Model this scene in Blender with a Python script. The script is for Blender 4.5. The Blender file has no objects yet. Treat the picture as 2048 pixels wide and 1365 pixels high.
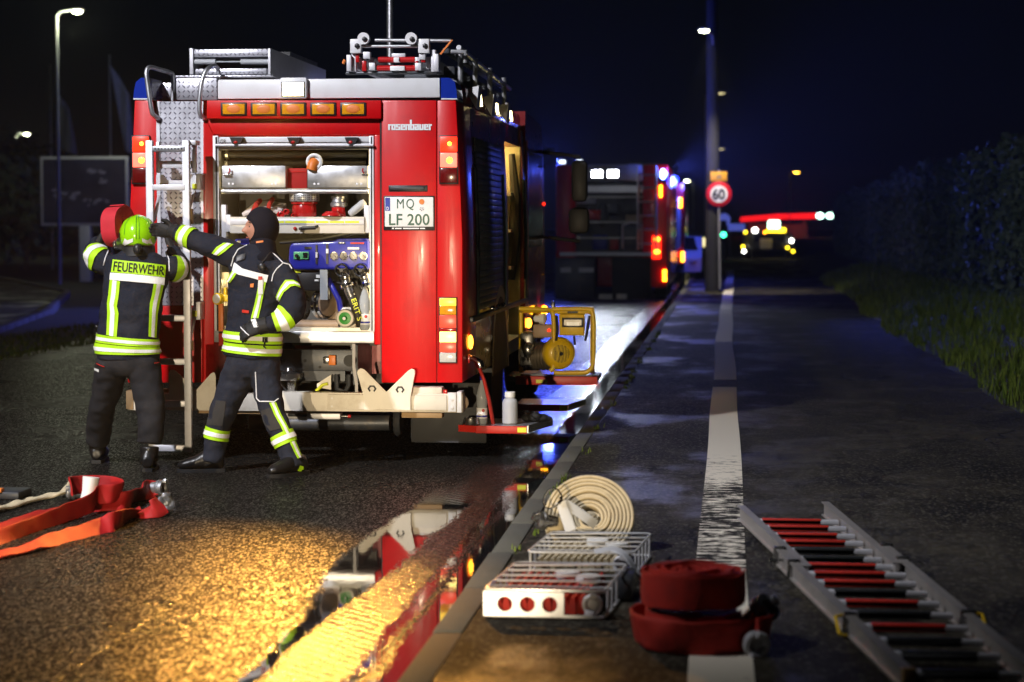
import bpy, bmesh, math, random
from mathutils import Vector, Matrix, noise
from mathutils.bvhtree import BVHTree
R = math.radians
random.seed(7)
scene = bpy.context.scene
COL = scene.collection

# ------------------------------------------------------------------ camera
FPX = 4000.0                                   # focal length in photo pixels (2048 wide)
CAMP = Vector((0, 0, 1.65))
TH = math.atan(227.5 / FPX)
PS = math.atan(431 * math.cos(TH) / FPX)
Fv = Vector((-math.sin(PS) * math.cos(TH), math.cos(PS) * math.cos(TH), -math.sin(TH)))
Rv = Vector((math.cos(PS), math.sin(PS), 0))
Uv = Rv.cross(Fv)
cam_d = bpy.data.cameras.new('camera')
cam = bpy.data.objects.new('camera', cam_d)
COL.objects.link(cam)
cam.matrix_world = Matrix(((Rv.x, Uv.x, -Fv.x, 0), (Rv.y, Uv.y, -Fv.y, 0), (Rv.z, Uv.z, -Fv.z, CAMP.z), (0, 0, 0, 1)))
cam_d.sensor_width = 36
cam_d.lens = 36 * FPX / 2048
cam_d.clip_start = 0.1
cam_d.clip_end = 3000
cam_d.dof.use_dof = True
cam_d.dof.focus_distance = 14.3
cam_d.dof.aperture_fstop = 2.0
scene.camera = cam

# ------------------------------------------------------------------ night sky, moon
world = bpy.data.worlds.new("World")
scene.world = world
world.use_nodes = True
wn = world.node_tree
sky = wn.nodes.new('ShaderNodeTexSky')
sky.sky_type = 'NISHITA'
sky.sun_disc = False
sky.sun_elevation = R(35)
sky.sun_rotation = R(200)
wn.links.new(sky.outputs[0], wn.nodes['Background'].inputs[0])
wn.nodes['Background'].inputs[1].default_value = 0.00022
ml = bpy.data.lights.new('moon', 'SUN')
ml.energy = 0.004
ml.angle = R(0.5)
ml.color = (0.8, 0.88, 1)
mo = bpy.data.objects.new('moon', ml)
COL.objects.link(mo)
mo.rotation_euler = (R(55), 0, R(-20))

scene.view_settings.view_transform = 'Standard'
scene.view_settings.look = 'None'
scene.view_settings.exposure = 0
scene.view_settings.gamma = 1
scene.render.engine = 'CYCLES'
scene.cycles.use_denoising = True
scene.cycles.denoiser = 'OPENIMAGEDENOISE'
scene.cycles.adaptive_threshold = .03
scene.cycles.max_bounces = 4
scene.cycles.diffuse_bounces = 2
scene.cycles.glossy_bounces = 2
scene.cycles.transmission_bounces = 4
scene.cycles.transparent_max_bounces = 6
scene.cycles.sample_clamp_indirect = 4
scene.cycles.caustics_reflective = False
scene.cycles.caustics_refractive = False

# ------------------------------------------------------------------ pixel helpers
def ray(px, py):
    return (Rv * ((px - 1024) / FPX) + Uv * ((682.5 - py) / FPX) + Fv)
def at(px, py, Y):
    d = ray(px, py)
    return CAMP + d * (Y / d.y)
def gnd(px, py, z=0.0):
    d = ray(px, py)
    return CAMP + d * ((z - CAMP.z) / d.z)
ROADZ = -0.07

# ------------------------------------------------------------------ mesh builder
class MB:
    def __init__(s):
        s.v = []; s.f = []; s.m = []
    def add(s, verts, faces, m=0):
        b = len(s.v)
        s.v += [tuple(p) for p in verts]
        s.f += [tuple(i + b for i in f) for f in faces]
        s.m += [m] * len(faces)
        return s
    def box(s, x0, x1, y0, y1, z0, z1, bev=0, m=0, seg=2):
        if x0 > x1: x0, x1 = x1, x0
        if y0 > y1: y0, y1 = y1, y0
        if z0 > z1: z0, z1 = z1, z0
        if bev <= 0:
            vs = [(x0, y0, z0), (x1, y0, z0), (x1, y1, z0), (x0, y1, z0), (x0, y0, z1), (x1, y0, z1), (x1, y1, z1), (x0, y1, z1)]
            return s.add(vs, [(3, 2, 1, 0), (4, 5, 6, 7), (0, 1, 5, 4), (1, 2, 6, 5), (2, 3, 7, 6), (3, 0, 4, 7)], m)
        bm = bmesh.new()
        bmesh.ops.create_cube(bm, size=1)
        for v in bm.verts:
            v.co = Vector(((x0 + x1) / 2 + v.co.x * (x1 - x0), (y0 + y1) / 2 + v.co.y * (y1 - y0), (z0 + z1) / 2 + v.co.z * (z1 - z0)))
        bev = min(bev, .49 * min(x1 - x0, y1 - y0, z1 - z0))
        bmesh.ops.bevel(bm, geom=bm.edges[:], offset=bev, segments=seg, affect='EDGES', profile=.5)
        return s.bm(bm, m)
    def bm(s, bm, m=0):
        bm.verts.index_update()
        s.add([v.co.copy() for v in bm.verts], [[v.index for v in f.verts] for f in bm.faces], m)
        bm.free()
        return s
    def xf(s, M, start=0):
        for i in range(start, len(s.v)):
            s.v[i] = tuple(M @ Vector(s.v[i]))
        return s
    def hexa(s, bottom, top, m=0):
        return s.add(list(bottom) + list(top), [(3, 2, 1, 0), (4, 5, 6, 7), (0, 1, 5, 4), (1, 2, 6, 5), (2, 3, 7, 6), (3, 0, 4, 7)], m)
    def tube(s, pts, r, n=10, closed=False, cap=True, m=0, ref=None, flat=None):
        pts = [Vector(p) for p in pts]
        N = len(pts)
        rs = r if isinstance(r, (list, tuple)) else [r] * N
        rings = []
        U = None
        for i in range(N):
            a = pts[i - 1] if (i > 0 or closed) else pts[i]
            b = pts[(i + 1) % N] if (i < N - 1 or closed) else pts[i]
            T = (b - a)
            if T.length < 1e-9: T = Vector((0, 0, 1))
            T.normalize()
            if U is None:
                rf = Vector(ref) if ref else (Vector((0, 0, 1)) if abs(T.z) < .9 else Vector((0, 1, 0)))
                U = rf - T * rf.dot(T)
            else:
                if ref: U = Vector(ref)
                U = U - T * U.dot(T)
            U.normalize()
            V = T.cross(U)
            ra = rs[i]
            fl = flat if flat else 1.0
            rings.append([pts[i] + U * (math.cos(2 * math.pi * k / n) * ra) + V * (math.sin(2 * math.pi * k / n) * ra * fl) for k in range(n)])
        return s.rings(rings, closed, cap, m)
    def rings(s, rings, closed=False, cap=True, m=0):
        n = len(rings[0]); N = len(rings)
        vs = [p for r_ in rings for p in r_]
        fs = []
        for i in range(N if closed else N - 1):
            j = (i + 1) % N
            for k in range(n):
                l = (k + 1) % n
                fs.append((i * n + k, i * n + l, j * n + l, j * n + k))
        if cap and not closed:
            fs.append(tuple(reversed(range(n))))
            fs.append(tuple(range((N - 1) * n, N * n)))
        return s.add(vs, fs, m)
    def cyl(s, a, b, r, n=14, m=0):
        return s.tube([a, b], r, n, m=m)
    def lathe(s, o, axis, prof, n=20, m=0, closed=False):
        o = Vector(o); T = Vector(axis).normalized()
        rf = Vector((0, 0, 1)) if abs(T.z) < .9 else Vector((1, 0, 0))
        U = (rf - T * rf.dot(T)).normalized(); V = T.cross(U)
        rings = [[o + T * h + U * (math.cos(2 * math.pi * k / n) * max(r, 1e-4)) + V * (math.sin(2 * math.pi * k / n) * max(r, 1e-4)) for k in range(n)] for r, h in prof]
        return s.rings(rings, closed, not closed, m)
    def prism(s, poly, vec, m=0):
        n = len(poly); vec = Vector(vec)
        poly = [Vector(p) for p in poly]
        vs = poly + [p + vec for p in poly]
        fs = [tuple(reversed(range(n))), tuple(range(n, 2 * n))] + [(i, (i + 1) % n, n + (i + 1) % n, n + i) for i in range(n)]
        return s.add(vs, fs, m)
    def ell(s, c, r, n=16, k=10, m=0):
        c = Vector(c)
        if not isinstance(r, (tuple, list)): r = (r, r, r)
        rings = []
        for i in range(k + 1):
            a = -math.pi / 2 + math.pi * i / k
            q = max(math.cos(a), 1e-3)
            rings.append([c + Vector((r[0] * q * math.cos(2 * math.pi * j / n), r[1] * q * math.sin(2 * math.pi * j / n), r[2] * math.sin(a))) for j in range(n)])
        return s.rings(rings, m=m)
    def mesh(s, name='m'):
        me = bpy.data.meshes.new(name)
        me.from_pydata(s.v, [], s.f)
        if any(s.m): me.polygons.foreach_set('material_index', s.m)
        return me
    def build(s, name, mat, parent=None, ang=38, fix=True):
        me = s.mesh(name)
        if fix:
            bm = bmesh.new(); bm.from_mesh(me)
            bmesh.ops.recalc_face_normals(bm, faces=bm.faces)
            bm.to_mesh(me); bm.free()
        return link(name, me, mat, parent, ang)

def link(name, me, mat, parent=None, ang=38):
    for mm in (mat if isinstance(mat, (list, tuple)) else [mat]):
        me.materials.append(mm)
    if ang:
        me.polygons.foreach_set('use_smooth', [True] * len(me.polygons))
        me.set_sharp_from_angle(angle=R(ang))
    o = bpy.data.objects.new(name, me)
    COL.objects.link(o)
    adopt(o, parent)
    return o
def adopt(o, parent):
    if parent is not None:
        o.parent = parent
        if parent.type == 'EMPTY':
            o.matrix_parent_inverse = Matrix.Translation(-parent.location)
def thing(name, label, cat, loc=(0, 0, 0), group=None):
    o = bpy.data.objects.new(name, None)
    o.empty_display_size = .1
    COL.objects.link(o)
    o.location = loc
    return tag(o, label, cat, group)
def tag(o, label=None, cat=None, group=None, kind=None):
    if label: o['label'] = label
    if cat: o['category'] = cat
    if group: o['group'] = group
    if kind: o['kind'] = kind
    return o
def copy_tree(root, delta, label=None):
    def cp(o, par):
        c = o.copy(); COL.objects.link(c)
        if par is not None: c.parent = par
        for ch in list(o.children): cp(ch, c)
        return c
    c = cp(root, None)
    c.location = root.location + Vector(delta)
    if label: c['label'] = label
    return c
def text_mesh(txt, size=1.0, bold=0.0, spacing=1.0):
    cu = bpy.data.curves.new('txt', 'FONT')
    cu.body = txt; cu.size = size; cu.offset = bold; cu.space_character = spacing
    cu.resolution_u = 3
    ob = bpy.data.objects.new('txt', cu)
    COL.objects.link(ob)
    dg = bpy.context.evaluated_depsgraph_get()
    me = bpy.data.meshes.new_from_object(ob.evaluated_get(dg))
    bpy.data.objects.remove(ob); bpy.data.curves.remove(cu)
    return me
def text_fit(name, txt, p0, p1, p3, mat, parent, bold=0.0, spacing=1.0):
    """lay text into the parallelogram p0 (lower left) p1 (lower right) p3 (upper left)"""
    me = text_mesh(txt, 1, bold, spacing)
    xs = [v.co.x for v in me.vertices]; ys = [v.co.y for v in me.vertices]
    x0, x1, y0, y1 = min(xs), max(xs), min(ys), max(ys)
    p0, p1, p3 = Vector(p0), Vector(p1), Vector(p3)
    for v in me.vertices:
        v.co = p0 + (p1 - p0) * ((v.co.x - x0) / (x1 - x0)) + (p3 - p0) * ((v.co.y - y0) / (y1 - y0))
    me.materials.clear()
    return link(name, me, mat, parent, 0)

# ------------------------------------------------------------------ materials
MAT = {}
def mat(name, col, rough=.5, metal=0, coat=0, var=.12, nscale=9, bump=0.0, bscale=60, emit=None, es=0, alpha=1, trans=0, ior=1.45, spec=.5, rvar=.12, dirt=None):
    m = bpy.data.materials.new(name)
    m.use_nodes = True
    nt = m.node_tree; N = nt.nodes; L = nt.links
    b = N['Principled BSDF']
    tc = N.new('ShaderNodeTexCoord')
    nz = N.new('ShaderNodeTexNoise'); nz.inputs['Scale'].default_value = nscale; nz.inputs['Detail'].default_value = 5
    L.new(tc.outputs['Object'], nz.inputs['Vector'])
    mx = N.new('ShaderNodeMix'); mx.data_type = 'RGBA'
    lo = [c * (1 - var) for c in col[:3]] + [1]; hi = [min(1, c * (1 + var)) for c in col[:3]] + [1]
    mx.inputs[6].default_value = lo; mx.inputs[7].default_value = hi
    L.new(nz.outputs[0], mx.inputs[0])
    out = mx.outputs[2]
    if dirt:
        n2 = N.new('ShaderNodeTexNoise'); n2.inputs['Scale'].default_value = dirt[2]; n2.inputs['Detail'].default_value = 7; n2.inputs['Roughness'].default_value = .65
        L.new(tc.outputs['Object'], n2.inputs['Vector'])
        rp = N.new('ShaderNodeMapRange'); rp.inputs[1].default_value = .5; rp.inputs[2].default_value = .72
        L.new(n2.outputs[0], rp.inputs[0])
        ml_ = N.new('ShaderNodeMath'); ml_.operation = 'MULTIPLY'; ml_.inputs[1].default_value = dirt[1]
        L.new(rp.outputs[0], ml_.inputs[0])
        m2 = N.new('ShaderNodeMix'); m2.data_type = 'RGBA'
        m2.inputs[7].default_value = list(dirt[0]) + [1]
        L.new(out, m2.inputs[6]); L.new(ml_.outputs[0], m2.inputs[0])
        out = m2.outputs[2]
    L.new(out, b.inputs['Base Color'])
    mr = N.new('ShaderNodeMapRange'); mr.inputs[3].default_value = max(0, rough - rvar); mr.inputs[4].default_value = min(1, rough + rvar)
    L.new(nz.outputs[0], mr.inputs[0]); L.new(mr.outputs[0], b.inputs['Roughness'])
    b.inputs['Metallic'].default_value = metal
    b.inputs['IOR'].default_value = ior
    b.inputs['Specular IOR Level'].default_value = spec
    b.inputs['Coat Weight'].default_value = coat
    b.inputs['Coat Roughness'].default_value = .06
    b.inputs['Transmission Weight'].default_value = trans
    b.inputs['Alpha'].default_value = alpha
    if emit:
        b.inputs['Emission Color'].default_value = list(emit) + [1]
        b.inputs['Emission Strength'].default_value = es
    if bump:
        nb = N.new('ShaderNodeTexNoise'); nb.inputs['Scale'].default_value = bscale; nb.inputs['Detail'].default_value = 4
        L.new(tc.outputs['Object'], nb.inputs['Vector'])
        bp = N.new('ShaderNodeBump'); bp.inputs['Strength'].default_value = bump; bp.inputs['Distance'].default_value = .01
        L.new(nb.outputs[0], bp.inputs['Height']); L.new(bp.outputs[0], b.inputs['Normal'])
    MAT[name] = m
    return m
def lamp_mat(name, col, es):
    return mat(name, col, .3, var=.02, emit=col, es=es)

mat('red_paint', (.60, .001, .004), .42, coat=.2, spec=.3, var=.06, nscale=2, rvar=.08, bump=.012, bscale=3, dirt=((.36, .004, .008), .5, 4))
def streaks(m, k=.16):
    # vertical wipe marks and road film in the gloss of the paint
    nt = m.node_tree; N = nt.nodes; L = nt.links; b = N['Principled BSDF']
    tc = N.new('ShaderNodeTexCoord'); mp = N.new('ShaderNodeMapping'); mp.inputs['Scale'].default_value = (22, 22, 1.6)
    L.new(tc.outputs['Object'], mp.inputs[0]); n = N.new('ShaderNodeTexNoise'); n.inputs['Scale'].default_value = 1; n.inputs['Detail'].default_value = 7; n.inputs['Roughness'].default_value = .65
    L.new(mp.outputs[0], n.inputs['Vector']); r = N.new('ShaderNodeMapRange'); r.inputs[1].default_value = .35; r.inputs[2].default_value = .7; r.inputs[3].default_value = .03; r.inputs[4].default_value = .03 + k * 2
    L.new(n.outputs[0], r.inputs[0]); L.new(r.outputs[0], b.inputs['Coat Roughness'])
streaks(MAT['red_paint'])
mat('shaded_red', (.30, .006, .012), .3, coat=.5, var=.1)  # darker copy of the red paint, shade of the unlit sides put into colour
mat('white_paint', (.74, .74, .76), .4, coat=.2, var=.03, dirt=((.55, .52, .47), .3, 7))
mat('cream_paint', (.72, .67, .58), .45, var=.05, dirt=((.35, .27, .18), .45, 5))
mat('aluminium', (.62, .63, .66), .38, metal=.9, var=.1, nscale=14, rvar=.14, dirt=((.35, .35, .36), .4, 16))
mat('satin_alu', (.66, .66, .7), .5, metal=.35, var=.08, nscale=12, dirt=((.4, .38, .36), .3, 14))
mat('chrome', (.75, .74, .72), .14, metal=1, var=.05)
mat('steel', (.45, .44, .42), .28, metal=.95, var=.2, nscale=20)
mat('dark_steel', (.06, .065, .075), .45, metal=.5, var=.3, nscale=12, dirt=((.2, .16, .11), .35, 9))
mat('black_rubber', (.012, .012, .013), .6, var=.3)
mat('black_plastic', (.015, .015, .017), .4, var=.2)
mat('interior', (.10, .095, .085), .6, var=.25, nscale=6)
mat('interior_alu', (.5, .48, .42), .45, metal=.5, var=.2)
mat('pump_blue', (.012, .018, .30), .38, coat=.2, var=.08)
mat('gauge_face', (.75, .75, .74), .3, var=.05)
mat('green_cap', (.02, .30, .03), .4, var=.1)
mat('red_plastic', (.55, .02, .012), .42, var=.15, nscale=14)
mat('red_gloss', (.5, .012, .014), .25, coat=.4, var=.15)
mat('orange_plastic', (.75, .2, .03), .45, var=.15)
mat('yellow_paint', (.78, .50, .01), .38, coat=.25, var=.08, dirt=((.3, .2, .05), .4, 12))
mat('yellow_strip', (.75, .8, .03), .45, var=.05)
mat('blue_dome', (.01, .03, .30), .12, var=.1, coat=.6)
mat('red_lens', (.42, .008, .008), .2, coat=.6, var=.3, nscale=60)
mat('dark_red_lens', (.12, .003, .004), .2, coat=.6, var=.3, nscale=60)
mat('amber_lens', (.85, .32, .01), .2, coat=.5, var=.35, nscale=70)
mat('clear_lens', (.6, .58, .54), .18, coat=.5, var=.2, nscale=60)
mat('plate_white', (.82, .83, .82), .35, var=.02)
mat('plate_green', (.012, .09, .06), .4, var=.05)
mat('plate_blue', (.02, .05, .38), .4, var=.05)
mat('black_print', (.008, .008, .008), .6, var=.05)
mat('white_print', (.85, .85, .86), .4, var=.02)
mat('beige_hose', (.55, .46, .30), .8, var=.15, nscale=20, bump=.3, bscale=300, dirt=((.25, .2, .12), .5, 9))
mat('red_hose', (.46, .022, .012), .75, var=.2, nscale=14, bump=.3, bscale=260, dirt=((.12, .012, .01), .6, 8))
mat('orange_red_hose', (.38, .004, .005), .7, var=.2, nscale=12, bump=.3, bscale=260, dirt=((.2, .02, .012), .5, 7))
mat('dark_hose', (.035, .03, .022), .55, var=.2)
mat('tan_pipe', (.32, .22, .14), .5, var=.2)
mat('clear_plastic', (.75, .8, .85), .15, var=.05, trans=.55, ior=1.2)
mat('milky_plastic', (.62, .64, .68), .45, var=.05, trans=.25)
mat('navy_cloth', (.012, .015, .026), .85, var=.35, nscale=30, bump=.9, bscale=24, spec=.25, dirt=((.035, .034, .036), .5, 5))
mat('trouser_cloth', (.017, .02, .032), .85, var=.3, nscale=26, bump=.9, bscale=22, spec=.25, dirt=((.05, .047, .045), .5, 5))
mat('knee_patch', (.045, .042, .04), .9, var=.25, nscale=20, bump=.3, bscale=150, spec=.2)
mat('hood_cloth', (.008, .009, .016), .9, var=.3, bump=.2, bscale=200, spec=.2)
mat('glove', (.011, .011, .012), .7, var=.3, bump=.3, bscale=90)
mat('boot_leather', (.012, .011, .011), .32, var=.3, bump=.2, bscale=60)
mat('skin', (.46, .22, .15), .5, var=.12, nscale=14)
mat('brow', (.04, .02, .014), .7)
mat('fluo', (.42, .74, .010), .6, var=.05, bump=.15, bscale=120)
mat('silver_tape', (.85, .84, .82), .5, var=.06, nscale=25, bump=.2, bscale=90)
mat('helmet_fluo', (.30, .66, .006), .22, coat=.6, var=.03)
mat('piping', (.8, .8, .82), .6)
mat('lamp_pole', (.35, .36, .33), .55, metal=.4, var=.15)
mat('tyre', (.014, .014, .015), .75, var=.3)
mat('concrete', (.12, .115, .095), .85, spec=.15, var=.25, nscale=5, bump=.3, bscale=50, dirt=((.1, .09, .06), .6, 3))
mat('dark_glass', (.01, .012, .016), .08, var=.05, coat=.3)
mat('wood_brown', (.32, .2, .09), .6, var=.2)
# lit lenses
lamp_mat('work_light', (1.0, .80, .45), 22)
lamp_mat('work_white', (.86, .92, 1.0), 70)
lamp_mat('strip_warm', (1.0, .8, .35), 14)
lamp_mat('side_led', (1.0, .82, .3), 60)
lamp_mat('tail_red', (1.0, .02, .005), 3.2)
lamp_mat('tail_hot', (1.0, .32, .02), 9)
lamp_mat('tail_pink', (1.0, .14, .09), 2.2)
lamp_mat('amber_lit', (1.0, .34, .01), 12)
lamp_mat('blue_lit', (.18, .3, 1.0), 26)
lamp_mat('blue_soft', (.05, .08, 1.0), 2)
lamp_mat('led_inside', (1.0, .78, .36), 9)
lamp_mat('street_lamp_lit', (.95, 1.0, .62), 60)
lamp_mat('street_orange', (1.0, .5, .04), 40)
lamp_mat('white_far', (1.0, .97, .85), 14)
lamp_mat('red_sign_lit', (1.0, .01, .01), 1.4)
lamp_mat('green_lit', (.05, 1.0, .45), 8)
lamp_mat('teal_lit', (.55, 1.0, .8), 8)
lamp_mat('yellow_lit', (1.0, .72, .02), 6)
lamp_mat('shop_lit', (1.0, .85, .42), 1.6)
M = MAT

def tread_plate():
    m = mat('tread_plate', (.6, .6, .66), .36, metal=.75, var=.08)
    nt = m.node_tree; N = nt.nodes; L = nt.links
    def mth(op, a, b=None, c=None):
        n = N.new('ShaderNodeMath'); n.operation = op
        for i, q in enumerate((a, b, c)):
            if q is None: continue
            if isinstance(q, (int, float)): n.inputs[i].default_value = q
            else: L.new(q, n.inputs[i])
        return n.outputs[0]
    tc = N.new('ShaderNodeTexCoord'); sp = N.new('ShaderNodeSeparateXYZ')
    L.new(tc.outputs['Object'], sp.inputs[0])
    S = 27.0
    x = mth('MULTIPLY', mth('ADD', sp.outputs[0], mth('MULTIPLY', sp.outputs[1], .7)), S)
    z = mth('MULTIPLY', mth('ADD', sp.outputs[2], mth('MULTIPLY', sp.outputs[1], .7)), S)
    par = mth('MODULO', mth('ABSOLUTE', mth('ADD', mth('FLOOR', x), mth('FLOOR', z))), 2.0)
    lx = mth('SUBTRACT', mth('FRACT', x), .5); lz = mth('SUBTRACT', mth('FRACT', z), .5)
    d1 = mth('ADD', lx, lz); d2 = mth('SUBTRACT', lx, lz)
    sw = lambda p, q: mth('ADD', mth('MULTIPLY', p, par), mth('MULTIPLY', q, mth('SUBTRACT', 1.0, par)))
    a = mth('DIVIDE', sw(d1, d2), .5); b = mth('DIVIDE', sw(d2, d1), .17)
    e = mth('ADD', mth('MULTIPLY', a, a), mth('MULTIPLY', b, b))
    mk = N.new('ShaderNodeMapRange'); mk.inputs[1].default_value = 1.1; mk.inputs[2].default_value = .4
    L.new(e, mk.inputs[0])
    b_ = N['Principled BSDF']; old = b_.inputs['Base Color'].links[0].from_socket
    cm = N.new('ShaderNodeMix'); cm.data_type = 'RGBA'; cm.inputs[7].default_value = (.30, .30, .36, 1)
    L.new(mk.outputs[0], cm.inputs[0]); L.new(old, cm.inputs[6]); L.new(cm.outputs[2], b_.inputs['Base Color'])
    bp = N.new('ShaderNodeBump'); bp.inputs['Strength'].default_value = 1; bp.inputs['Distance'].default_value = .008
    L.new(mk.outputs[0], bp.inputs['Height']); L.new(bp.outputs[0], N['Principled BSDF'].inputs['Normal'])
tread_plate()
# ================================================================== SETTING
class NT:
    """tiny node helper"""
    def __init__(s, name):
        s.m = bpy.data.materials.new(name); s.m.use_nodes = True
        s.N = s.m.node_tree.nodes; s.L = s.m.node_tree.links
        s.b = s.N['Principled BSDF']
        tc = s.N.new('ShaderNodeTexCoord'); s.co = tc.outputs['Object']
        sp = s.N.new('ShaderNodeSeparateXYZ'); s.L.new(s.co, sp.inputs[0])
        s.x, s.y, s.z = sp.outputs
    def put(s, n, i, q):
        if q is None: return
        if isinstance(q, (int, float)): n.inputs[i].default_value = q
        elif isinstance(q, (tuple, list)): n.inputs[i].default_value = list(q) + ([1] if len(q) == 3 and n.inputs[i].type == 'RGBA' else [])
        else: s.L.new(q, n.inputs[i])
    def mth(s, op, a, b=None, c=None, clamp=False):
        n = s.N.new('ShaderNodeMath'); n.operation = op; n.use_clamp = clamp
        for i, q in enumerate((a, b, c)): s.put(n, i, q)
        return n.outputs[0]
    def noise(s, scale, detail=4, rough=.5, stretch=None, dist=0):
        v = s.co
        if stretch:
            mp = s.N.new('ShaderNodeMapping'); mp.inputs['Scale'].default_value = stretch
            s.L.new(v, mp.inputs[0]); v = mp.outputs[0]
        n = s.N.new('ShaderNodeTexNoise'); n.inputs['Scale'].default_value = scale; n.inputs['Detail'].default_value = detail
        n.inputs['Roughness'].default_value = rough; n.inputs['Distortion'].default_value = dist
        s.L.new(v, n.inputs['Vector'])
        return n.outputs[0]
    def mr(s, q, a, b, c=0.0, d=1.0, smooth=False):
        n = s.N.new('ShaderNodeMapRange')
        if smooth: n.interpolation_type = 'SMOOTHSTEP'
        for i, k in enumerate((q, a, b, c, d)): s.put(n, i, k)
        return n.outputs[0]
    def mix(s, f, a, b):
        n = s.N.new('ShaderNodeMix'); n.data_type = 'RGBA'
        s.put(n, 0, f); s.put(n, 6, a); s.put(n, 7, b)
        return n.outputs[2]
    def bump(s, h, st, dist):
        n = s.N.new('ShaderNodeBump'); n.inputs['Strength'].default_value = st; n.inputs['Distance'].default_value = dist
        s.put(n, 'Height', h); s.L.new(n.outputs[0], s.b.inputs['Normal'])
        return n

def road_material():
    t = NT('wet_asphalt')
    n1 = t.noise(1.4, 5, .6); n2 = t.noise(.5, 3); n3 = t.noise(5, 4, .6, (1, .35, 1))
    grain = t.noise(95, 3, .7)
    vor = t.N.new('ShaderNodeTexVoronoi'); vor.inputs['Scale'].default_value = 58; t.L.new(t.co, vor.inputs['Vector'])
    mpS = t.N.new('ShaderNodeMapping'); mpS.inputs['Scale'].default_value = (1, .34, 1); t.L.new(t.co, mpS.inputs[0])
    vs_ = t.N.new('ShaderNodeTexVoronoi'); vs_.inputs['Scale'].default_value = 130; t.L.new(mpS.outputs[0], vs_.inputs['Vector'])
    sc = t.N.new('ShaderNodeSeparateColor'); t.L.new(vs_.outputs['Color'], sc.inputs[0])
    gl = t.mth('POWER', sc.outputs[0], 5.0)
    # puddle lying in the right hand wheel rut
    cx = t.mth('ADD', t.x, t.mth('ADD', t.mr(t.y, 7.4, 10.5, 1.80, 1.82), t.mr(t.y, 10.5, 14, 0, -.16)))
    wid = t.mth('ADD', .05, t.mth('MULTIPLY', t.mr(t.y, 8.2, 10.4, 0, 1, True), .13))
    wid = t.mth('ADD', wid, t.mth('MULTIPLY', t.mth('ADD', t.mth('MULTIPLY', t.mth('SUBTRACT', sc.outputs[1], .5), .4), t.mth('SUBTRACT', n3, .5)), .12))
    p1 = t.mr(t.mth('SUBTRACT', wid, t.mth('ABSOLUTE', cx)), -.006, .012)
    p1 = t.mth('MULTIPLY', p1, t.mr(t.y, 13.2, 12.2))
    # water standing in the gutter beside the kerb
    gx = t.mth('ADD', t.x, t.mth('MULTIPLY', t.mth('ADD', t.mth('MULTIPLY', t.mth('SUBTRACT', sc.outputs[1], .5), .35), t.mth('SUBTRACT', n3, .5)), .14))
    p2 = t.mr(gx, -1.45, -1.42)
    rib = t.mth('MULTIPLY', t.mr(t.mth('ABSOLUTE', t.mth('ADD', gx, 1.36)), .03, .018), t.mr(t.y, 13, 11))
    p2 = t.mth('MULTIPLY', p2, t.mth('SUBTRACT', 1, t.mth('MULTIPLY', rib, .9)))
    pud = t.mth('MAXIMUM', p1, p2)
    dry = t.mth('SUBTRACT', 1, pud)
    # milled stripe between rut and gutter
    strip = t.mth('MULTIPLY', t.mr(t.x, -1.80, -1.72), t.mr(t.x, -1.36, -1.42))
    wv = t.N.new('ShaderNodeTexWave'); wv.inputs['Scale'].default_value = 7; wv.inputs['Distortion'].default_value = 3.5; wv.inputs['Detail'].default_value = 3
    wv.bands_direction = 'DIAGONAL'; t.L.new(t.co, wv.inputs['Vector'])
    # longitudinal seam with small notches
    sx = t.mth('ADD', t.x, 2.50)
    sx = t.mth('ADD', sx, t.mth('MULTIPLY', t.mth('SUBTRACT', n1, .5), .05))
    seam = t.mth('MULTIPLY', t.mr(t.mth('ABSOLUTE', sx), .028, .016), t.mr(t.mth('SINE', t.mth('MULTIPLY', t.y, 55)), -.2, .3))
    col = t.mix(n1, (.005, .005, .005), (.013, .012, .0105))
    col = t.mix(t.mr(vor.outputs['Color'], .55, .95), col, (.04, .036, .03))
    col = t.mix(seam, col, (.006, .006, .006))
    col = t.mix(t.mth('MULTIPLY', pud, .6), col, (.008, .008, .009))
    t.L.new(col, t.b.inputs['Base Color'])
    rg = t.mth('ADD', t.mr(n2, .3, .7, .22, .30), t.mth('MULTIPLY', t.mth('SUBTRACT', n1, .5), .07))
    rg = t.mth('MULTIPLY', rg, dry)
    t.L.new(t.mth('ADD', t.mth('SUBTRACT', rg, t.mth('MULTIPLY', t.mth('MULTIPLY', strip, dry), .09)), .03), t.b.inputs['Roughness'])
    t.b.inputs['IOR'].default_value = 1.5
    df = t.N.new('ShaderNodeBsdfDiffuse'); t.L.new(col, df.inputs[0]); mxs = t.N.new('ShaderNodeMixShader')
    t.L.new(t.mth('ADD', pud, t.mth('MULTIPLY', dry, t.mth('ADD', t.mth('MULTIPLY', strip, t.mth('ADD', .20, t.mth('MULTIPLY', sc.outputs[2], .35))), t.mth('ADD', .05, t.mth('MULTIPLY', gl, 1.6)))), clamp=True), mxs.inputs[0])
    t.L.new(df.outputs[0], mxs.inputs[1]); t.L.new(t.b.outputs[0], mxs.inputs[2]); t.L.new(mxs.outputs[0], t.N['Material Output'].inputs[0])
    h = t.mth('ADD', grain, t.mth('MULTIPLY', vor.outputs['Distance'], -.9))
    h = t.mth('ADD', h, t.mth('MULTIPLY', t.mth('MULTIPLY', wv.outputs[0], strip), 1.5))
    h = t.mth('SUBTRACT', h, t.mth('MULTIPLY', seam, 1.2))
    h = t.mth('MULTIPLY', h, dry)
    h = t.mth('ADD', h, t.mth('MULTIPLY', t.noise(16, 3, .6, (1, .5, 1)), .10))
    t.bump(h, .7, .0030)
    return t.m
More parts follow.
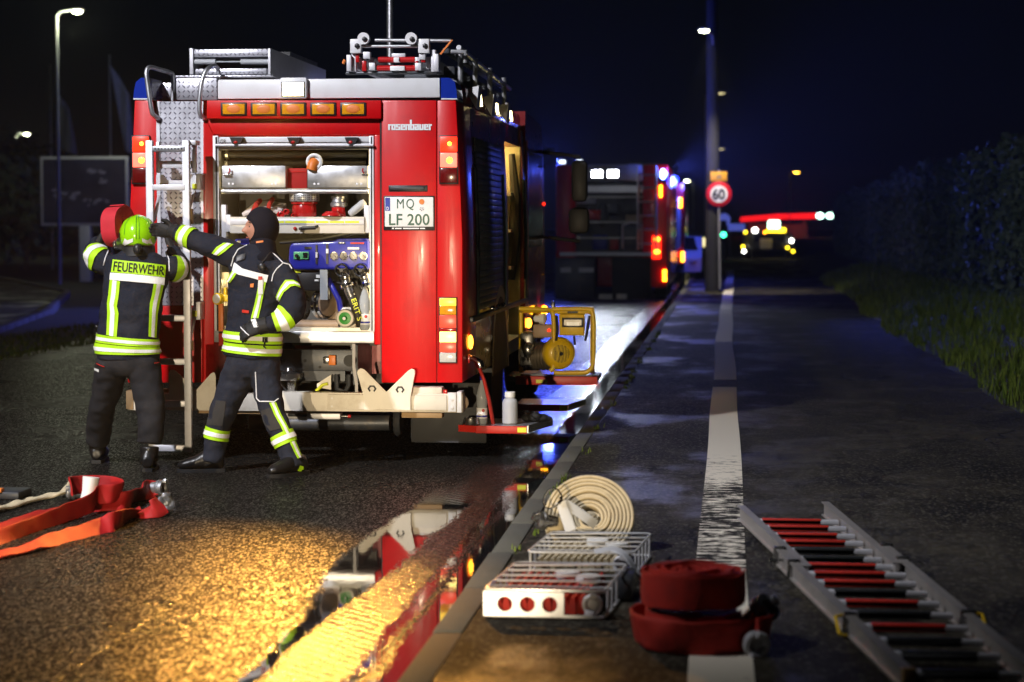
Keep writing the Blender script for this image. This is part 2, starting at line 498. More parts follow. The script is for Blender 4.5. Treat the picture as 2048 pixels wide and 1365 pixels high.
def pave_material():
    t = NT('damp_path_asphalt')
    n1 = t.noise(.9, 6, .62, (1, .6, 1)); n2 = t.noise(2.7, 5, .65, (1, .55, 1)); g = t.noise(120, 3, .6); n4 = t.noise(.35, 3)
    col = t.mix(t.mr(n1, .35, .65), (.010, .0092, .007), (.050, .043, .029))
    col = t.mix(t.mr(n2, .50, .64), col, (.006, .006, .0055))
    mpS = t.N.new('ShaderNodeMapping'); mpS.inputs['Scale'].default_value = (1, .4, 1); t.L.new(t.co, mpS.inputs[0])
    vs_ = t.N.new('ShaderNodeTexVoronoi'); vs_.inputs['Scale'].default_value = 70; t.L.new(mpS.outputs[0], vs_.inputs['Vector'])
    sc = t.N.new('ShaderNodeSeparateColor'); t.L.new(vs_.outputs['Color'], sc.inputs[0])
    col = t.mix(t.mth('MULTIPLY', t.mth('POWER', sc.outputs[0], 4.0), .8), col, (.10, .09, .07))
    n6 = t.noise(9, 6, .7, (1, .4, 1)); col = t.mix(t.mr(n6, .55, .7, 0, .7), col, (.006, .006, .005))
    vc = t.N.new('ShaderNodeTexVoronoi'); vc.feature = 'DISTANCE_TO_EDGE'; vc.inputs['Scale'].default_value = .55
    wob = t.N.new('ShaderNodeVectorMath'); wob.operation = 'ADD'
    nv = t.N.new('ShaderNodeTexNoise'); nv.inputs['Scale'].default_value = 1.3; nv.inputs['Detail'].default_value = 6
    t.L.new(t.co, nv.inputs['Vector']); t.L.new(t.co, wob.inputs[0]); t.L.new(nv.outputs['Color'], wob.inputs[1])
    t.L.new(wob.outputs[0], vc.inputs['Vector'])
    crack = t.mth('MULTIPLY', t.mr(vc.outputs['Distance'], .012, .004), t.mr(n4, .5, .6))
    col = t.mix(crack, col, (.005, .005, .005))
    t.L.new(col, t.b.inputs['Base Color'])
    wet = t.mth('MULTIPLY', t.mr(n1, .50, .60), .75)
    t.L.new(t.mth('SUBTRACT', .78, t.mth('MULTIPLY', wet, .40)), t.b.inputs['Roughness'])
    t.L.new(t.mth('ADD', .10, t.mth('MULTIPLY', wet, .28)), t.b.inputs['Specular IOR Level'])
    h = t.mth('SUBTRACT', t.mth('MULTIPLY', g, t.mth('SUBTRACT', 1.05, t.mth('MULTIPLY', wet, .6))), t.mth('MULTIPLY', crack, 1.5))
    t.bump(h, .9, .006)
    return t.m
def paint_material(name, worn):
    t = NT(name)
    n1 = t.noise(16, 6, .7, (.45, 1.3, 1)); n2 = t.noise(1.1, 3); g = t.noise(130, 2)
    w0 = t.mr(t.y, 8.5, 10.0, worn - .1, worn + .06)            # most worn where feet cross it
    w0 = t.mth('SUBTRACT', w0, t.mr(t.y, 12.5, 15.5, 0, .28))
    edge = t.mth('ADD', w0, t.mth('MULTIPLY', t.mth('SUBTRACT', n2, .5), .3))
    f = t.mr(t.mth('SUBTRACT', n1, edge), -.02, .02)
    t.L.new(t.mix(f, (.016, .015, .012), (.74, .68, .56)), t.b.inputs['Base Color'])
    t.L.new(t.mr(f, 0, 1, .85, .7), t.b.inputs['Roughness'])
    t.b.inputs['Specular IOR Level'].default_value = .12
    t.bump(g, .6, .003)
    return t.m
def soil_material(name, a, b):
    t = NT(name)
    t.L.new(t.mix(t.noise(.8, 6, .6), a, b), t.b.inputs['Base Color'])
    t.b.inputs['Roughness'].default_value = .9
    t.bump(t.noise(14, 5), .7, .05)
    return t.m
M['road'] = road_material(); M['pave'] = pave_material(); M['paint'] = paint_material('worn_line_paint', .47)
M['soil'] = soil_material('verge_soil', (.02, .022, .01), (.05, .055, .02))
M['field'] = soil_material('dark_field', (.012, .016, .008), (.03, .038, .016))

def sheet(name, pts, z, m, kind='structure', thick=0):
    mb = MB()
    if thick: mb.prism([(x, y, z - thick) for x, y in pts], (0, 0, thick))
    else: mb.add([(x, y, z) for x, y in pts], [tuple(range(len(pts)))])
    o = mb.build(name, m, ang=0, fix=bool(thick))
    if kind: tag(o, kind=kind)
    return o
sheet('ground', [(-600, -60), (600, -60), (600, 1500), (-600, 1500)], -.14, M['field'])
road_left = [(-9.2, -20), (-9.2, 18), (-9.6, 28), (-11.5, 38), (-15, 50), (-23, 70), (-42, 105), (-70, 150)]
sheet('road', [(-1.19, -20), (-1.19, 75)] + [(-23, 75)] + list(reversed(road_left[:6])), ROADZ, M['road'])
M['dry_road'] = soil_material('dry_asphalt', (.018, .018, .018), (.032, .031, .029))
sheet('far_road', [(-1.19, 75.01), (3, 95), (14, 150), (40, 340), (10, 340), (-10, 150), (-23, 75.01)], ROADZ, M['dry_road'])
sheet('far_path', [(-27, 70), (-17, 50), (-13.4, 38), (-11.6, 30), (-11.4, 20), (-14.4, 20), (-14.6, 30), (-16.5, 38), (-20.5, 50), (-30.5, 70)], -.02, M['pave'])
sheet('pavement', [(-1.06, -20), (6, -20), (6, 20), (3.3, 30), (3.3, 75), (9, 95), (3, 95), (-1.06, 75)], 0, M['pave'], thick=.3)
# painted line on the path, in two strokes with a gap
ln = tag(bpy.data.objects.new('edge_line', None), kind='structure'); COL.objects.link(ln)
for a, b in ((4, 20.7), (21.7, 76)):
    mb = MB(); n = 40
    vs = []; fs = []
    for i in range(n + 1):
        y = a + (b - a) * i / n
        x = -.02 + .05 * noise.noise((0, y * .12, 3)) + max(0, (y - 40)) * .004
        vs += [(x - .122, y, .004), (x + .122, y, .004)]
        if i < n: fs.append((2 * i, 2 * i + 1, 2 * i + 3, 2 * i + 2))
    mb.add(vs, fs).build('stroke', M['paint'], ln, ang=0, fix=False)
# kerb of single stones
def kerb(name, path, z1, w, step=1.0):
    k = bpy.data.objects.new(name, None); COL.objects.link(k); tag(k, kind='structure')
    mb = MB(); mb.box(-w / 2, w / 2, .006, step - .006, z1 - .2, z1, .012)
    me = None
    for (x0, y0), (x1, y1) in zip(path, path[1:]):
        L_ = math.hypot(x1 - x0, y1 - y0); n = max(1, round(L_ / step)); a = math.atan2(-(x1 - x0), y1 - y0)
        for i in range(n):
            t_ = i / n
            if me is None:
                o = mb.build('kerbstone', M['concrete']); me = o.data
            else:
                o = bpy.data.objects.new('kerbstone', me); COL.objects.link(o)
            o.location = (x0 + (x1 - x0) * t_ + random.uniform(-.004, .004), y0 + (y1 - y0) * t_, random.uniform(-.004, .003))
            o.rotation_euler = (0, 0, a + random.uniform(-.004, .004))
            o.parent = k
kerb('kerb', [(-1.125, 4), (-1.125, 75)], .006, .126)
kerb('far_kerb', [(-11.3, 20), (-11.5, 30), (-13.3, 38), (-16.9, 50), (-26.9, 70)], .03, .16, 1.0)

# verge slope on the right, its grass, and the overgrown fence
def vedge(y): return 2.62 + .22 * noise.noise((y * .35, 1.7, 0)) + .1 * noise.noise((y * 1.6, 5, 0)) + max(0, y - 30) * .008
def vz(x, y):
    t_ = max(0, x - vedge(y))
    return -.02 + .30 * min(1, t_ / 1.2) + .09 * t_ + .06 * noise.noise((x * 1.2, y * 1.2, 0))
mb = MB(); ys = [12 + i * .8 for i in range(110)]; nx = 14
vs = []; fs = []
for i, y in enumerate(ys):
    for j in range(nx):
        x = vedge(y) - .05 + (j / (nx - 1)) ** 1.5 * 8
        vs.append((x, y, vz(x, y)))
for i in range(len(ys) - 1):
    for j in range(nx - 1):
        a = i * nx + j
        fs.append((a, a + 1, a + nx + 1, a + nx))
tag(mb.add(vs, fs).build('verge', M['soil'], fix=False), kind='structure')

def leaf_mat(name, a, b, rough=.55):
    t = NT(name)
    oi = t.N.new('ShaderNodeNewGeometry')
    t.L.new(t.mix(oi.outputs['Random Per Island'], a, b), t.b.inputs['Base Color'])
    t.b.inputs['Roughness'].default_value = rough
    t.b.inputs['Specular IOR Level'].default_value = .12
    return t.m
M['grass'] = leaf_mat('grass_blades', (.05, .085, .012), (.14, .18, .03), .8)
M['ivy'] = leaf_mat('ivy_leaves', (.05, .08, .06), (.11, .14, .11), .95)
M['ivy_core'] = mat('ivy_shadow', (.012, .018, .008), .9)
M['leaf_pale'] = leaf_mat('birch_leaves', (.05, .075, .02), (.12, .14, .04))
M['bark'] = mat('bark', (.10, .08, .06), .9, var=.4, bump=.5, bscale=30)

def grass(name, spots, hmin, hmax, w, label):
    vs = []; fs = []
    for (x, y, z) in spots:
        h = random.uniform(hmin, hmax); a = random.uniform(0, 6.28); l = random.uniform(.1, .7) * h
        dx, dy = math.cos(a), math.sin(a); ww = w * (.7 + .6 * random.random()) * (1 + y * .02)
        b = len(vs)
        lx, ly = math.cos(a + 1.3) * l, math.sin(a + 1.3) * l
        vs += [(x - dx * ww, y - dy * ww, z), (x + dx * ww, y + dy * ww, z), (x + lx * .4 + dx * ww * .6, y + ly * .4 + dy * ww * .6, z + h * .6), (x + lx * .4 - dx * ww * .6, y + ly * .4 - dy * ww * .6, z + h * .6), (x + lx, y + ly, z + h * .92)]
        fs += [(b, b + 1, b + 2, b + 3), (b + 3, b + 2, b + 4)]
    me = bpy.data.meshes.new(name); me.from_pydata(vs, [], fs)
    o = link(name, me, M['grass'], ang=0)
    return tag(o, label, 'grass', kind='stuff')
sp = []
while len(sp) < 26000:
    y = 14 + 50 * random.random() ** 1.7
    x = vedge(y) + random.random() ** 1.1 * 3.2
    cl = noise.noise((x * 1.6, y * 1.1, 4))
    if cl < -.25 and random.random() < .7: continue
    sp.append((x, y, vz(x, y) - .02))
grass('verge_grass', sp, .07, .3, .006, 'rough green grass on the verge beside the path')
sp = []
while len(sp) < 5000:
    y = 19 + 15 * random.random()
    x = -11.2 + random.random() * 1.9
    sp.append((x, y, -.1))
sheet('far_verge', [(-9.3, 12), (-9.4, 22), (-9.9, 30), (-11.6, 38), (-13.2, 38), (-11.4, 30), (-11.2, 20), (-11.2, 12)], -.06, M['soil'])
grass('far_verge_grass', sp, .05, .14, .008, 'short dark grass strip left of the road')

sp = []
for i in range(26):
    y = random.uniform(8.5, 34); c_ = random.uniform(-.03, .03)
    for k in range(random.randint(6, 26)): sp.append((-1.045 + c_ + random.gauss(0, .02), y + random.gauss(0, .07), .0))
grass('kerb_weeds', sp, .015, .06, .004, 'small weeds growing in the joint behind the kerb')
def leaves(mb, pts, s0, s1):
    for p in pts:
        p = Vector(p)
        n = Vector((random.gauss(0, 1), random.gauss(0, 1), random.gauss(0, 1)))
        if n.length < .1: n = Vector((0, 0, 1))
        n.normalize()
        u = n.orthogonal().normalized(); v = n.cross(u)
        a = random.uniform(0, 6.28); u, v = u * math.cos(a) + v * math.sin(a), v * math.cos(a) - u * math.sin(a)
        s_ = random.uniform(s0, s1)
        b = len(mb.v)
        mb.v += [tuple(p - u * s_), tuple(p + v * s_ * .55 - u * .15 * s_), tuple(p + u * s_), tuple(p - v * s_ * .55 - u * .15 * s_)]
        mb.f.append((b, b + 1, b + 2, b + 3)); mb.m.append(0)
# ivy grown over a tall fence, standing in irregular bays
def hedge_x(y): return 4.55 + .25 * noise.noise((y * .25, 9, 0)) + max(0, y - 45) * .01
def hedge_top(y): return 2.55 + .35 * noise.noise((y * .22, 2, 0)) + .2 * noise.noise((y * .9, 6, 0))
hd = thing('ivy_fence', 'tall dark fence overgrown with ivy along the right side of the path', 'fence', (4.8, 24, .2))
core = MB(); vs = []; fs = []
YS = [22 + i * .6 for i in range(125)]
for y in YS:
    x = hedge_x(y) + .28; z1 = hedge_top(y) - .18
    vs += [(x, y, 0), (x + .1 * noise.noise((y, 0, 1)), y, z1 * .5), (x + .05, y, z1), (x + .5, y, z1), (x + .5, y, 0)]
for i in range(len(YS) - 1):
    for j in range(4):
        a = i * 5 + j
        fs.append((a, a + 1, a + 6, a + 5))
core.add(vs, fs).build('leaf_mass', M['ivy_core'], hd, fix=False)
lv = MB(); pts = []
for i in range(42000):
    y = 22 + 74 * random.random() ** 1.6
    zt = hedge_top(y); z = .15 + zt * random.random() ** .85
    dep = random.random() ** 2 * .5
    cl = noise.noise((y * .9, z * 1.1, 3))
    x = hedge_x(y) + dep - .18 * cl - .1 + (.12 * max(0, z - 1.2) * 0)
    if z > zt - .1: z += random.random() ** 2 * .35
    pts.append((x, y, z + .1))
leaves(lv, pts, .045, .11)
lv.build('ivy', M['ivy'], hd, ang=0, fix=False)
for y in range(23, 95, 4):
    MB().box(hedge_x(y) + .18, hedge_x(y) + .25, y, y + .07, 0, 2.25).build('post', M['lamp_pole'], hd)
tw = MB()
for i in range(90):
    y = random.uniform(23, 60); x = hedge_x(y) + .1; z = hedge_top(y)
    p = [(x, y, z - .3), (x + random.uniform(-.1, .1), y + random.uniform(-.15, .15), z + .1), (x + random.uniform(-.25, .25), y + random.uniform(-.4, .4), z + random.uniform(.2, .7))]
    tw.tube(p, [.012, .008, .003], 4)
tag(tw.build('twigs', M['bark'], hd), kind='stuff')

# the field beyond: trees on the left
def tree(name, label, base, h, cr, nleaf, ls, lm, group='trees across the road'):
    t_ = thing(name, label, 'tree', base, group)
    b = Vector(base); tr = MB()
    tr.tube([b, b + Vector((.1, 0, h * .35)), b + Vector((-.05, .1, h * .7)), b + Vector((.05, 0, h * .95))], [h * .022, h * .017, h * .01, .01], 8)
    tips = []
    for i in range(16):
        z = h * random.uniform(.3, .9); a = random.uniform(0, 6.28); l = cr * random.uniform(.5, 1) * (1.15 - z / h * .6)
        p0 = b + Vector((0, 0, z)); p1 = p0 + Vector((math.cos(a) * l * .5, math.sin(a) * l * .5, l * .3)); p2 = p0 + Vector((math.cos(a) * l, math.sin(a) * l, l * .45))
        tr.tube([p0, p1, p2], [h * .007, h * .004, .006], 5); tips += [p1, p2, (p1 + p2) / 2]
    tr.build('trunk', M['bark'], t_)
    cm = MB(); pts = []
    for i in range(nleaf):
        c = random.choice(tips); s_ = cr * .3
        pts.append(c + Vector((random.gauss(0, s_), random.gauss(0, s_), random.gauss(0, s_ * .7))))
    leaves(cm, pts, ls * .6, ls)
    cm.build('crown', lm, t_, ang=0, fix=False)
    return t_
p = at(52, 540, 80)
tree('birch_tree', 'slender pale tree under the lower left street lamp', (p.x, 80, -.1), 5.2, 1.3, 2600, .16, M['leaf_pale'])
for (px, Y, h, cr) in ((10, 95, 5.0, 3), (300, 120, 4.4, 3.4), (-40, 70, 3.5, 2.5)):
    p = at(px, 520, Y)
    tree('dark_tree', {10: 'dark leafy tree at the left edge of the picture', 300: 'dark tree mass behind the billboard', -40: 'low dark shrub tree left of the billboard'}[px], (p.x, Y, -.14), h, cr, 3200, .26, M['ivy'])
# ================================================================== MAIN FIRE TRUCK
YR = 14.6
def T(px, py, d=0.0): return at(px, py, YR + d)
def pbox(mb, px0, px1, py0, py1, d0, d1, bev=0, m=0):
    a = T(px0, py1, d0); b = T(px1, py0, d0)
    return mb.box(a.x, b.x, YR + d0, YR + d1, a.z, b.z, bev, m)
def ppoly(mb, pts, d0, d1, m=0):
    return mb.prism([T(x, y, d0) for x, y in pts], (0, d1 - d0, 0), m)
def B(name, m, parent, *boxes, bev=0):
    first = None
    for b in boxes:
        mb = MB(); pbox(mb, *b[:6], bev=b[6] if len(b) > 6 else bev)
        o = mb.build(name, M[m], parent)
        first = first or o
    return first
XR = T(925, 600).x; XL = T(258, 600).x; XC = (XR + XL) / 2
ZB = T(900, 765).z; ZT = T(900, 200).z; ZW = T(900, 155).z
tk = thing('fire_truck', 'red and white fire truck with open rear equipment bay, nearest the camera', 'fire truck', (XC, 18, ROADZ))

# --- rear red panels
def chamfer_panel(name, pts, d0, d1, m='red_paint', bev=.008):
    mb = MB(); ppoly(mb, pts, d0, d1)
    bm = bmesh.new(); me = mb.mesh(); bm.from_mesh(me); bpy.data.meshes.remove(me)
    bmesh.ops.recalc_face_normals(bm, faces=bm.faces)
    bmesh.ops.bevel(bm, geom=[e for e in bm.edges if e.calc_face_angle(0) > .5], offset=bev, segments=2, affect='EDGES', profile=.5)
    return MB().bm(bm).build(name, M[m], tk)
chamfer_panel('rear_panel', [(763, 766), (763, 201), (873, 201), (873, 766)], -.02, .75)
chamfer_panel('corner_panel', [(874, 766), (874, 201), (912, 201), (919, 330), (925, 480), (925, 766)], -.008, .78)
chamfer_panel('top_panel', [(411, 270), (411, 236), (762, 236), (762, 270)], .0, .75)
chamfer_panel('light_bar', [(413, 238), (413, 201), (762, 201), (762, 238)], -.05, .7)
chamfer_panel('corner_panel', [(255, 766), (257, 480), (269, 201), (317, 201), (317, 766)], 0, .78)
chamfer_panel('pillar', [(406, 766), (406, 201), (411, 201), (411, 236), (428, 272), (428, 690), (412, 690), (412, 766)], -.01, .75)
chamfer_panel('pillar', [(748, 690), (748, 270), (762, 270), (762, 690)], -.004, .75)
chamfer_panel('lower_panel', [(318, 766), (318, 612), (405, 612), (405, 766)], .004, .7)
mb = MB(); pbox(mb, 318, 405, 203, 611, .006, .06)
mb.build('tread_panel', M['tread_plate'], tk)
tr_ = MB()
pbox(tr_, 316, 319, 203, 611, -.002, .05); pbox(tr_, 404, 407, 203, 611, -.006, .05)
tr_.build('panel_trim', M['satin_alu'], tk)
B('seam', 'black_rubber', tk, (761.5, 763.5, 201, 766, -.004, .02), (872.8, 874.4, 201, 766, -.004, .02))
# --- white roof edge beam, work light
B('roof_beam', 'white_paint', tk, (435, 880, 156, 199, -.012, .5, .012))
B('roof_skirt', 'black_rubber', tk, (412, 900, 198.5, 202, -.004, .5))
wl = B('work_light', 'white_paint', tk, (560, 613, 155, 198, -.06, -.014, .012))
B('lens', 'work_light', wl, (565, 607, 166, 192, -.064, -.058))
B('bezel', 'chrome', wl, (563, 609, 164, 166, -.066, -.058), (563, 609, 192, 194, -.066, -.058), (563, 565, 166, 192, -.066, -.058), (607, 609, 166, 192, -.066, -.058))
wz = T(586, 182, -.11)
wb = bpy.data.lights.new('work_beam', 'SPOT'); wb.energy = 3600; wb.color = (1, .44, .07); wb.spot_size = R(46); wb.spot_blend = 1.0; wb.shadow_soft_size = .06
wo = bpy.data.objects.new('work_beam', wb); COL.objects.link(wo); wo.location = wz; wo.rotation_euler = (R(-69), 0, R(1)); adopt(wo, tk)
# --- five amber flashers
for cx in (467, 527, 586, 646, 706):
    f = B('flasher', 'black_plastic', tk, (cx - 26, cx + 26, 205, 232, -.062, -.049, .006))
    B('lens', 'amber_lens', f, (cx - 22, cx + 22, 208, 229, -.068, -.06, .004))
    mb = MB(); c = T(cx, 218.5, -.068)
    mb.ell(c, (.052, .006, .032), 20, 8); mb.build('reflector_dish', M['orange_plastic'], f)
# --- blue corner beacons
def beacon(x0, x1, xt, flip):
    mb = MB()
    pts = [(x0, 197), (x0, 156), (xt, 156), ((xt + x1) / 2 + (x1 - xt) * .25, 165), (x1, 182), (x1 + (x1 - xt) * .1, 197)]
    ppoly(mb, pts, -.004, .32)
    b = mb.build('beacon', M['blue_dome'], tk)
    mb = MB(); ppoly(mb, [(x0, 199.5), (x0, 197), (x1 + (x1 - xt) * .1, 197), (x1 + (x1 - xt) * .1, 199.5)], -.008, .32)
    mb.build('base', M['white_paint'], b)
    mb = MB(); c = T(x0 + (x1 - x0) * .4, 180, .1); mb.lathe(c - Vector((0, 0, .04)), (0, 0, 1), [(.02, 0), (.03, .02), (.03, .08), (.02, .1)], 12)
    mb.build('lamp_core', M['chrome'], b)
beacon(882, 913, 900, 1); beacon(299, 268, 282, -1)
# --- tail lights
def tail_upper(x0, x1):
    h = B('tail_light', 'black_plastic', tk, (x0 - 2, x1 + 2, 271, 369, -.028, .0, .005))
    B('red_lens', 'tail_red', h, (x0, x1, 274, 304, -.036, -.026, .004))
    B('brake_lens', 'tail_pink', h, (x0, x1, 306, 335, -.036, -.026, .004))
    B('dark_lens', 'dark_red_lens', h, (x0, x1, 337, 366, -.036, -.026, .004))
    for y, k in ((288, 1), (321, 1.5)):
        mb = MB(); mb.ell(T((x0 + x1) / 2 + 2, y, -.036), (.016 * k, .004, .016 * k), 14, 6); mb.build('bulb_glow', M['tail_hot'], h)
tail_upper(880, 914); tail_upper(265, 297)
h = B('tail_light', 'black_plastic', tk, (877, 914, 595, 727, -.024, -.005, .004))
for y0, y1, m in ((597, 612, 'amber_lit_soft'), (612.6, 630, 'amber_lens'), (631, 656, 'red_clear'), (657, 663, 'red_lens'), (664, 685, 'amber_hot'), (686, 705, 'red_clear'), (706, 725, 'clear_lens')):
    if m not in M:
        {'amber_lit_soft': lambda: lamp_mat('amber_lit_soft', (1, .62, .05), 1.6), 'red_clear': lambda: lamp_mat('red_clear', (.9, .06, .03), .9), 'amber_hot': lambda: lamp_mat('amber_hot', (1, .72, .2), 2.4)}[m]()
    B('lens', m, h, (879, 912, y0, y1, -.032, -.022, .003))
# --- lettering and number plate
_e = [(702, 405, 857, 450), (702, 450, 768, 485), (797, 450, 857, 485), (702, 485, 857, 525), (702, 525, 768, 555), (702, 555, 857, 610)]
LET = [[(275, 405, 345, 610), (345, 405, 383, 460)], [(388, 405, 450, 610), (475, 405, 533, 610), (450, 405, 475, 460), (450, 550, 475, 610)],
       [(538, 405, 695, 452), (538, 452, 608, 482), (538, 482, 695, 525), (635, 525, 695, 555), (538, 555, 695, 610)], _e, [(862, 405, 928, 610), (928, 405, 1018, 455), (952, 455, 1018, 610)],
       [(1022, 255, 1088, 610), (1088, 405, 1172, 455), (1112, 455, 1172, 555), (1088, 555, 1172, 610)], [(1178, 405, 1330, 455), (1270, 455, 1330, 480), (1178, 480, 1330, 525), (1178, 525, 1248, 555), (1278, 525, 1330, 555), (1178, 555, 1330, 610)],
       [(1336, 405, 1408, 610), (1432, 405, 1488, 610), (1408, 555, 1432, 610)], [(a + 795, b, c + 795, d) for a, b, c, d in _e], [(1662, 405, 1730, 610), (1730, 405, 1770, 460)]]
for L_ in LET:
    bm = bmesh.new()
    for a, b, c, d in L_:
        q = [T(760 + x / 17.07, 225 + y / 17.07, -.0245) for x, y in ((a, d), (c, d), (c, b), (a, b))]
        bm.faces.new([bm.verts.new(v) for v in q])
    bmesh.ops.remove_doubles(bm, verts=bm.verts, dist=.0004)
    MB().bm(bm).build('letter', M['white_print'], tk, ang=0)
hd_ = B('handle_recess', 'black_plastic', tk, (777, 855, 371, 384, -.024, -.015, .003))
B('handle', 'dark_steel', hd_, (780, 848, 373.5, 380, -.036, -.022, .003))
pl = B('number_plate', 'black_plastic', tk, (767, 869, 392, 461, -.03, -.018, .004))
B('plate_face', 'plate_white', pl, (769.5, 866.5, 394.5, 454, -.034, -.028, .003))
B('country_strip', 'plate_blue', pl, (770.5, 780, 396, 422, -.0365, -.033))
text_fit('letters', 'D', T(773, 421, -.038), T(777.5, 421, -.038), T(773, 414, -.038), M['white_print'], pl, .02)
text_fit('letters', 'MQ', T(794, 421, -.036), T(828, 421, -.036), T(794, 398, -.036), M['plate_green'], pl, 0, 1.25)
text_fit('letters', 'LF 200', T(778, 451, -.036), T(859, 451, -.036), T(778, 428, -.036), M['plate_green'], pl, .012, 1.02)
mb = MB(); mb.lathe(T(843.5, 404, -.034), (0, -1, 0), [(.02, 0), (.02, .002)], 18); mb.build('inspection_sticker', M['orange_plastic'], pl)
mb = MB(); mb.lathe(T(843.5, 418.5, -.034), (0, -1, 0), [(.021, 0), (.021, .0022)], 18); s_ = mb.build('seal', M['satin_alu'], pl)
for k in range(5):
    a = k * 1.2566 + .4
    mb = MB(); mb.ell(T(843.5 + 3 * math.cos(a), 418.5 + 2.6 * math.sin(a), -.0365), (.005, .001, .004), 8, 4); mb.build('seal_mark', M['black_print'], s_)
B('frame_print', 'white_print', pl, (784, 788, 455.8, 458.6, -.0312, -.0302), (790, 803, 456.2, 458.4, -.0312, -.0302), (806, 838, 456.2, 458.4, -.0312, -.0302), (840, 850, 456.2, 458.4, -.0312, -.0302))

# --- equipment bay
bay = B('bay_lining', 'interior', tk, (426, 750, 268, 690, .70, .74), (428, 750, 296, 300, .1, .7))
B('bay_side', 'interior_alu', tk, (436, 438, 300, 663, .11, .7), (739, 741, 300, 663, .11, .7))
B('bay_floor', 'interior_alu', tk, (428, 748, 656, 664, .03, .7))
B('guide_rail', 'satin_alu', tk, (428.5, 436.5, 272, 664, -.012, .05, .003))
B('guide_rail', 'satin_alu', tk, (740, 747.5, 272, 664, -.012, .05, .003))
B('guide_groove', 'black_rubber', tk, (433.5, 434.6, 274, 662, -.0135, -.011), (742.8, 743.8, 274, 662, -.0135, -.011))
sh = B('roller_shutter', 'white_paint', tk, (437, 740, 273, 285.6, .0, .06, .004), (437, 740, 286, 300, -.004, .06, .004))
mb = MB(); mb.cyl(T(430, 291, -.03), T(747, 291, -.03), .011); mb.build('pull_bar', M['satin_alu'], sh)
text_fit('letters', 'GR', T(440.5, 288, -.006), T(452, 288, -.006), T(440.5, 279.5, -.006), M['black_print'], sh)
for cx in (472, 587, 702):
    mb = MB(); ppoly(mb, [(cx - 13, 275), (cx + 14, 275), (cx + 9, 287), (cx + 4, 289), (cx + 4, 293.5), (cx - 4, 293.5), (cx - 4, 289), (cx - 8, 287)], -.045, -.005)
    l_ = mb.build('latch', M['black_plastic'], sh)
    mb = MB(); mb.ell(T(cx - 1, 285, -.045), (.016, .008, .012), 12, 6); mb.build('button', M['red_gloss'], l_)
B('sill', 'aluminium', tk, (428, 748, 664, 685, -.02, .1, .004))
# LED strips of the bay
B('bay_led', 'led_inside', tk, (445, 735, 296.5, 299, .066, .09))
B('bay_led', 'led_inside', tk, (430, 436, 310, 655, .058, .1))
B('bay_led', 'led_inside', tk, (741, 746, 310, 655, .058, .1))
B('bay_led', 'led_inside', tk, (470, 720, 461, 463, .05, .07))

# suction hoses across the top
for (y, r, d, ring) in ((316, .05, .42, 1), (327, .045, .30, 0), (309, .03, .22, 0)):
    mb = MB(); a, b = T(446, y, d), T(734, y, d); n = 90
    pts = [a.lerp(b, i / n) for i in range(n + 1)]
    mb.tube(pts, [r * (1 + .03 * math.sin(i * 2.1)) for i in range(n + 1)], 14)
    t_ = tag(mb.build('suction_hose', M['dark_hose']), {316: 'thick dark suction hose lying along the top of the equipment bay', 327: 'second dark suction hose lying in front under the bay roof', 309: 'thin dark hose uppermost under the bay roof'}[y], 'hose', 'suction hoses in the bay')
    for px in ((700, 711, 722) if ring else (455,)):
        q = MB(); c = T(px, y, d); q.lathe(c, (1, 0, 0), [(r + .004, -.012), (r + .008, -.01), (r + .008, .01), (r + .004, .012)], 18); q.build('band', M['steel'], t_)
mb = MB(); c = T(630, 324, .06)
mb.lathe(c, (0, -1, 0), [(.045, 0), (.062, .01), (.062, .035), (.05, .04), (.04, .036), (.038, .02)], 22)
cp_ = tag(mb.build('hose_coupling', M['plate_white']), 'pale ring coupling with orange hose above the right metal drawer', 'coupling')
mb = MB(); mb.tube([c + Vector((0, -.01, 0)), c + Vector((-.01, -.03, -.02)), c + Vector((-.02, -.03, -.06))], .04, 14); mb.build('hose_end', M['orange_plastic'], cp_)
# drawers
for (x0, x1, lab, hx) in ((444, 571, 'brushed', 447), (615, 736, 'brushed', 724)):
    d_ = B('drawer', 'aluminium', tk, (x0, x1, 332, 376, .03, .6, .003))
    mb = MB()
    for i, px in enumerate((x0 + 14, x0 + 22, x1 - 27 if x0 < 500 else x1 - 22, x1 - 19 if x0 < 500 else x1 - 13)):
        mb.lathe(T(px, 368.5, .03), (0, -1, 0), [(.009, 0), (.009, .003), (.004, .005)], 10)
    mb.build('rivets', M['white_print'], d_)
    mb = MB(); mb.cyl(T(hx, 350, .01), T(hx + 14, 350, .01), .009); mb.cyl(T(hx + 12, 350, .0), T(hx + 12, 350, .04), .006); l_ = mb.build('lever', M['chrome'], d_)
    mb = MB(); k = 1 if hx < 500 else -1
    mb.tube([T(hx + 7 + 3 * k, 347, .008), T(hx + 7 + 6 * k, 343, .0), T(hx + 7 + 5 * k, 337, .0)], .006, 8); mb.build('clip', M['red_gloss'], l_)
mb = MB(); pbox(mb, 572, 614, 337, 379, .1, .5, .006); bx_ = tag(mb.build('red_box', M['orange_red_hose']), 'bright red box between the two metal drawers of the bay', 'box')
mb = MB(); pbox(mb, 575, 611, 343, 345.5, .094, .11); mb.build('lid_edge', M['red_gloss'], bx_)
mb = MB(); mb.cyl(T(441, 383, .04), T(737, 383, .04), .017, 16); mb.build('shelf_bar', M['aluminium'], tk)
B('shelf', 'interior_alu', tk, (438, 739, 377, 380, .06, .65))
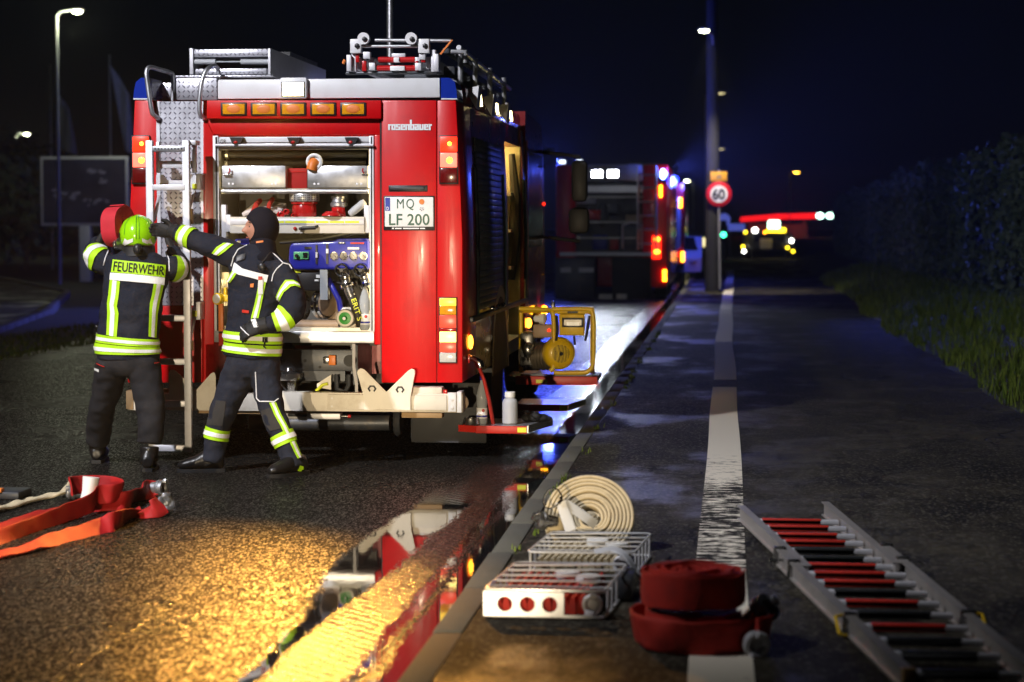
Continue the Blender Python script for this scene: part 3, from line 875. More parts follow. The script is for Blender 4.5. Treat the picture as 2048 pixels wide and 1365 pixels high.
# pull-out tray
ty = B('tray', 'cream_paint', tk, (460, 728, 437, 467, .0, .03, .003), (460, 728, 434, 438, .0, .55))
B('tray_lip', 'satin_alu', ty, (460, 728, 438, 450, -.006, .001, .002))
B('marking_strip', 'yellow_strip', ty, (528, 568, 442.5, 446.5, -.0075, -.005), (570, 629, 442.5, 446.5, -.0075, -.005), (631, 657, 442.5, 446.5, -.0075, -.005), (659, 688, 442.5, 446.5, -.0075, -.005), (690, 718, 442.5, 446.5, -.0075, -.005))
mb = MB(); mb.tube([T(600, 458, -.01), T(604, 457, -.035), T(630, 456, -.035), T(635, 453, -.01)], [.012, .014, .014, .01], 8); h_ = mb.build('handle', M['black_plastic'], ty)
mb = MB(); mb.ell(T(590, 457.5, -.006), (.014, .012, .014), 12, 6); mb.build('button', M['red_gloss'], ty)
B('slide_bracket', 'satin_alu', tk, (441, 452, 410, 476, .02, .08, .003), (452, 461, 430, 464, .02, .06, .003))
B('slide_bracket', 'satin_alu', tk, (728, 739, 411, 466, .02, .08, .003))
# things lying in the tray
zt_ = T(500, 434, .1).z
hb = thing('hose_bundle', 'coiled whitish hose bundle at the left of the pull-out tray', 'hose', T(535, 434, .25))
mb = MB()
for k in range(7):
    a = T(486 + k * 3, 430 - k * 2.5, .12 + .05 * k); b = T(556 + (k % 3) * 8, 424 - k * 2.5, .14 + .04 * k); c = T(520, 414 - k * 2.2, .1 + .05 * k)
    pts = []
    for i in range(13):
        t_ = i / 12
        pts.append(a * (1 - t_) ** 2 + c * 2 * t_ * (1 - t_) + b * t_ ** 2)
    mb.tube(pts, .017, 8)
mb.build('strands', M['satin_alu'] if 0 else mat('pale_rope', (.55, .5, .5), .8, var=.3, nscale=40), hb)
mb = MB(); mb.tube([T(505, 428, .1), T(512, 410, .08), T(520, 402, .2)], .02, 8); mb.tube([T(535, 426, .1), T(539, 408, .08), T(545, 399, .2)], .018, 8); mb.build('binding', M['red_hose'], hb)
sg = thing('suction_strainer', 'red strainer with a perforated metal basket standing in the tray', 'strainer', T(609, 434, .12))
mb = MB(); c = T(609, 434, .14); mb.lathe(c, (0, 0, 1), [(.085, 0), (.092, .01), (.092, .07), (.085, .09), (.1, .095), (.1, .11)], 24); mb.build('body', M['red_gloss'], sg)
pm = NT('perforated'); vr = pm.N.new('ShaderNodeTexVoronoi'); vr.inputs['Scale'].default_value = 70; vr.inputs['Randomness'].default_value = 0; pm.L.new(pm.co, vr.inputs['Vector'])
pm.L.new(pm.mix(pm.mr(vr.outputs['Distance'], .35, .45), (.02, .02, .02), (.6, .6, .6)), pm.b.inputs['Base Color']); pm.b.inputs['Metallic'].default_value = .7; pm.b.inputs['Roughness'].default_value = .35
mb = MB(); mb.lathe(c + Vector((0, 0, .112)), (0, 0, 1), [(.108, 0), (.112, .012), (.112, .055), (.108, .062), (.06, .062)], 24); mb.build('basket', pm.m, sg)
for i, (px, py, r) in enumerate(((563, 430, .03), (574, 424, .025), (588, 432, .02))):
    mb = MB(); c = T(px, py, .06); mb.lathe(c, (0, -1, 0), [(r * .5, 0), (r, .01), (r, .03), (r * .6, .035), (r * .5, .02)], 8)
    tag(mb.build('hose_adapter', M['red_gloss']), ('small red cap lying left in the tray row of caps', 'upper red cap behind the other caps in the tray', 'red cap lying closest to the strainer in the tray')[i], 'adapter', 'red caps in the tray')
dv = thing('distributor', 'red and silver coupling piece right of the strainer in the tray', 'coupling', T(676, 434, .12))
c = T(677, 434, .13)
mb = MB(); mb.lathe(c, (0, 0, 1), [(.05, 0), (.055, .01), (.05, .07)], 18); mb.build('body', M['red_gloss'], dv)
mb = MB(); mb.lathe(c + Vector((0, 0, .07)), (0, 0, 1), [(.05, 0), (.062, .01), (.062, .03), (.05, .04), (.048, .06), (.056, .065), (.056, .08), (.035, .085), (.03, .04)], 20); mb.build('coupling', M['aluminium'], dv)
mb = MB(); c2 = T(664, 432, .02); mb.lathe(c2, (0, 0, 1), [(.03, .03), (.045, .033), (.05, .03), (.075, .01), (.078, 0), (.03, .0)], 20); mb.build('hand_wheel', M['red_gloss'], dv)
rl = MB(); rl.tube([T(700, 428, .08), T(708, 422, .07), T(726, 407, .1), T(730, 404, .1)], [.024, .03, .03, .024], 12)
tag(rl.build('paper_roll', M['milky_plastic']), 'short whitish roll lying at the right end of the tray', 'roll')

# pump panel
pb = MB(); a0 = [(578, 492), (585, 484), (668, 482), (672, 478), (738, 477), (739, 540), (660, 540), (590, 541), (581, 536), (576, 520)]
ppoly(pb, a0, .08, .5)
bm = bmesh.new(); me = pb.mesh(); bm.from_mesh(me); bmesh.ops.recalc_face_normals(bm, faces=bm.faces); bmesh.ops.bevel(bm, geom=[e for e in bm.edges if e.calc_face_angle(0) > .5], offset=.022, segments=3, affect='EDGES', profile=.5)
pp = MB().bm(bm).build('pump_panel', M['pump_blue'], tk)
B('divider', 'black_plastic', pp, (631, 634.5, 490, 528, .07, .1), (652, 656, 488, 528, .07, .1))
B('hinge', 'satin_alu', pp, (631, 635, 505, 516, .062, .08), (652, 656.5, 498, 507, .062, .08))
dsp = B('display', 'green_display' if 'green_display' in M else 'gauge_face', pp, (587, 617, 504, 519, .066, .085, .004)) if 0 else None
mat('green_display', (.12, .45, .2), .3)
dsp = B('display', 'green_display', pp, (587, 617, 504, 519, .066, .085, .004))
B('screen', 'dark_glass', dsp, (606, 615, 506, 516, .063, .068))
mb = MB(); mb.lathe(T(594, 512, .066), (0, -1, 0), [(.014, 0), (.014, .02), (.01, .024)], 12); mb.build('knob', M['black_plastic'], dsp)
for cx, m in ((668.5, 'gauge_face'), (687.5, 'dark_steel'), (707, 'dark_steel'), (727, 'gauge_face')):
    mb = MB(); mb.lathe(T(cx, 512.5, .08), (0, -1, 0), [(.031, 0), (.031, .014), (.027, .018), (.026, .012)], 22); g_ = mb.build('gauge', M['chrome'], pp)
    mb = MB(); mb.lathe(T(cx, 512.5, .072), (0, -1, 0), [(.026, 0), (.0255, .003)], 20); mb.build('dial', M[m], g_)
    mb = MB(); mb.tube([T(cx - 2, 509, .067), T(cx + 4, 516, .067)], .0016, 4); mb.build('needle', M['black_print'], g_)
B('label_plate', 'gauge_face', pp, (695, 718, 495, 499.5, .073, .082)); B('label_plate', 'black_plastic', pp, (609, 623, 494, 498.5, .073, .082), (676, 690, 484, 488, .073, .082))
B('red_print', 'red_gloss', pp, (701, 728, 485, 488.5, .0745, .082))
B('label_print', 'white_print', pp, (679, 683, 485, 487, .0715, .074), (685, 688, 485, 487, .0715, .074))
B('control_box', 'pump_blue', tk, (470, 498, 478, 490, .1, .3, .006)); B('control_label', 'gauge_face', tk, (474, 481, 482, 486, .094, .105))
mb = MB(); mb.tube([T(560, 486, .1), T(640, 480, .08), T(700, 468, .1)], .014, 8); mb.build('drain_hose', M['black_rubber'], tk)
B('motor_box', 'black_plastic', tk, (590, 642, 543, 582, .12, .5, .01)); B('motor_label', 'gauge_face', tk, (632, 640, 550, 556.5, .112, .124), (629, 637, 559.5, 563, .112, .124)); B('warning_label', 'yellow_strip', tk, (587, 601, 541.5, 546, .112, .124))
B('clear_plate', 'clear_plastic', tk, (640, 655, 540, 600, .05, .065))
# valves and outlets
for cx, sx in ((683, 0), (721, 6)):
    v_ = MB(); c = T(cx, 541, .02); n = 24
    v_.tube([c + Vector((.046 * math.cos(6.283 * i / n), -.01 * math.sin(3 * 6.283 * i / n), .046 * math.sin(6.283 * i / n) * .95)) for i in range(n)], .008, 7, closed=True)
    for k in range(3):
        a = k * 2.094 + .5
        v_.cyl(c, c + Vector((.046 * math.cos(a), 0, .044 * math.sin(a))), .007, 6)
    v_.lathe(c + Vector((0, -.012, 0)), (0, 1, 0), [(.014, 0), (.014, .06)], 10)
    vv = v_.build('hand_wheel', M['black_plastic'], tk)
    b_ = MB(); p0 = T(cx + 6, 548, .09); p1 = T(cx + 12 + sx * .3, 572, .07)
    b_.tube([p0, p0.lerp(p1, .25), p0.lerp(p1, .4), p0.lerp(p1, .8), p1], [.036, .045, .038, .04, .046], 16)
    b_.build('valve_body', M['steel'], tk)
    b_ = MB(); dv_ = (p1 - p0).normalized(); b_.lathe(p1, dv_, [(.055, -.012), (.06, -.008), (.06, .01), (.055, .014)], 18); b_.build('coupling_ring', M['chrome'], tk)
    if not sx:
        b_ = MB(); b_.tube([p1, T(701, 590, .05), T(706, 600, .05)], [.04, .036, .034], 14); b_.build('outlet_tail', M['steel'], tk)
q = MB(); qp = [T(704, 594, .05), T(709, 610, .03), T(716, 632, .03), T(722, 652, .06), T(728, 660, .1)]
q.tube(qp, .034, 14); dh = tag(q.build('pressure_hose', M['dark_hose']), 'dark hose with yellow lettering coupled to the pump outlet', 'hose')
me = text_mesh('ERIT S', 1, .01, 1.05)
xs = [v.co.x for v in me.vertices]; x0_, x1_ = min(xs), max(xs)
for v in me.vertices:
    s_ = (v.co.x - x0_) / (x1_ - x0_); yy = v.co.y - .35
    c = T(707 + 13 * s_, 598 + 43 * s_, -.006); v.co = c + Vector((yy * .05, 0, yy * .02))
me.materials.clear(); link('print', me, M['yellow_strip'], dh, 0)
q = MB(); q.tube([T(657, 560, .15), T(665, 575, .1), T(678, 600, .1), T(685, 640, .15)], .022, 10); q.build('blue_line', M['pump_blue'], tk)
q = MB(); q.tube([T(662, 562, .2), T(690, 570, .12), T(704, 610, .14), T(700, 650, .2)], .012, 8); q.build('black_line', M['black_rubber'], tk)
# pump housing: big steel volute with flanges
pu = MB(); c = T(612, 612, .25); pu.lathe(c + Vector((-.1, -.05, 0)), (.8, -.6, 0), [(.05, -.1), (.12, -.08), (.15, -.02), (.155, .0), (.15, .03), (.12, .05), (.13, .055), (.13, .075), (.06, .08), (.05, .14)], 28)
ph_ = pu.build('pump_housing', M['steel'], tk)
for k in (0, .05):
    q = MB(); q.lathe(T(640 + k * 200, 608, .2), (.85, -.5, 0), [(.04, 0), (.105, 0), (.115, .01), (.105, .025), (.05, .03)], 26); q.build('flange', M['chrome'], ph_)
q = MB(); q.lathe(T(652, 606, .2), (.85, -.5, 0), [(.1, 0), (.1, .03), (.03, .035)], 24); q.build('flange', M['tan_pipe'], ph_)
B('fittings', 'steel', tk, (648, 660, 575, 600, .1, .2, .01)); B('fitting_block', 'tan_pipe', tk, (655, 676, 595, 648, .25, .5, .01))
q = MB(); q.cyl(T(585, 650, .16), T(678, 650, .16), .038, 16); q.build('suction_pipe', M['tan_pipe'], tk)
fc = MB(); c = T(690, 637, .0); fc.lathe(c + Vector((0, .12, 0)), (0, -1, 0), [(.07, 0), (.07, .06), (.06, .07), (.066, .08), (.07, .1), (.062, .12), (.05, .122)], 24)
f_ = fc.build('inlet', M['cream_paint'], tk); q = MB(); pbox(q, 680, 711, 615, 659, .1, .14, .02); q.build('inlet_plate', M['cream_paint'], f_)
q = MB(); q.lathe(c + Vector((0, .002, 0)), (0, -1, 0), [(.046, 0), (.046, .008), (.02, .012), (.012, .03)], 20); q.build('blind_cap', M['green_cap'], f_)
q = MB(); q.lathe(c + Vector((0, -.02, 0)), (0, -1, 0), [(.012, 0), (.012, .02)], 10); q.build('cap_knob', M['gauge_face'], f_)
# water bottle standing in the bay
def pet_bottle(base, h, label, m='clear_plastic', cap='pump_blue'):
    b = thing('water_bottle', label, 'bottle', base, 'water bottles on the truck')
    r = h * .115; mb = MB()
    mb.lathe(base, (0, 0, 1), [(r * .8, 0), (r, h * .03), (r, h * .3), (r * .9, h * .36), (r, h * .42), (r, h * .62), (r * .75, h * .74), (r * .4, h * .86), (r * .36, h * .93)], 18); mb.build('body', M[m], b)
    mb = MB(); mb.lathe(base, (0, 0, 1), [(r * 1.015, h * .12), (r * 1.02, h * .121), (r * 1.02, h * .34), (r * 1.015, h * .341)], 18); l_ = mb.build('label', M['white_print'], b)
    mb = MB(); mb.ell(Vector(base) + Vector((r * .3, -r * .96, h * .29)), (r * .3, r * .08, r * .3), 10, 6); mb.build('label_mark', M['red_gloss'], l_)
    mb = MB(); mb.lathe(base, (0, 0, 1), [(r * 1.03, h * .15), (r * 1.032, h * .151), (r * 1.032, h * .185), (r * 1.03, h * .186)], 18); mb.build('label_band', M['pump_blue'], l_)
    mb = MB(); mb.lathe(base, (0, 0, 1), [(r * .42, h * .92), (r * .42, h), (r * .2, h)], 12); mb.build('cap', M[cap], b)
    return b
pet_bottle(T(730, 661, .05), .36, 'clear water bottle with a white label in the right corner of the equipment bay')
# hand lamp and yellow tools on the left inside
hl = thing('hand_lamp', 'yellow hand lamp hooked at the left edge of the bay', 'lamp', T(444, 612, -.02))
mb = MB(); mb.lathe(T(437, 598, -.02), (-.5, -1, 0), [(.03, -.05), (.042, -.02), (.044, .02), (.036, .022)], 18); mb.build('head', M['yellow_paint'], hl)
mb = MB(); mb.lathe(T(437, 598, -.02), (-.5, -1, 0), [(.035, .022), (.034, .026)], 18); mb.build('glass', M['gauge_face'], hl)
mb = MB(); pbox(mb, 441, 457, 590, 604, -.02, .06, .008); pbox(mb, 447, 453, 575, 592, 0, .05, .006); mb.build('grip', M['yellow_paint'], hl)
ax = thing('rescue_tool', 'orange handled tool hanging at the left bay edge below the hand lamp', 'tool', T(443, 680, .0))
mb = MB(); pbox(mb, 437, 446, 608, 668, -.02, .02, .005); mb.build('handle', M['orange_plastic'], ax)
mb = MB(); pbox(mb, 437, 447, 667, 692, -.03, .01, .005); mb.build('sheath', M['red_hose'], ax)
mb = MB(); pbox(mb, 437, 458, 545, 575, .15, .2, .006); mb.build('switch_box', M['cream_paint'], tk)
mb = MB()
for k in range(6): mb.tube([T(440 + k * 4, 560, .1), T(444 + k * 3, 580, .06), T(441 + k * 4, 612, .1)], .006, 6)
mb.build('wiring', M['steel'], tk)

# --- under the bay: chassis
B('cross_member', 'dark_steel', tk, (540, 706, 700, 742, .15, .22, .008), (590, 690, 742, 762, .16, .2))
B('frame_rail', 'dark_steel', tk, (540, 556, 690, 770, .2, 5.5), (702, 716, 690, 770, .2, 5.5))
for px, py, r in ((568, 722, .012), (610, 722, .012), (640, 735, .01), (699, 722, .045)):
    MB().lathe(T(px, py, .148), (0, -1, 0), [(r, 0), (r, .004)], 18).build('hole', M['black_print'], tk)
tl_ = B('trailer_socket', 'chrome', tk, (646, 658, 714, 728, .1, .15, .006)); B('socket_flap', 'orange_plastic', tl_, (657, 671, 711, 731, .1, .14, .006))
mb = MB(); c = T(578, 755, .05); mb.lathe(c, (0, 0, 1), [(.09, -.02), (.1, 0), (.1, .03), (.03, .05), (.02, .07)], 20); mb.lathe(c + Vector((.02, 0, -.12)), (0, 0, 1), [(.03, 0), (.04, .02), (.04, .1)], 12); mb.build('tow_coupling', M['steel'], tk)
mb = MB(); mb.tube([T(560, 765, .08), T(575, 785, .05), T(590, 788, .05)], .008, 6); mb.build('safety_chain', M['dark_steel'], tk); mb = MB(); mb.tube([T(672, 750, .1), T(674, 778, .1), T(690, 784, .1), T(697, 770, .1), T(697, 750, .1)], .02, 8); mb.build('tow_hook', M['dark_steel'], tk)
mb = MB(); mb.tube([T(707.5, 688, .02), T(707.5, 735, .02), T(713, 770, .0), T(713, 800, -.02)], .011, 4); mb.build('stay', M['white_paint'], tk)
mb = MB(); ppoly(mb, [(634, 775), (634, 768), (662, 750), (662, 780)], .08, .1); mb.build('gusset', M['cream_paint'], tk)
mb = MB(); mb.tube([T(632, 783, .06), T(645, 770, .05), T(655, 768, .06)], .012, 6); mb.build('yellow_hose_end', M['yellow_strip'], tk)
# --- bumper beam with V plates
bb = B('bumper', 'cream_paint', tk, (540, 925, 788, 822, -.1, .02, .004), (318, 541, 789, 821, -.1, .02, .004), (255, 318, 790, 821, -.1, .02, .004))
B('beam_sleeve', 'cream_paint', bb, (655, 893, 791, 819, -.118, -.099, .005))
B('beam_sleeve', 'white_paint', bb, (896, 912, 786, 824, -.125, -.09, .003), (914, 923, 784, 826, -.115, .03, .003))
mb = MB()
for py in (799, 815): mb.lathe(T(904, py, -.125), (0, -1, 0), [(.013, 0), (.013, .006), (.006, .008)], 10)
for py in (797, 813): mb.lathe(T(664, py, -.118), (0, -1, 0), [(.006, 0), (.006, .004)], 8)
mb.build('bolts', M['white_paint'], bb)
B('hinge_box', 'cream_paint', bb, (823, 884, 775, 790, -.09, .03, .01)); B('reflector', 'red_gloss', bb, (886, 894, 780, 788, -.09, -.06, .003))
B('wood_strip', 'wood_brown', bb, (803, 884, 826, 836, -.09, .03, .004)); B('lower_edge', 'wood_brown', bb, (395, 560, 822, 827, -.08, .0)); B('inner_post', 'wood_brown', bb, (321, 337, 779, 800, -.05, .02, .003), (252, 266, 782, 819, -.11, .0, .003))
def vplate(pts, hole, d):
    mb = MB(); ppoly(mb, pts, d, d + .014)
    bm = bmesh.new(); me = mb.mesh(); bm.from_mesh(me); bmesh.ops.recalc_face_normals(bm, faces=bm.faces); bmesh.ops.bevel(bm, geom=bm.edges[:], offset=.003, segments=2, affect='EDGES')
    v_ = MB().bm(bm).build('deflector_plate', M['cream_paint'], bb)
    if hole:
        q = MB(); n = 6; r0, r1 = .034, .019; c = T(hole[0], hole[1], d - .003); vs = []; fs = []
        A = [math.radians(60 * i + 0) for i in range(-1, 5)]
        for a in A: vs += [c + Vector((r0 * math.cos(a), 0, r0 * .85 * math.sin(a))), c + Vector((r1 * math.cos(a), 0, r1 * .85 * math.sin(a)))]
        for i in range(5): fs.append((2 * i, 2 * i + 2, 2 * i + 3, 2 * i + 1))
        q.add(vs, fs).build('slot', M['black_print'], v_, ang=0)
    return v_
vplate([(714, 746), (716, 740), (722, 737), (729, 740), (773, 785), (776, 818), (729, 821), (727, 792)], (744, 778), -.135)
vplate([(817, 741), (823, 738), (829, 740), (830, 746), (821, 796), (821, 822), (771, 819), (760, 806), (760, 798), (764, 793)], (800, 780), -.152)
vplate([(337, 747), (340, 741), (347, 740), (352, 743), (395, 785), (395, 819), (338, 819)], None, -.135)
vplate([(431, 752), (428, 745), (422, 747), (384, 790), (378, 800), (384, 818), (432, 820)], None, -.152)
B('lower_tube', 'satin_alu', tk, (560, 680, 828, 838, .0, .1, .003)); B('lower_tube', 'dark_steel', tk, (575, 613, 827, 834, -.03, .0, .01))
mb = MB(); mb.cyl(T(684, 833, .02), T(700, 833, .02), .009); t_ = mb.build('marker_pin', M['steel'], tk); mb = MB(); mb.cyl(T(696, 833, .02), T(702, 833, .02), .012); mb.build('tip', M['red_gloss'], t_)
mb = MB(); mb.cyl(T(500, 846, .6), T(780, 846, .6), .06, 16); mb.lathe(T(790, 843, .6), (1, 0, 0), [(.1, 0), (.12, .02), (.1, .05)], 14); mb.build('axle', M['dark_steel'], tk)

# --- fold-down rear ladder
ld = MB()
lad = None
for (x0, x1, y1) in ((297, 304.5, 905), (369.5, 377.5, 905)):
    mb = MB(); pbox(mb, x0, x1, 281, y1, -.32, -.28, .004); o_ = mb.build('ladder_rail', M['satin_alu'], tk)
for i, py in enumerate((298, 375, 462, 550, 637, 724, 808, 897)):
    B('rung', 'satin_alu' if i else 'aluminium', tk, (304, 370, py - 6, py + 6, -.325, -.27, .006))
mb = MB()
for k in range(9): pbox(mb, 309 + k * 6.6, 311.5 + k * 6.6, 296.5, 299.5, -.3265, -.324)
mb.build('grip_holes', M['black_print'], tk)
B('upper_frame', 'satin_alu', tk, (312, 318.5, 284, 346, -.2, -.16, .003), (384, 391, 284, 346, -.2, -.16, .003), (318, 384, 322, 337, -.2, -.17, .003), (376, 391, 281, 290, -.28, -.16, .003))
mb = MB(); ppoly(mb, [(312, 377), (312, 350), (326, 350), (334, 361), (378, 361), (388, 350), (399, 350), (399, 377)], -.13, -.11); mb.build('bracket', M['satin_alu'], tk)
B('hinge_lug', 'satin_alu', tk, (392, 400, 348, 380, -.15, -.0, .003), (392, 400, 604, 640, -.15, 0, .003))
mb = MB(); ppoly(mb, [(380, 640), (384, 616), (392, 604), (396, 604), (396, 640)], -.13, -.11); mb.build('bracket', M['satin_alu'], tk)
for (a, b) in (((391, 372), (378, 420)), ((391, 628), (379, 684)), ((318, 392), (309, 440))):
    mb = MB(); mb.tube([T(a[0], a[1], -.1), T(b[0], b[1], -.27)], .013, 6); mb.build('strut', M['satin_alu'], tk)
B('clip', 'wood_brown', tk, (375, 384, 418, 448, -.29, -.25, .003), (377, 384.5, 682, 702, -.29, -.25, .003)); B('yellow_pad', 'yellow_strip', tk, (384, 393, 368, 378, -.16, -.12, .004), (384, 393, 622, 634, -.16, -.12, .004), (313, 320, 370, 377, -.16, -.12, .004))
# --- grab rails on the roof edge
def rail(name, pts, r=.017):
    # round the corners with a Catmull-Rom pass
    P_ = [Vector(p) for p in pts]; out = []
    for i in range(len(P_) - 1):
        p0 = P_[max(i - 1, 0)]; p1 = P_[i]; p2 = P_[i + 1]; p3 = P_[min(i + 2, len(P_) - 1)]
        for k in range(6):
            t_ = k / 6
            out.append(.5 * ((2 * p1) + (p2 - p0) * t_ + (2 * p0 - 5 * p1 + 4 * p2 - p3) * t_ ** 2 + (3 * p1 - p0 - 3 * p2 + p3) * t_ ** 3))
    out.append(P_[-1])
    mb = MB(); mb.tube(out, r, 10); return mb.build(name, M['aluminium'], tk)
rail('grab_rail', [T(318, 237, -.01), T(310, 233, -.05), T(303, 220, -.07), T(294, 160, -.07), T(293, 143, -.06), T(300, 135, -.02), T(320, 140, .15), T(340, 146, .3), T(346, 155, .32), T(345, 203, .32)])
rail('grab_rail', [T(411, 237, -.01), T(404, 234, -.05), T(399, 222, -.07), T(401, 180, -.07), T(408, 150, -.05), T(418, 136, .0), T(430, 133, .2), T(437, 145, .32), T(436, 203, .32)])

# --- body behind the rear bay
def cross(y, inset=0.0, top=0.0):
    f = YR / 1.0
    return [(XL + inset, y, ZB), (XR - inset, y, ZB), (XR - inset, y, T(925, 480).z), (T(919, 330).x - inset, y, T(919, 330).z), (T(912, 201).x - inset, y, T(912, 201).z), (T(912, 201).x - .1, y, ZT + top), (T(269, 201).x + .1, y, ZT + top), (T(269, 201).x + inset, y, T(269, 201).z), (T(257, 480).x + inset, y, T(257, 480).z)]
def loft_box(name, y0, y1, m, inset=0.0):
    mb = MB(); mb.rings([cross(y0, inset), cross(y1, inset)]); return mb.build(name, M[m], tk, ang=25)
loft_box('body', YR + .79, 17.7, 'shaded_red')
loft_box('body', 19.2, 19.4, 'shaded_red')
mb = MB(); mb.box(XL, XR - .55, 17.7, 19.2, ZB, ZT); mb.build('body_core', M['shaded_red'], tk)
mb = MB(); mb.box(XR - .55, XR - .06, 17.7, 19.2, 2.42, ZT); mb.build('lintel', M['shaded_red'], tk)
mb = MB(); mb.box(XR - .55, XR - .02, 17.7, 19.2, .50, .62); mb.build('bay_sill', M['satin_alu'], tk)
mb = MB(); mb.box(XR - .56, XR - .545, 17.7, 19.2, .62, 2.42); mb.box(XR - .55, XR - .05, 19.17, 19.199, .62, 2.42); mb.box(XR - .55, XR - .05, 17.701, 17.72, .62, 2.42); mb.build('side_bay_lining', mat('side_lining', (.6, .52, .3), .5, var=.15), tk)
mb = MB(); mb.box(XR - .3, XR - .27, 18.0, 19.1, 2.39, 2.41); mb.build('side_bay_led', M['side_led'], tk)
mb = MB()
for i in range(4): mb.box(XR - .5, XR - .1, 18.9 - .02 * i, 19.16, .9 + i * .35, .93 + i * .35)
mb.build('side_shelf', M['interior_alu'], tk)
mb = MB(); mb.tube([(XR - .12, 19.1, 2.35), (XR - .08, 19.08, 1.9), (XR - .1, 19.1, 1.5), (XR - .14, 19.1, 1.15)], [.03, .05, .06, .05], 8); mb.build('hanging_strap', M['dark_hose'], tk)
# side shutter and its rails
for (y0, y1) in ((15.5, 17.3),):
    for k in range(26):
        z0 = 1.0 + k * .052
        if z0 > 2.3: break
        xo = XR + (T(919, 330).x - XR) * max(0, (z0 - 1.55)) / (T(919, 330).z - 1.55)
        mb = MB(); mb.box(xo - .01, xo + .008, y0, y1, z0, z0 + .049, .004); mb.build('shutter_slat', M['dark_steel'], tk)
for y in (15.42, 17.34, 19.21):
    mb = MB(); mb.tube([(XR + .004, y, .95), (XR + .004, y, 1.6), (T(919, 330).x + .004, y, T(919, 330).z)], .02, 8); mb.build('shutter_rail', M['chrome'], tk)
mb = MB(); mb.box(XR - .01, XR + .03, 15.0, 19.3, .93, .97, .005); mb.build('side_trim', M['black_plastic'], tk)
for y in (16.2, 16.6, 17.0):
    mb = MB(); mb.ell((XR + .035, y, .99), (.02, .02, .02), 10, 6); mb.build('trim_knob', M['chrome'], tk)
# roof edge with side lamps
mb = MB(); mb.box(T(912, 201).x - .12, T(912, 201).x - .01, YR + .5, 19.3, ZT + .0, ZT + .16, .04); mb.build('roof_edge', M['shaded_red'], tk)
mb = MB(); mb.box(XL + .25, XR - .22, YR + .5, 19.3, ZT - .02, ZW - .03); mb.build('roof', M['satin_alu'], tk)
xe = T(912, 201).x
for y in (15.75, 16.9, 18.0):
    mb = MB(); mb.prism([(xe + .0, y, ZT + .02), (xe + .03, y, ZT + .03), (xe + .0, y, ZT + .14)], (0, .16, 0)); o_ = mb.build('side_lamp', M['white_paint'], tk)
    mb = MB(); mb.prism([(xe + .012, y + .1, ZT + .025), (xe + .04, y + .1, ZT + .03), (xe + .03, y + .1, ZT + .12), (xe + .005, y + .1, ZT + .125)], (0, .03, 0)); mb.build('led_strip', M['strip_warm'], o_)
for y in (15.4, 16.4, 17.5):
    mb = MB(); mb.prism([(xe - .04, y, ZT + .13), (xe + .07, y, ZT + .16), (xe + .05, y, ZT - .02)], (0, .2, 0)); mb.build('lamp_hood', M['white_paint'], tk)
# roof railing on the right
for y in (15.3, 16.2, 17.2, 18.3):
    mb = MB(); mb.cyl((xe - .06, y, ZW - .05), (xe - .06, y, ZW + .27), .022, 8); mb.build('roof_post', M['aluminium'], tk)
mb = MB(); mb.cyl((xe - .06, 15.2, ZW + .27), (xe - .06, 18.8, ZW + .2), .02, 8); mb.build('roof_rail', M['aluminium'], tk)
mb = MB(); mb.box(xe - .5, xe - .1, 15.3, 18.9, ZW - .02, ZW + .14, .02); mb.build('roof_trunk', M['dark_steel'], tk)
# portable ladders on the roof
gx0, gx1 = T(690, 100).x, T(880, 100).x
lb = thing('roof_ladder_stack', 'aluminium ladder stack with red rungs on the truck roof', 'ladder', T(785, 152, .1))
B('base_bar', 'dark_steel', lb, (690, 876, 142, 150, .05, .09, .01))
def lbar(name, m, *bx): return B(name, m, lb, *bx)
for (x0, x1) in ((703, 712), (862, 871)): lbar('upright', 'satin_alu', (x0, x1, 100, 144, .04, .1, .004))
for (x0, x1, xw) in ((700, 722, 729), (836, 858, 824)):
    lbar('roller_block', 'white_paint', (x0, x1, 78, 107, .0, .06, .006))
    mb = MB(); mb.lathe(T(xw, 78.5, .03), (0, -1, 0), [(.02, 0), (.044, .0), (.044, .05), (.02, .05)], 22); w_ = mb.build('roller', M['white_paint'], lb)
    mb = MB(); mb.lathe(T(xw, 78.5, -.021), (0, -1, 0), [(.018, 0), (.018, .012), (.008, .016)], 8); mb.build('hub', M['black_plastic'], w_)
    mb = MB(); mb.lathe(T((x0 + x1) / 2 + 3, 92, .0), (0, -1, 0), [(.02, 0), (.018, .014), (.008, .018)], 6); mb.build('bolt', M['black_plastic'], lb)
mb = MB(); mb.cyl(T(722, 93, .03), T(838, 93, .03), .012); mb.cyl(T(750, 81, .1), T(902, 82, .1), .014); mb.build('cross_bar', M['aluminium'], lb)
for i, (py, x0, x1) in enumerate(((120, 757, 830), (137, 754, 838))):
    mb = MB(); mb.cyl(T(x0, py, .06), T(x1, py, .06), .022, 12); mb.build('rung', M['red_gloss'], lb)
    lbar('sleeve', 'white_print', (787 if i == 0 else 780, 798 if i == 0 else 809, py - 5, py + 5, .025, .1, .003))
lbar('rail_end', 'satin_alu', (693, 702, 110, 143, .0, .1, .004), (867, 877, 108, 143, .0, .1, .004), (726, 740, 104, 118, .02, .08, .003), (738, 750, 126, 141, .02, .08, .003), (830, 842, 126, 141, .02, .08, .003), (838, 850, 104, 120, .02, .08, .003), (783, 810, 107, 115, .05, .09, .003))
for (x0, x1, y0, y1) in ((711, 718, 108, 125), (724, 732, 122, 143), (842, 850, 108, 125), (830, 836, 122, 140)): lbar('side_stripe', 'red_gloss', (x0, x1, y0, y1, .03, .09, .003))
za = T(785, 128, .1).z
for px in (716, 742, 832, 858):
    x = T(px, 120, .1).x
    mb = MB(); mb.box(x - .025, x + .025, YR + .12, 18.6, za - .04, za + .05, .006); mb.build('ladder_beam', M['satin_alu'], lb)
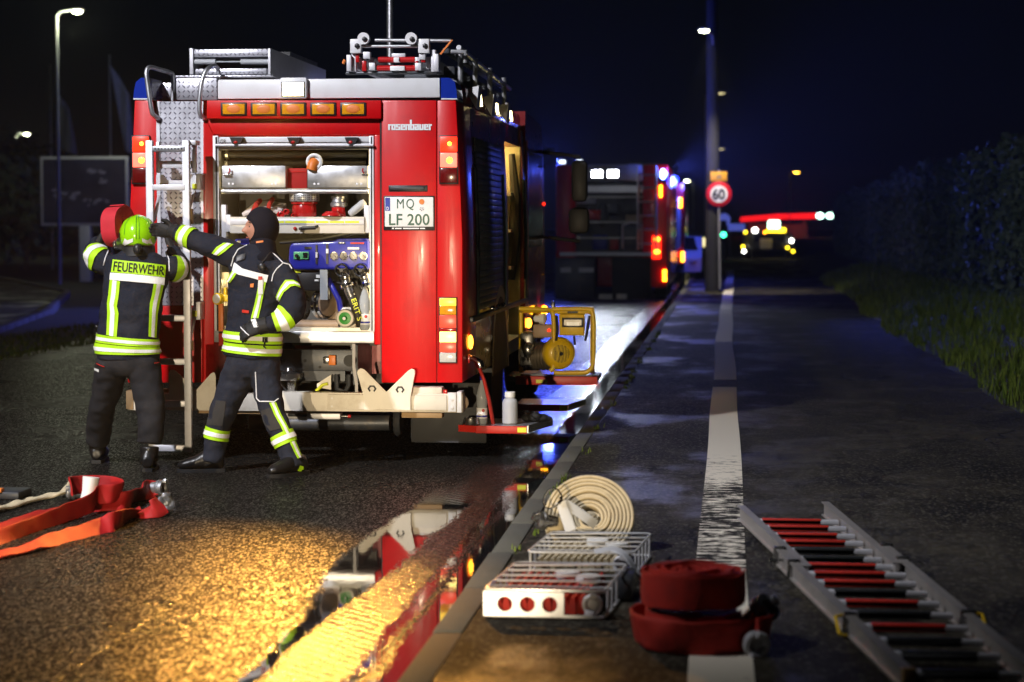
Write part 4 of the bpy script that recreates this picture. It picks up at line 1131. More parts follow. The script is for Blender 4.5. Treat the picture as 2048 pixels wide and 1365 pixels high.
mb = MB(); ppoly(mb, [(902, 80), (906, 80), (882, 110), (879, 108)], .05, .08); mb.build('lever', M['orange_plastic'], lb)
mb = MB(); mb.cyl(T(690, 120, .05), T(686, 128, .05), .012); mb.build('knob', M['orange_plastic'], lb)
# long roof gantry seen in perspective
mb = MB(); mb.box(xe - .14, xe - .09, 14.9, 18.8, ZW + .2, ZW + .24, .005); mb.build('gantry_beam', M['dark_steel'], tk)
mb = MB(); mb.tube([T(902, 104, .3), T(931, 104, .3), T(931, 126, .3)], .018, 8); mb.build('gantry_arm', M['aluminium'], tk)
# roof lockers in tread plate
rb = B('roof_locker', 'tread_plate', tk, (352, 434, 153, 201, .28, 1.6, .006)); B('locker_lid', 'tread_plate', rb, (350, 545, 150, 156, .27, 1.6, .004))
B('roof_walkway', 'tread_plate', tk, (300, 350, 166, 201, .33, 1.6, .004))
rk = B('roof_box', 'tread_plate', tk, (386, 537, 98, 115, 1.2, 3.4, .004)); B('lower_flap', 'tread_plate', rk, (390, 533, 137, 150, 1.2, 3.3, .004))
B('side_plate', 'satin_alu', rk, (379, 386, 97, 150, 1.18, 3.4, .004), (536, 541, 97, 150, 1.18, 3.4, .004)); B('back', 'interior', rk, (386, 537, 114, 138, 1.5, 1.6))
mb = MB(); mb.cyl(T(384, 124, 1.22), T(432, 124, 1.22), .022); mb.cyl(T(482, 124, 1.22), T(538, 124, 1.22), .022); mb.cyl(T(432, 124, 1.22), T(482, 124, 1.22), .006); mb.build('roller_bar', M['milky_plastic'], rk)
B('box_clip', 'chrome', tk, (574, 582, 113, 123, 3.0, 3.1), (570, 581, 136, 145, 3.0, 3.1)); B('roof_box_far', 'black_plastic', tk, (541, 580, 104, 150, 3.0, 4.2))
# light mast
mp = at(780, 80, 18.6)
mb = MB(); mb.cyl((mp.x, 18.6, ZW), (mp.x, 18.6, 4.3), .028, 14); mb.build('light_mast', M['aluminium'], tk)
# --- cab
cz0, cz1 = .45, 2.78
mb = MB(); a = []
prof = [(19.5, cz0), (21.5, cz0), (21.65, 1.3), (21.45, 2.4), (21.15, 2.72), (19.5, 2.78)]
xl_, xr_ = XL + .03, XR - .03
mb.prism([(xl_, y, z) for y, z in prof], (xr_ - xl_, 0, 0)); cb = mb.build('cab', M['shaded_red'], tk)
mb = MB(); mb.prism([(xr_ + .003, 19.75, 1.45), (xr_ + .003, 21.35, 1.45), (xr_ + .003, 21.2, 2.4), (xr_ + .003, 19.75, 2.4)], (.004, 0, 0)); mb.build('side_window', M['dark_glass'], cb)
mb = MB(); mb.box(xr_ + .002, xr_ + .012, 19.55, 19.63, .9, 2.5); mb.build('reflective_stripe', M['orange_plastic'], cb)
mb = MB(); mb.box(xr_ + .002, xr_ + .012, 19.66, 19.73, .9, 2.5); mb.build('reflective_stripe', M['red_gloss'], cb)
for z in (.8, 1.15, 1.9, 2.3):
    mb = MB(); mb.ell((xr_ + .012, 21.4, z), (.012, .02, .02), 10, 6); mb.build('light_dot', M['tail_red' if z in (.8, 1.9) else 'chrome'], cb)  # added beads stand in for reflections on the cab edge; red ones glow
mb = MB(); mb.cyl((xr_, 21.3, 1.55), (xr_ + .4, 21.35, 1.5), .02, 8); mb.cyl((xr_, 21.3, 2.45), (xr_ + .4, 21.35, 2.4), .02, 8); mi = mb.build('mirror_arm', M['black_plastic'], cb)
mb = MB(); mb.box(xr_ + .31, xr_ + .48, 21.3, 21.42, 1.92, 2.36, .05); mb.build('mirror', M['black_rubber'], mi); mb = MB(); mb.box(xr_ + .28, xr_ + .50, 21.3, 21.42, 1.58, 1.86, .06); mb.build('mirror', M['black_rubber'], mi)
mb = MB(); mb.ell((xr_ + .06, 20.9, .78), (.04, .05, .05), 12, 8); mb.build('turn_light', M['amber_lit'], cb)
mb = MB(); mb.ell((XR + .02, 19.35, .72), (.03, .04, .05), 12, 8); mb.build('turn_light', M['tail_hot'], tk)
mb = MB(); mb.ell((XR + .015, 14.95, T(935, 690).z), (.02, .04, .055), 12, 8); mb.build('side_marker', M['tail_hot'], tk)
# --- wheels, arches, mud flaps
def wheel(x, y, w=.3, r=.47):
    mb = MB(); prof = [(r * .62, -w / 2), (r * .94, -w / 2), (r, -w * .4), (r, w * .4), (r * .94, w / 2), (r * .62, w / 2)]
    mb.lathe((x, y, ROADZ + r), (1, 0, 0), prof, 32); w_ = mb.build('wheel', M['tyre'], tk)
    mb = MB(); mb.lathe((x, y, ROADZ + r), (1, 0, 0), [(.01, w * .3), (r * .3, w * .35), (r * .35, w * .1), (r * .6, w * .3), (r * .63, w * .45), (r * .63, -w * .4)], 24); mb.build('rim', M['satin_alu'], w_)
for x in (XR - .17, XL + .17):
    wheel(x, 17.0); wheel(x, 20.6)
wheel(XR - .5, 17.0); wheel(XL + .5, 17.0)
mb = MB(); n = 18; vs = []; fs = []
for i in range(n + 1):
    a = math.pi * i / n
    for rr in (.56, .64):
        vs.append((XR + .012, 17.0 + rr * math.cos(a), .42 + (rr * 1.15) * math.sin(a)))
for i in range(n): fs.append((2 * i, 2 * i + 1, 2 * i + 3, 2 * i + 2))
mb.add(vs, fs); o_ = mb.build('wheel_arch', M['cream_paint'], tk)
mb = MB(); mb.prism([(XR + .008, 17.0 + .56 * math.cos(math.pi * i / 14), .42 + .64 * math.sin(math.pi * i / 14)) for i in range(15)], (-.3, 0, 0)); mb.build('arch_well', M['black_rubber'], tk)
for (px0, px1, d) in ((820, 975, 1.0),):
    a = T(822, 830, .5); b = T(973, 887, .5)
    mb = MB(); mb.box(a.x, b.x, 15.1, 15.12, b.z, a.z + .25, .006); mf = mb.build('mud_flap', M['black_rubber'], tk)
    mb = MB(); mb.tube([(a.x + .005, 15.098, a.z + .1), (a.x + .005, 15.098, b.z + .03), (a.x + .03, 15.098, b.z + .006), (b.x - .02, 15.098, b.z + .006)], .006, 6); mb.build('edge_bead', M['dark_steel'], mf)
# chassis underside
mb = MB(); mb.box(XL + .5, XR - .5, 15.6, 21, .25, .5); mb.build('chassis', M['black_rubber'], tk)
# --- fold-down steps on the right
def step(name, y0, y1, x0, x1, z, skew):
    mb = MB(); mb.prism([(x0, y0 + .06, z), (x0 + .12, y0, z), (x1 - .03, y0, z), (x1 + skew, y1, z), (x0, y1, z)], (0, 0, .02)); s_ = mb.build('fold_step', M['tread_plate'], tk)
    mb = MB(); mb.box(x0 + .12, x1 - .03, y0 - .012, y0 - .001, z - .035, z + .022, .003); mb.build('edge_strip', M['red_plastic'], s_)
    mb = MB(); mb.prism([(x0 - .02, y0 + .06, z - .03), (x0 + .12, y0 - .01, z - .03), (x0 + .12, y0 - .01, z + .02), (x0 - .02, y0 + .06, z + .02)], (0, .01, 0)); mb.build('edge_strip', M['red_plastic'], s_)
    mb = MB(); mb.box(x1 - .1, x1 - .035, y0 - .016, y0 - .011, z - .024, z + .012); mb.build('reflector', M['yellow_strip'], s_)
    mb = MB(); mb.prism([(x1 - .03, y0, z - .03), (x1 - .02, y0, z - .03), (x1 + skew + .01, y1, z - .03), (x1 + skew, y1, z - .03)], (0, 0, .055)); mb.build('outer_edge', M['chrome'], s_)
    return s_
p0, p1 = T(920, 862, .15), T(1062, 862, .15)
ZS1 = T(1000, 858, .15).z
step('step', 14.75, 15.35, p0.x, p1.x, ZS1, .1)
q0 = at(1030, 815, 17.4); q1 = at(1142, 815, 17.4)
step('step', 17.4, 18.0, q0.x, q1.x, q1.z, .08)
mb = MB(); mb.lathe(T(922, 805, .1), (0, -1, 0), [(.05, 0), (.06, .01), (.06, .03), (.03, .04)], 18); mb.build('side_socket', M['tan_pipe'], tk)
# tap at the truck side with a short red hose
vp = thing('tap_hose', 'short red hose on a chrome tap at the truck corner', 'hose', T(988, 855, .35))
a = T(946, 717, .2)
mb = MB(); mb.tube([a + Vector((-.1, .02, 0)), a, a + Vector((.05, -.01, -.03))], [.014, .02, .026], 10); mb.lathe(a + Vector((.05, -.01, -.04)), (.3, 0, -1), [(.03, -.02), (.034, 0), (.03, .03)], 12); tp = mb.build('tap', M['chrome'], vp)
mb = MB(); mb.box(a.x - .035, a.x - .02, a.y - .03, a.y + .03, a.z - .035, a.z + .03, .004); mb.build('lever', M['red_gloss'], tp)
mb = MB(); mb.tube([T(958, 735, .2), T(968, 760, .22), T(978, 800, .25), T(985, 840, .3), T(988, 856, .33)], [.02, .021, .022, .022, .02], 10, flat=.7); mb.build('hose', M['red_hose'], vp)
pet_bottle(Vector((T(964, 838, .3).x, YR + .3, ZS1 + .0205)), .36, 'clear water bottle with a white label on the red-edged side step', cap='pump_blue')
cb_ = thing('canister_bottle', 'milky white plastic bottle standing on the side step', 'bottle', Vector((T(1020, 838, .32).x, YR + .32, ZS1 + .021)))
b_ = Vector(cb_.location)
mb = MB(); mb.lathe(b_, (0, 0, 1), [(.05, 0), (.058, .008), (.058, .165), (.05, .185), (.034, .195), (.034, .2)], 24); mb.build('body', M['milky_plastic'], cb_)
mb = MB(); mb.lathe(b_, (0, 0, 1), [(.037, .2), (.04, .203), (.04, .238), (.036, .243), (.01, .243)], 20); mb.build('cap', M['plate_white'], cb_)
rc = Vector((T(943, 840, .25).x, YR + .22, ZS1 + .021))
mb = MB(); mb.lathe(rc, (0, 0, 1), [(.06, 0), (.066, .01), (.062, .02), (.058, .03), (.055, .05), (.045, .05), (.04, .02)], 22); tag(mb.build('coupling_ring', M['steel']), 'round metal coupling lying on the step beside the bumper end', 'coupling')
gl_ = Vector((T(1068, 842, .5).x, YR + .5, ZS1 + .02))
mb = MB()
for dx, dy, dz, r in ((0, 0, .035, .05), (.06, .02, .03, .045), (-.05, .01, .028, .04), (.02, -.03, .05, .035), (.1, .03, .025, .03)):
    mb.ell(gl_ + Vector((dx, dy, dz)), (r * 1.2, r, r * .75), 12, 8)
tag(mb.build('work_glove', M['glove']), 'crumpled black work glove lying on the side step behind the bottle', 'glove')

# --- generator on the pull-out tray
G0 = at(1037, 752, 17.55); G1 = at(1192, 752, 17.55); gy = 17.55
tb = MB(); tb.box(G0.x - .12, G1.x + .01, gy - .03, gy + .62, G0.z - .05, G0.z - .005, .004); tr2 = tb.build('generator_tray', M['dark_steel'], tk)
mb = MB(); mb.box(G0.x - .02, G1.x + .015, gy - .045, gy - .031, G0.z - .075, G0.z + .0, .003); mb.build('edge_strip', M['red_plastic'], tr2)
mb = MB(); mb.box(G0.x + .16, G0.x + .22, gy - .049, gy - .044, G0.z - .06, G0.z - .03); mb.box(G0.x + .235, G0.x + .26, gy - .049, gy - .044, G0.z - .06, G0.z - .03); mb.build('reflector', M['yellow_strip'], tr2)
gn = thing('generator', 'yellow framed portable generator on the pulled-out tray', 'generator', ((G0.x + G1.x) / 2, gy + .3, G0.z))
def gp(px, py, d): return at(px, py, gy + d)
def ftube(pts, r=.02):
    mb = MB(); P_ = [Vector(p) for p in pts]; out = []
    for i in range(len(P_) - 1):
        p0 = P_[max(i - 1, 0)]; p1 = P_[i]; p2 = P_[i + 1]; p3 = P_[min(i + 2, len(P_) - 1)]
        for k in range(5):
            t_ = k / 5
            out.append(.5 * ((2 * p1) + (p2 - p0) * t_ + (2 * p0 - 5 * p1 + 4 * p2 - p3) * t_ ** 2 + (3 * p1 - p0 - 3 * p2 + p3) * t_ ** 3))
    out.append(P_[-1]); mb.tube(out, r, 10); return mb.build('frame_tube', M['yellow_paint'], gn)
ftube([gp(1100, 742, 0), gp(1106, 735, 0), gp(1108, 700, 0), gp(1107, 640, 0), gp(1104, 625, 0), gp(1096, 620, 0.02), gp(1040, 618, .04)])
ftube([gp(1108, 746, 0), gp(1160, 746, 0), gp(1176, 743, 0), gp(1185, 730, 0), gp(1187, 690, 0), gp(1187, 640, 0), gp(1183, 624, 0), gp(1175, 619, 0), gp(1104, 619, 0)])
for px in (1042, 1185): ftube([gp(px, 748, .5), gp(px, 640, .5), gp(px, 622, .5)])
ftube([gp(1042, 622, .5), gp(1185, 622, .5)]); ftube([gp(1184, 620, 0), gp(1184, 622, .5)]); ftube([gp(1042, 618, .04), gp(1042, 622, .5)])
mb = MB(); a = gp(1105, 628, .0); b = gp(1184, 616, 0); mb.box(a.x, b.x, gy, gy + .3, a.z, b.z, .008); tpn = mb.build('top_plate', M['yellow_paint'], gn)
mb = MB(); a = gp(1135, 627, 0); b = gp(1156, 615.4, 0); mb.box(a.x, b.x, gy - .003, gy + .2, a.z, b.z + .003, .002); mb.build('patch', M['dark_steel'], tpn)
mb = MB(); a = gp(1118, 671, .03); b = gp(1168, 629, .03); mb.box(a.x, b.x, gy + .03, gy + .12, a.z, b.z, .006); cp2 = mb.build('control_panel', M['yellow_paint'], gn)
mb = MB(); a = gp(1124, 655, .02); b = gp(1167, 636, .02); mb.box(a.x, b.x, gy + .015, gy + .032, a.z, b.z, .004); m_ = mb.build('meter', M['black_plastic'], cp2)
mb = MB(); a = gp(1128, 651, .01); b = gp(1163, 640, .01); mb.box(a.x, b.x, gy + .01, gy + .016, a.z, b.z); mb.build('meter_glass', mat('meter_tan', (.35, .28, .2), .3), m_)
mb = MB(); a = gp(1133, 652, .0); b = gp(1158, 645, 0); mb.box(a.x, b.x, gy + .006, gy + .011, a.z, b.z); mb.build('meter_label', M['gauge_face'], m_)
c = gp(1122, 708, .0)
mb = MB(); R_ = .145; ax_ = Vector((.35, -1, 0))
mb.lathe(gp(1114, 706, .12), ax_, [(.1, -.02), (R_ * .95, 0), (R_, .04), (R_, .07), (R_ * .93, .11), (R_ * .75, .135), (.06, .145)], 30); fan = mb.build('fan_cover', M['yellow_paint'], gn)
gm = NT('fan_grille'); vr = gm.N.new('ShaderNodeTexVoronoi'); vr.inputs['Scale'].default_value = 95; vr.inputs['Randomness'].default_value = 0; gm.L.new(gm.co, vr.inputs['Vector'])
gm.L.new(gm.mix(gm.mr(vr.outputs['Distance'], .36, .46), (.01, .01, .005), (.62, .42, .02)), gm.b.inputs['Base Color'])
mb = MB(); mb.lathe(gp(1114, 706, .12) + ax_.normalized() * .143, ax_, [(.083, -.012), (.08, .0), (.02, .006)], 26); mb.build('grille', gm.m, fan)
mb = MB(); mb.lathe(gp(1114, 706, .12) + ax_.normalized() * .15, ax_, [(.018, -.005), (.018, .006), (.012, .002)], 16); mb.build('hub', M['black_print'], fan)
mb = MB(); mb.lathe(gp(1075, 712, .2), (1, -.3, 0), [(.05, -.16), (.11, -.14)] + [(.115 + .012 * (i % 2), -.12 + i * .015) for i in range(18)] + [(.1, .16)], 24); mb.build('alternator', mat('finned_metal', (.2, .17, .13), .4, metal=.7, var=.3), gn)
mb = MB(); a = gp(1040, 735, .12); b = gp(1068, 665, .12); mb.box(a.x, b.x, gy + .1, gy + .42, a.z, b.z, .03); mb.ell(gp(1056, 700, .1), (.05, .05, .07), 14, 10); mb.tube([gp(1045, 680, .1), gp(1056, 715, .06), gp(1066, 690, .08)], .02, 8); mb.build('engine', M['steel'], gn)
mb = MB(); mb.lathe(gp(1068, 638, .1), (1, -.2, 0), [(.02, 0), (.03, .01), (.03, .05), (.045, .055), (.045, .075), (.05, .08), (.05, .1), (.03, .11)], 18); mb.build('socket', M['plate_white'], gn)
mb = MB(); a = gp(1066, 676, .1); b = gp(1105, 650, .1); mb.box(a.x, b.x, gy + .1, gy + .2, a.z, b.z, .01); mb.build('fuel_box', M['tan_pipe'], gn)
mb = MB(); mb.ell(gp(1098, 661, .08), (.014, .008, .014), 10, 6); mb.build('switch', M['tail_red'], gn)
mb = MB(); mb.tube([gp(1113, 632, -.01), gp(1115, 660, -.01), gp(1112, 682, -.01)], .012, 8); mb.tube([gp(1179, 632, .0), gp(1174, 665, .0), gp(1170, 682, 0)], .011, 8); mb.tube([gp(1148, 671, .1), gp(1150, 690, .12)], .012, 8); mb.build('carry_grip', M['black_rubber'], gn)
mb = MB(); mb.lathe(gp(1106, 613, .05), (0, 0, 1), [(.018, -.01), (.018, .03), (.01, .05)], 10); mb.build('lifting_eye', M['steel'], gn)
mb = MB(); a = gp(1042, 750, .05); b = gp(1185, 744, .05); mb.box(a.x, b.x, gy + .02, gy + .5, G0.z, G0.z + .012); mb.build('base_plate', M['dark_steel'], gn)
# ================================================================== PEOPLE
def cat_rom(K, n):
    out = []; N_ = len(K)
    for i in range(N_ - 1):
        p0 = K[max(i - 1, 0)]; p1 = K[i]; p2 = K[i + 1]; p3 = K[min(i + 2, N_ - 1)]
        for k in range(n):
            t = k / n
            out.append([.5 * (2 * b + (c - a) * t + (2 * a - 5 * b + 4 * c - d) * t * t + (3 * b - a - 3 * c + d) * t ** 3) for a, b, c, d in zip(p0, p1, p2, p3)])
    out.append(list(K[-1]))
    return out
class Limb:
    """tapered tube through (px, py, Y, ra, rb); angle 0 looks at ref"""
    def __init__(s, keys, ref=(0, -1, 0), wr=.010, fr=9.0, seed=0, sub=8):
        K = []
        for k in keys:
            p = at(k[0], k[1], k[2]); K.append([p.x, p.y, p.z, k[3], k[4] if len(k) > 4 else k[3]])
        s.S = cat_rom(K, sub); s.ref = Vector(ref); s.wr = wr; s.fr = fr; s.seed = seed
    def frame(s, t):
        n = len(s.S) - 1; f = min(max(t, 0), 1) * n; i = min(int(f), n - 1); u = f - i
        a, b = s.S[i], s.S[i + 1]
        C = Vector([a[j] + (b[j] - a[j]) * u for j in range(3)])
        i0, i1 = max(i - 1, 0), min(i + 2, n)
        Tn = Vector(s.S[i1][:3]) - Vector(s.S[i0][:3]); Tn.normalize()
        U = (s.ref - Tn * s.ref.dot(Tn)).normalized(); V = Tn.cross(U)
        return C, Tn, U, V, a[3] + (b[3] - a[3]) * u, a[4] + (b[4] - a[4]) * u
    def P(s, t, th, off=0.0):
        C, Tn, U, V, ra, rb = s.frame(t)
        d = U * (math.cos(th) * rb) + V * (math.sin(th) * ra)
        p = C + d; nrm = (U * (math.cos(th) / rb) + V * (math.sin(th) / ra)).normalized()
        q = Vector((p.x, p.y, p.z)) * s.fr + Vector((s.seed, 0, 0)); q.z *= 1.8
        w = s.wr * (noise.noise(q) + .5 * noise.noise(q * 2.1))
        return p + nrm * (w + off)
    def mesh(s, mb, off=0.0, nt=None, nth=28):
        nt = nt or len(s.S) - 1
        mb.rings([[s.P(i / nt, 2 * math.pi * k / nth, off) for k in range(nth)] for i in range(nt + 1)])
    def t_at(s, px=None, py=None):
        best = (1e9, 0)
        for i in range(201):
            C = s.frame(i / 200)[0]; q = proj(C)
            e = 0
            if px is not None: e += abs(q[0] - px)
            if py is not None: e += abs(q[1] - py)
            best = min(best, (e, i / 200))
        return best[1]
    def band(s, mb, t0, t1, off, nt=3, nth=40, th0=0, th1=2 * math.pi, tilt=0.0):
        vs = []; fs = []; full = th1 - th0 > 6.28
        for i in range(nt + 1):
            for k in range(nth + (0 if full else 1)):
                th = th0 + (th1 - th0) * k / nth
                vs.append(s.P(t0 + (t1 - t0) * i / nt + tilt * math.sin(th), th, off))
        m = nth + (0 if full else 1)
        for i in range(nt):
            for k in range(nth):
                l = (k + 1) % m
                fs.append((i * m + k, i * m + l, (i + 1) * m + l, (i + 1) * m + k))
        mb.add(vs, fs)
def proj(p):
    d = Vector(p) - CAMP; z = d.dot(Fv)
    return (1024 + FPX * d.dot(Rv) / z, 682.5 - FPX * d.dot(Uv) / z)
def remesh(mb, name, m, parent, voxel=.011, smooth=3):
    me = mb.mesh(name); o = bpy.data.objects.new('tmp', me); COL.objects.link(o)
    r_ = o.modifiers.new('r', 'REMESH'); r_.mode = 'VOXEL'; r_.voxel_size = voxel
    if smooth:
        sm = o.modifiers.new('s', 'SMOOTH'); sm.iterations = smooth; sm.factor = .5
    dg = bpy.context.evaluated_depsgraph_get()
    me2 = bpy.data.meshes.new_from_object(o.evaluated_get(dg))
    bpy.data.objects.remove(o); bpy.data.meshes.remove(me)
    me2.materials.clear()
    ob = link(name, me2, m, parent, 0)
    me2.polygons.foreach_set('use_smooth', [True] * len(me2.polygons))
    return ob
def bvh_of(objs):
    vs = []; fs = []
    for o in objs:
        b = len(vs); vs += [v.co.copy() for v in o.data.vertices]; fs += [[i + b for i in p.vertices] for p in o.data.polygons]
    return BVHTree.FromPolygons(vs, fs)
def hit(bv, px, py, off, Yd):
    h_ = bv.ray_cast(CAMP, ray(px, py).normalized())
    if h_[0] is None:
        p = at(px, py, Yd); q = bv.find_nearest(p)
        return q[0] + q[1] * off
    n = h_[1] if h_[1].dot(ray(px, py)) < 0 else -h_[1]
    return h_[0] + n * off
def strip(mb, bv, rows, off, Yd, f0=0.0, f1=1.0, nu=5, nv=4):
    """rows: [(left px,py, right px,py), ...] wrapped on the surface"""
    vs = []; fs = []; R2 = []
    for i in range(len(rows) - 1):
        for k in range(nv):
            t = k / nv; R2.append([a + (b - a) * t for a, b in zip(rows[i], rows[i + 1])])
    R2.append(rows[-1])
    for r_ in R2:
        for k in range(nu + 1):
            f = f0 + (f1 - f0) * k / nu
            vs.append(hit(bv, r_[0] + (r_[2] - r_[0]) * f, r_[1] + (r_[3] - r_[1]) * f, off, Yd))
    for i in range(len(R2) - 1):
        for k in range(nu):
            a = i * (nu + 1) + k; fs.append((a, a + 1, a + nu + 2, a + nu + 1))
    mb.add(vs, fs)
def tape(bv, rows, Yd, parent, name='reflective_stripe', f=(.3, .7)):
    mb = MB(); strip(mb, bv, rows, .008, Yd); o = mb.build(name, M['fluo'], parent, ang=60, fix=False)
    mb = MB(); strip(mb, bv, rows, .0115, Yd, f[0], f[1]); mb.build('silver_strip', M['silver_tape'], o, ang=60, fix=False)
    return o
def ring_tape(limb, t0, t1, parent, name='reflective_band', tilt=0.0, off=.008):
    mb = MB(); limb.band(mb, t0, t1, off, tilt=tilt); o = mb.build(name, M['fluo'], parent, ang=60, fix=False)
    a = t0 + (t1 - t0) * .3; b = t0 + (t1 - t0) * .7
    mb = MB(); limb.band(mb, a, b, off + .0035, tilt=tilt); mb.build('silver_strip', M['silver_tape'], o, ang=60, fix=False)
    return o
def line(bv, pts, Yd, r, m, name, parent):
    mb = MB(); P_ = []
    for (x0, y0), (x1, y1) in zip(pts, pts[1:]):
        for k in range(5): P_.append(hit(bv, x0 + (x1 - x0) * k / 5, y0 + (y1 - y0) * k / 5, .004, Yd))
    P_.append(hit(bv, *pts[-1], .004, Yd)); mb.tube(P_, r, 6); return mb.build(name, M[m], parent)
def badge(bv, quad, Yd, m, name, parent, off=.01):
    mb = MB(); strip(mb, bv, quad, off, Yd, nu=3, nv=2); return mb.build(name, M[m], parent, ang=60, fix=False)
def hand(mb, wrist, d, pn, size=1.0, curl=.5, thumb=1):
    """gloved hand: palm plus five bent fingers; d fingers' direction, pn palm normal"""
    d = Vector(d).normalized(); pn = Vector(pn); pn = (pn - d * pn.dot(d)).normalized(); s = d.cross(pn)
    W = Vector(wrist); k = size
    rings = []
    for h, a, b in ((-.03, .036, .030), (.0, .037, .028), (.03, .046, .027), (.065, .05, .025), (.09, .047, .021)):
        rings.append([W + d * (h * k) + s * (a * k * math.cos(q * math.pi / 8)) + pn * (b * k * math.sin(q * math.pi / 8)) for q in range(16)])
    mb.rings(rings)
    for i, (o, l) in enumerate(((.034, .07), (.012, .08), (-.011, .075), (-.033, .06))):
        p = W + d * (.08 * k) + s * (o * k); dd = d.copy(); pts = [p]
        for j in range(3):
            a = curl * (.5 + .35 * j); dd = (dd * math.cos(a) + pn * math.sin(a)).normalized()
            pn2 = pn
            p = p + dd * (l * k * (.42, .33, .25)[j]); pts.append(p)
        mb.tube(pts, [.0135 * k, .013 * k, .012 * k, .0095 * k], 8)
    p = W + d * (.015 * k) + s * (.036 * k * thumb); q1 = p + (d * .6 + s * .8 * thumb + pn * .3).normalized() * (.04 * k); q2 = q1 + (d * .9 + s * .2 * thumb + pn * .45).normalized() * (.035 * k)
    mb.tube([p - d * .01, q1, q2], [.017 * k, .0145 * k, .011 * k], 8)
def boot(parent, ankle, toe_dir, sole_z, shaft_top, L=.325, w=.058, name='boot'):
    a = Vector(ankle); f = Vector(toe_dir); f.z = 0; f.normalize(); s = Vector((-f.y, f.x, 0))
    mb = MB(); rings = []
    heel = Vector((a.x, a.y, sole_z)) - f * .085
    for u, hw, ht, z0 in ((0, .036, .06, .035), (.02, .048, .12, .02), (.09, .052, .15, .018), (.15, .054, .13, .018), (.2, .058, .10, .018), (.25, .056, .085, .018), (.295, .046, .065, .02), (L, .024, .04, .026)):
        c = heel + f * u
        rings.append([c + s * (hw * math.cos(q * math.pi / 8)) + Vector((0, 0, z0 + ht * (.5 + .5 * math.sin(q * math.pi / 8)))) for q in range(16)])
    mb.rings(rings)
    top = Vector(shaft_top); P_ = [heel + f * .07 + Vector((0, 0, .07)), a + Vector((0, 0, .0)), a.lerp(top, .5), top]
    mb.tube(P_, [.056, .061, .064, .07], 16)
    o = remesh(mb, name, M['boot_leather'], parent, .009, 2)
    mb = MB(); poly = []
    for u, hw in ((-.008, .034), (.03, .05), (.1, .052), (.15, .054), (.22, .06), (.28, .05), (L + .006, .02)): poly.append(heel + f * u + s * hw)
    for u, hw in reversed(((-.008, .034), (.03, .05), (.1, .052), (.15, .054), (.22, .06), (.28, .05), (L + .006, .02))): poly.append(heel + f * u - s * hw)
    mb.prism(poly, (0, 0, .026)); mb.build('sole', M['black_rubber'], o)
    return o

# ------------------------------------------------------------------ right firefighter, black hood, reaching across
pr = thing('person', 'firefighter in a dark hood and jacket reaching one arm across to the left', 'person', gnd(490, 955, ROADZ))
YT = 13.72
torso = Limb([(503, 716, YT, .198, .16), (505, 690, YT, .2, .16), (507, 650, YT, .195, .155), (509, 605, YT, .19, .15), (513, 565, YT, .2, .15), (517, 540, YT, .205, .145), (519, 518, YT, .165, .12), (519, 503, YT, .1, .095), (519, 488, YT, .085, .08)], wr=.014, fr=7)
armR = Limb([(500, 530, YT, .09), (470, 512, YT, .096), (440, 499, YT, .088), (412, 489, YT, .078), (388, 479, YT + .02, .07), (365, 470, YT + .05, .062), (350, 465, YT + .07, .056)], wr=.012, fr=9, seed=3)
armL = Limb([(553, 533, YT - .01, .085), (570, 560, YT - .04, .094), (583, 592, YT - .08, .094), (585, 620, YT - .13, .09), (567, 638, YT - .18, .074), (545, 647, YT - .2, .06), (527, 652, YT - .21, .052)], wr=.013, fr=9, seed=5)
legR = Limb([(487, 722, YT, .125, .14), (474, 760, YT, .122, .125), (456, 800, YT - .01, .102), (441, 840, YT, .088), (432, 880, YT, .08), (424, 925, YT - .01, .078)], wr=.012, fr=9, seed=9)
legL = Limb([(524, 722, YT, .125, .14), (531, 760, YT - .03, .108), (540, 805, YT - .07, .094), (553, 845, YT - .1, .084), (574, 893, YT - .12, .076), (590, 935, YT - .13, .072)], wr=.012, fr=9, seed=12)
pelv = Limb([(506, 755, YT, .12, .12), (505, 735, YT, .175, .15), (505, 700, YT, .185, .15)], wr=.004)
mb = MB(); torso.mesh(mb); armR.mesh(mb); armL.mesh(mb); jacket = remesh(mb, 'jacket', M['navy_cloth'], pr)
mb = MB(); pelv.mesh(mb); legR.mesh(mb); legL.mesh(mb); trous = remesh(mb, 'trousers', M['trouser_cloth'], pr)
# head
HC = at(524, 456, YT); hf = Vector((-.96, -.27, -.02)).normalized(); hs = Vector((hf.y, -hf.x, 0)).normalized() * -1; hu = hs.cross(hf) * -1
if hu.z < 0: hu = -hu
def headpt(a, b, rad=(0.104, .080, .130), feat=True, grow=0.0):
    # a azimuth from the face direction, b elevation
    x = math.cos(b) * math.cos(a); y = math.cos(b) * math.sin(a); z = math.sin(b)
    rx, ry, rz = [r_ + grow for r_ in rad]
    jaw = 1 - .22 * max(0, -z) ** 1.3
    p = Vector((x * rx * (1 - .04 * max(0, -z)), y * ry * jaw, z * rz))
    if feat and x > 0:
        zz = p.z; yy = p.y
        g = lambda cy, cz, sy, sz: math.exp(-((yy - cy) / sy) ** 2 - ((zz - cz) / sz) ** 2)
        p.x += .042 * g(0, -.022, .014, .018) + .022 * g(0, .002, .010, .022) + .010 * g(0, .034, .05, .012)
        p.x -= .013 * (g(.034, .014, .014, .012) + g(-.034, .014, .014, .012))
        p.x += .013 * g(0, -.058, .022, .007) + .011 * g(0, -.072, .02, .006) - .005 * g(0, -.065, .02, .003) + .016 * g(0, -.098, .022, .018)
        p.x += .004 * (g(.045, -.02, .02, .03) + g(-.045, -.02, .02, .03))
    return HC + hf * p.x + hs * p.y + hu * p.z
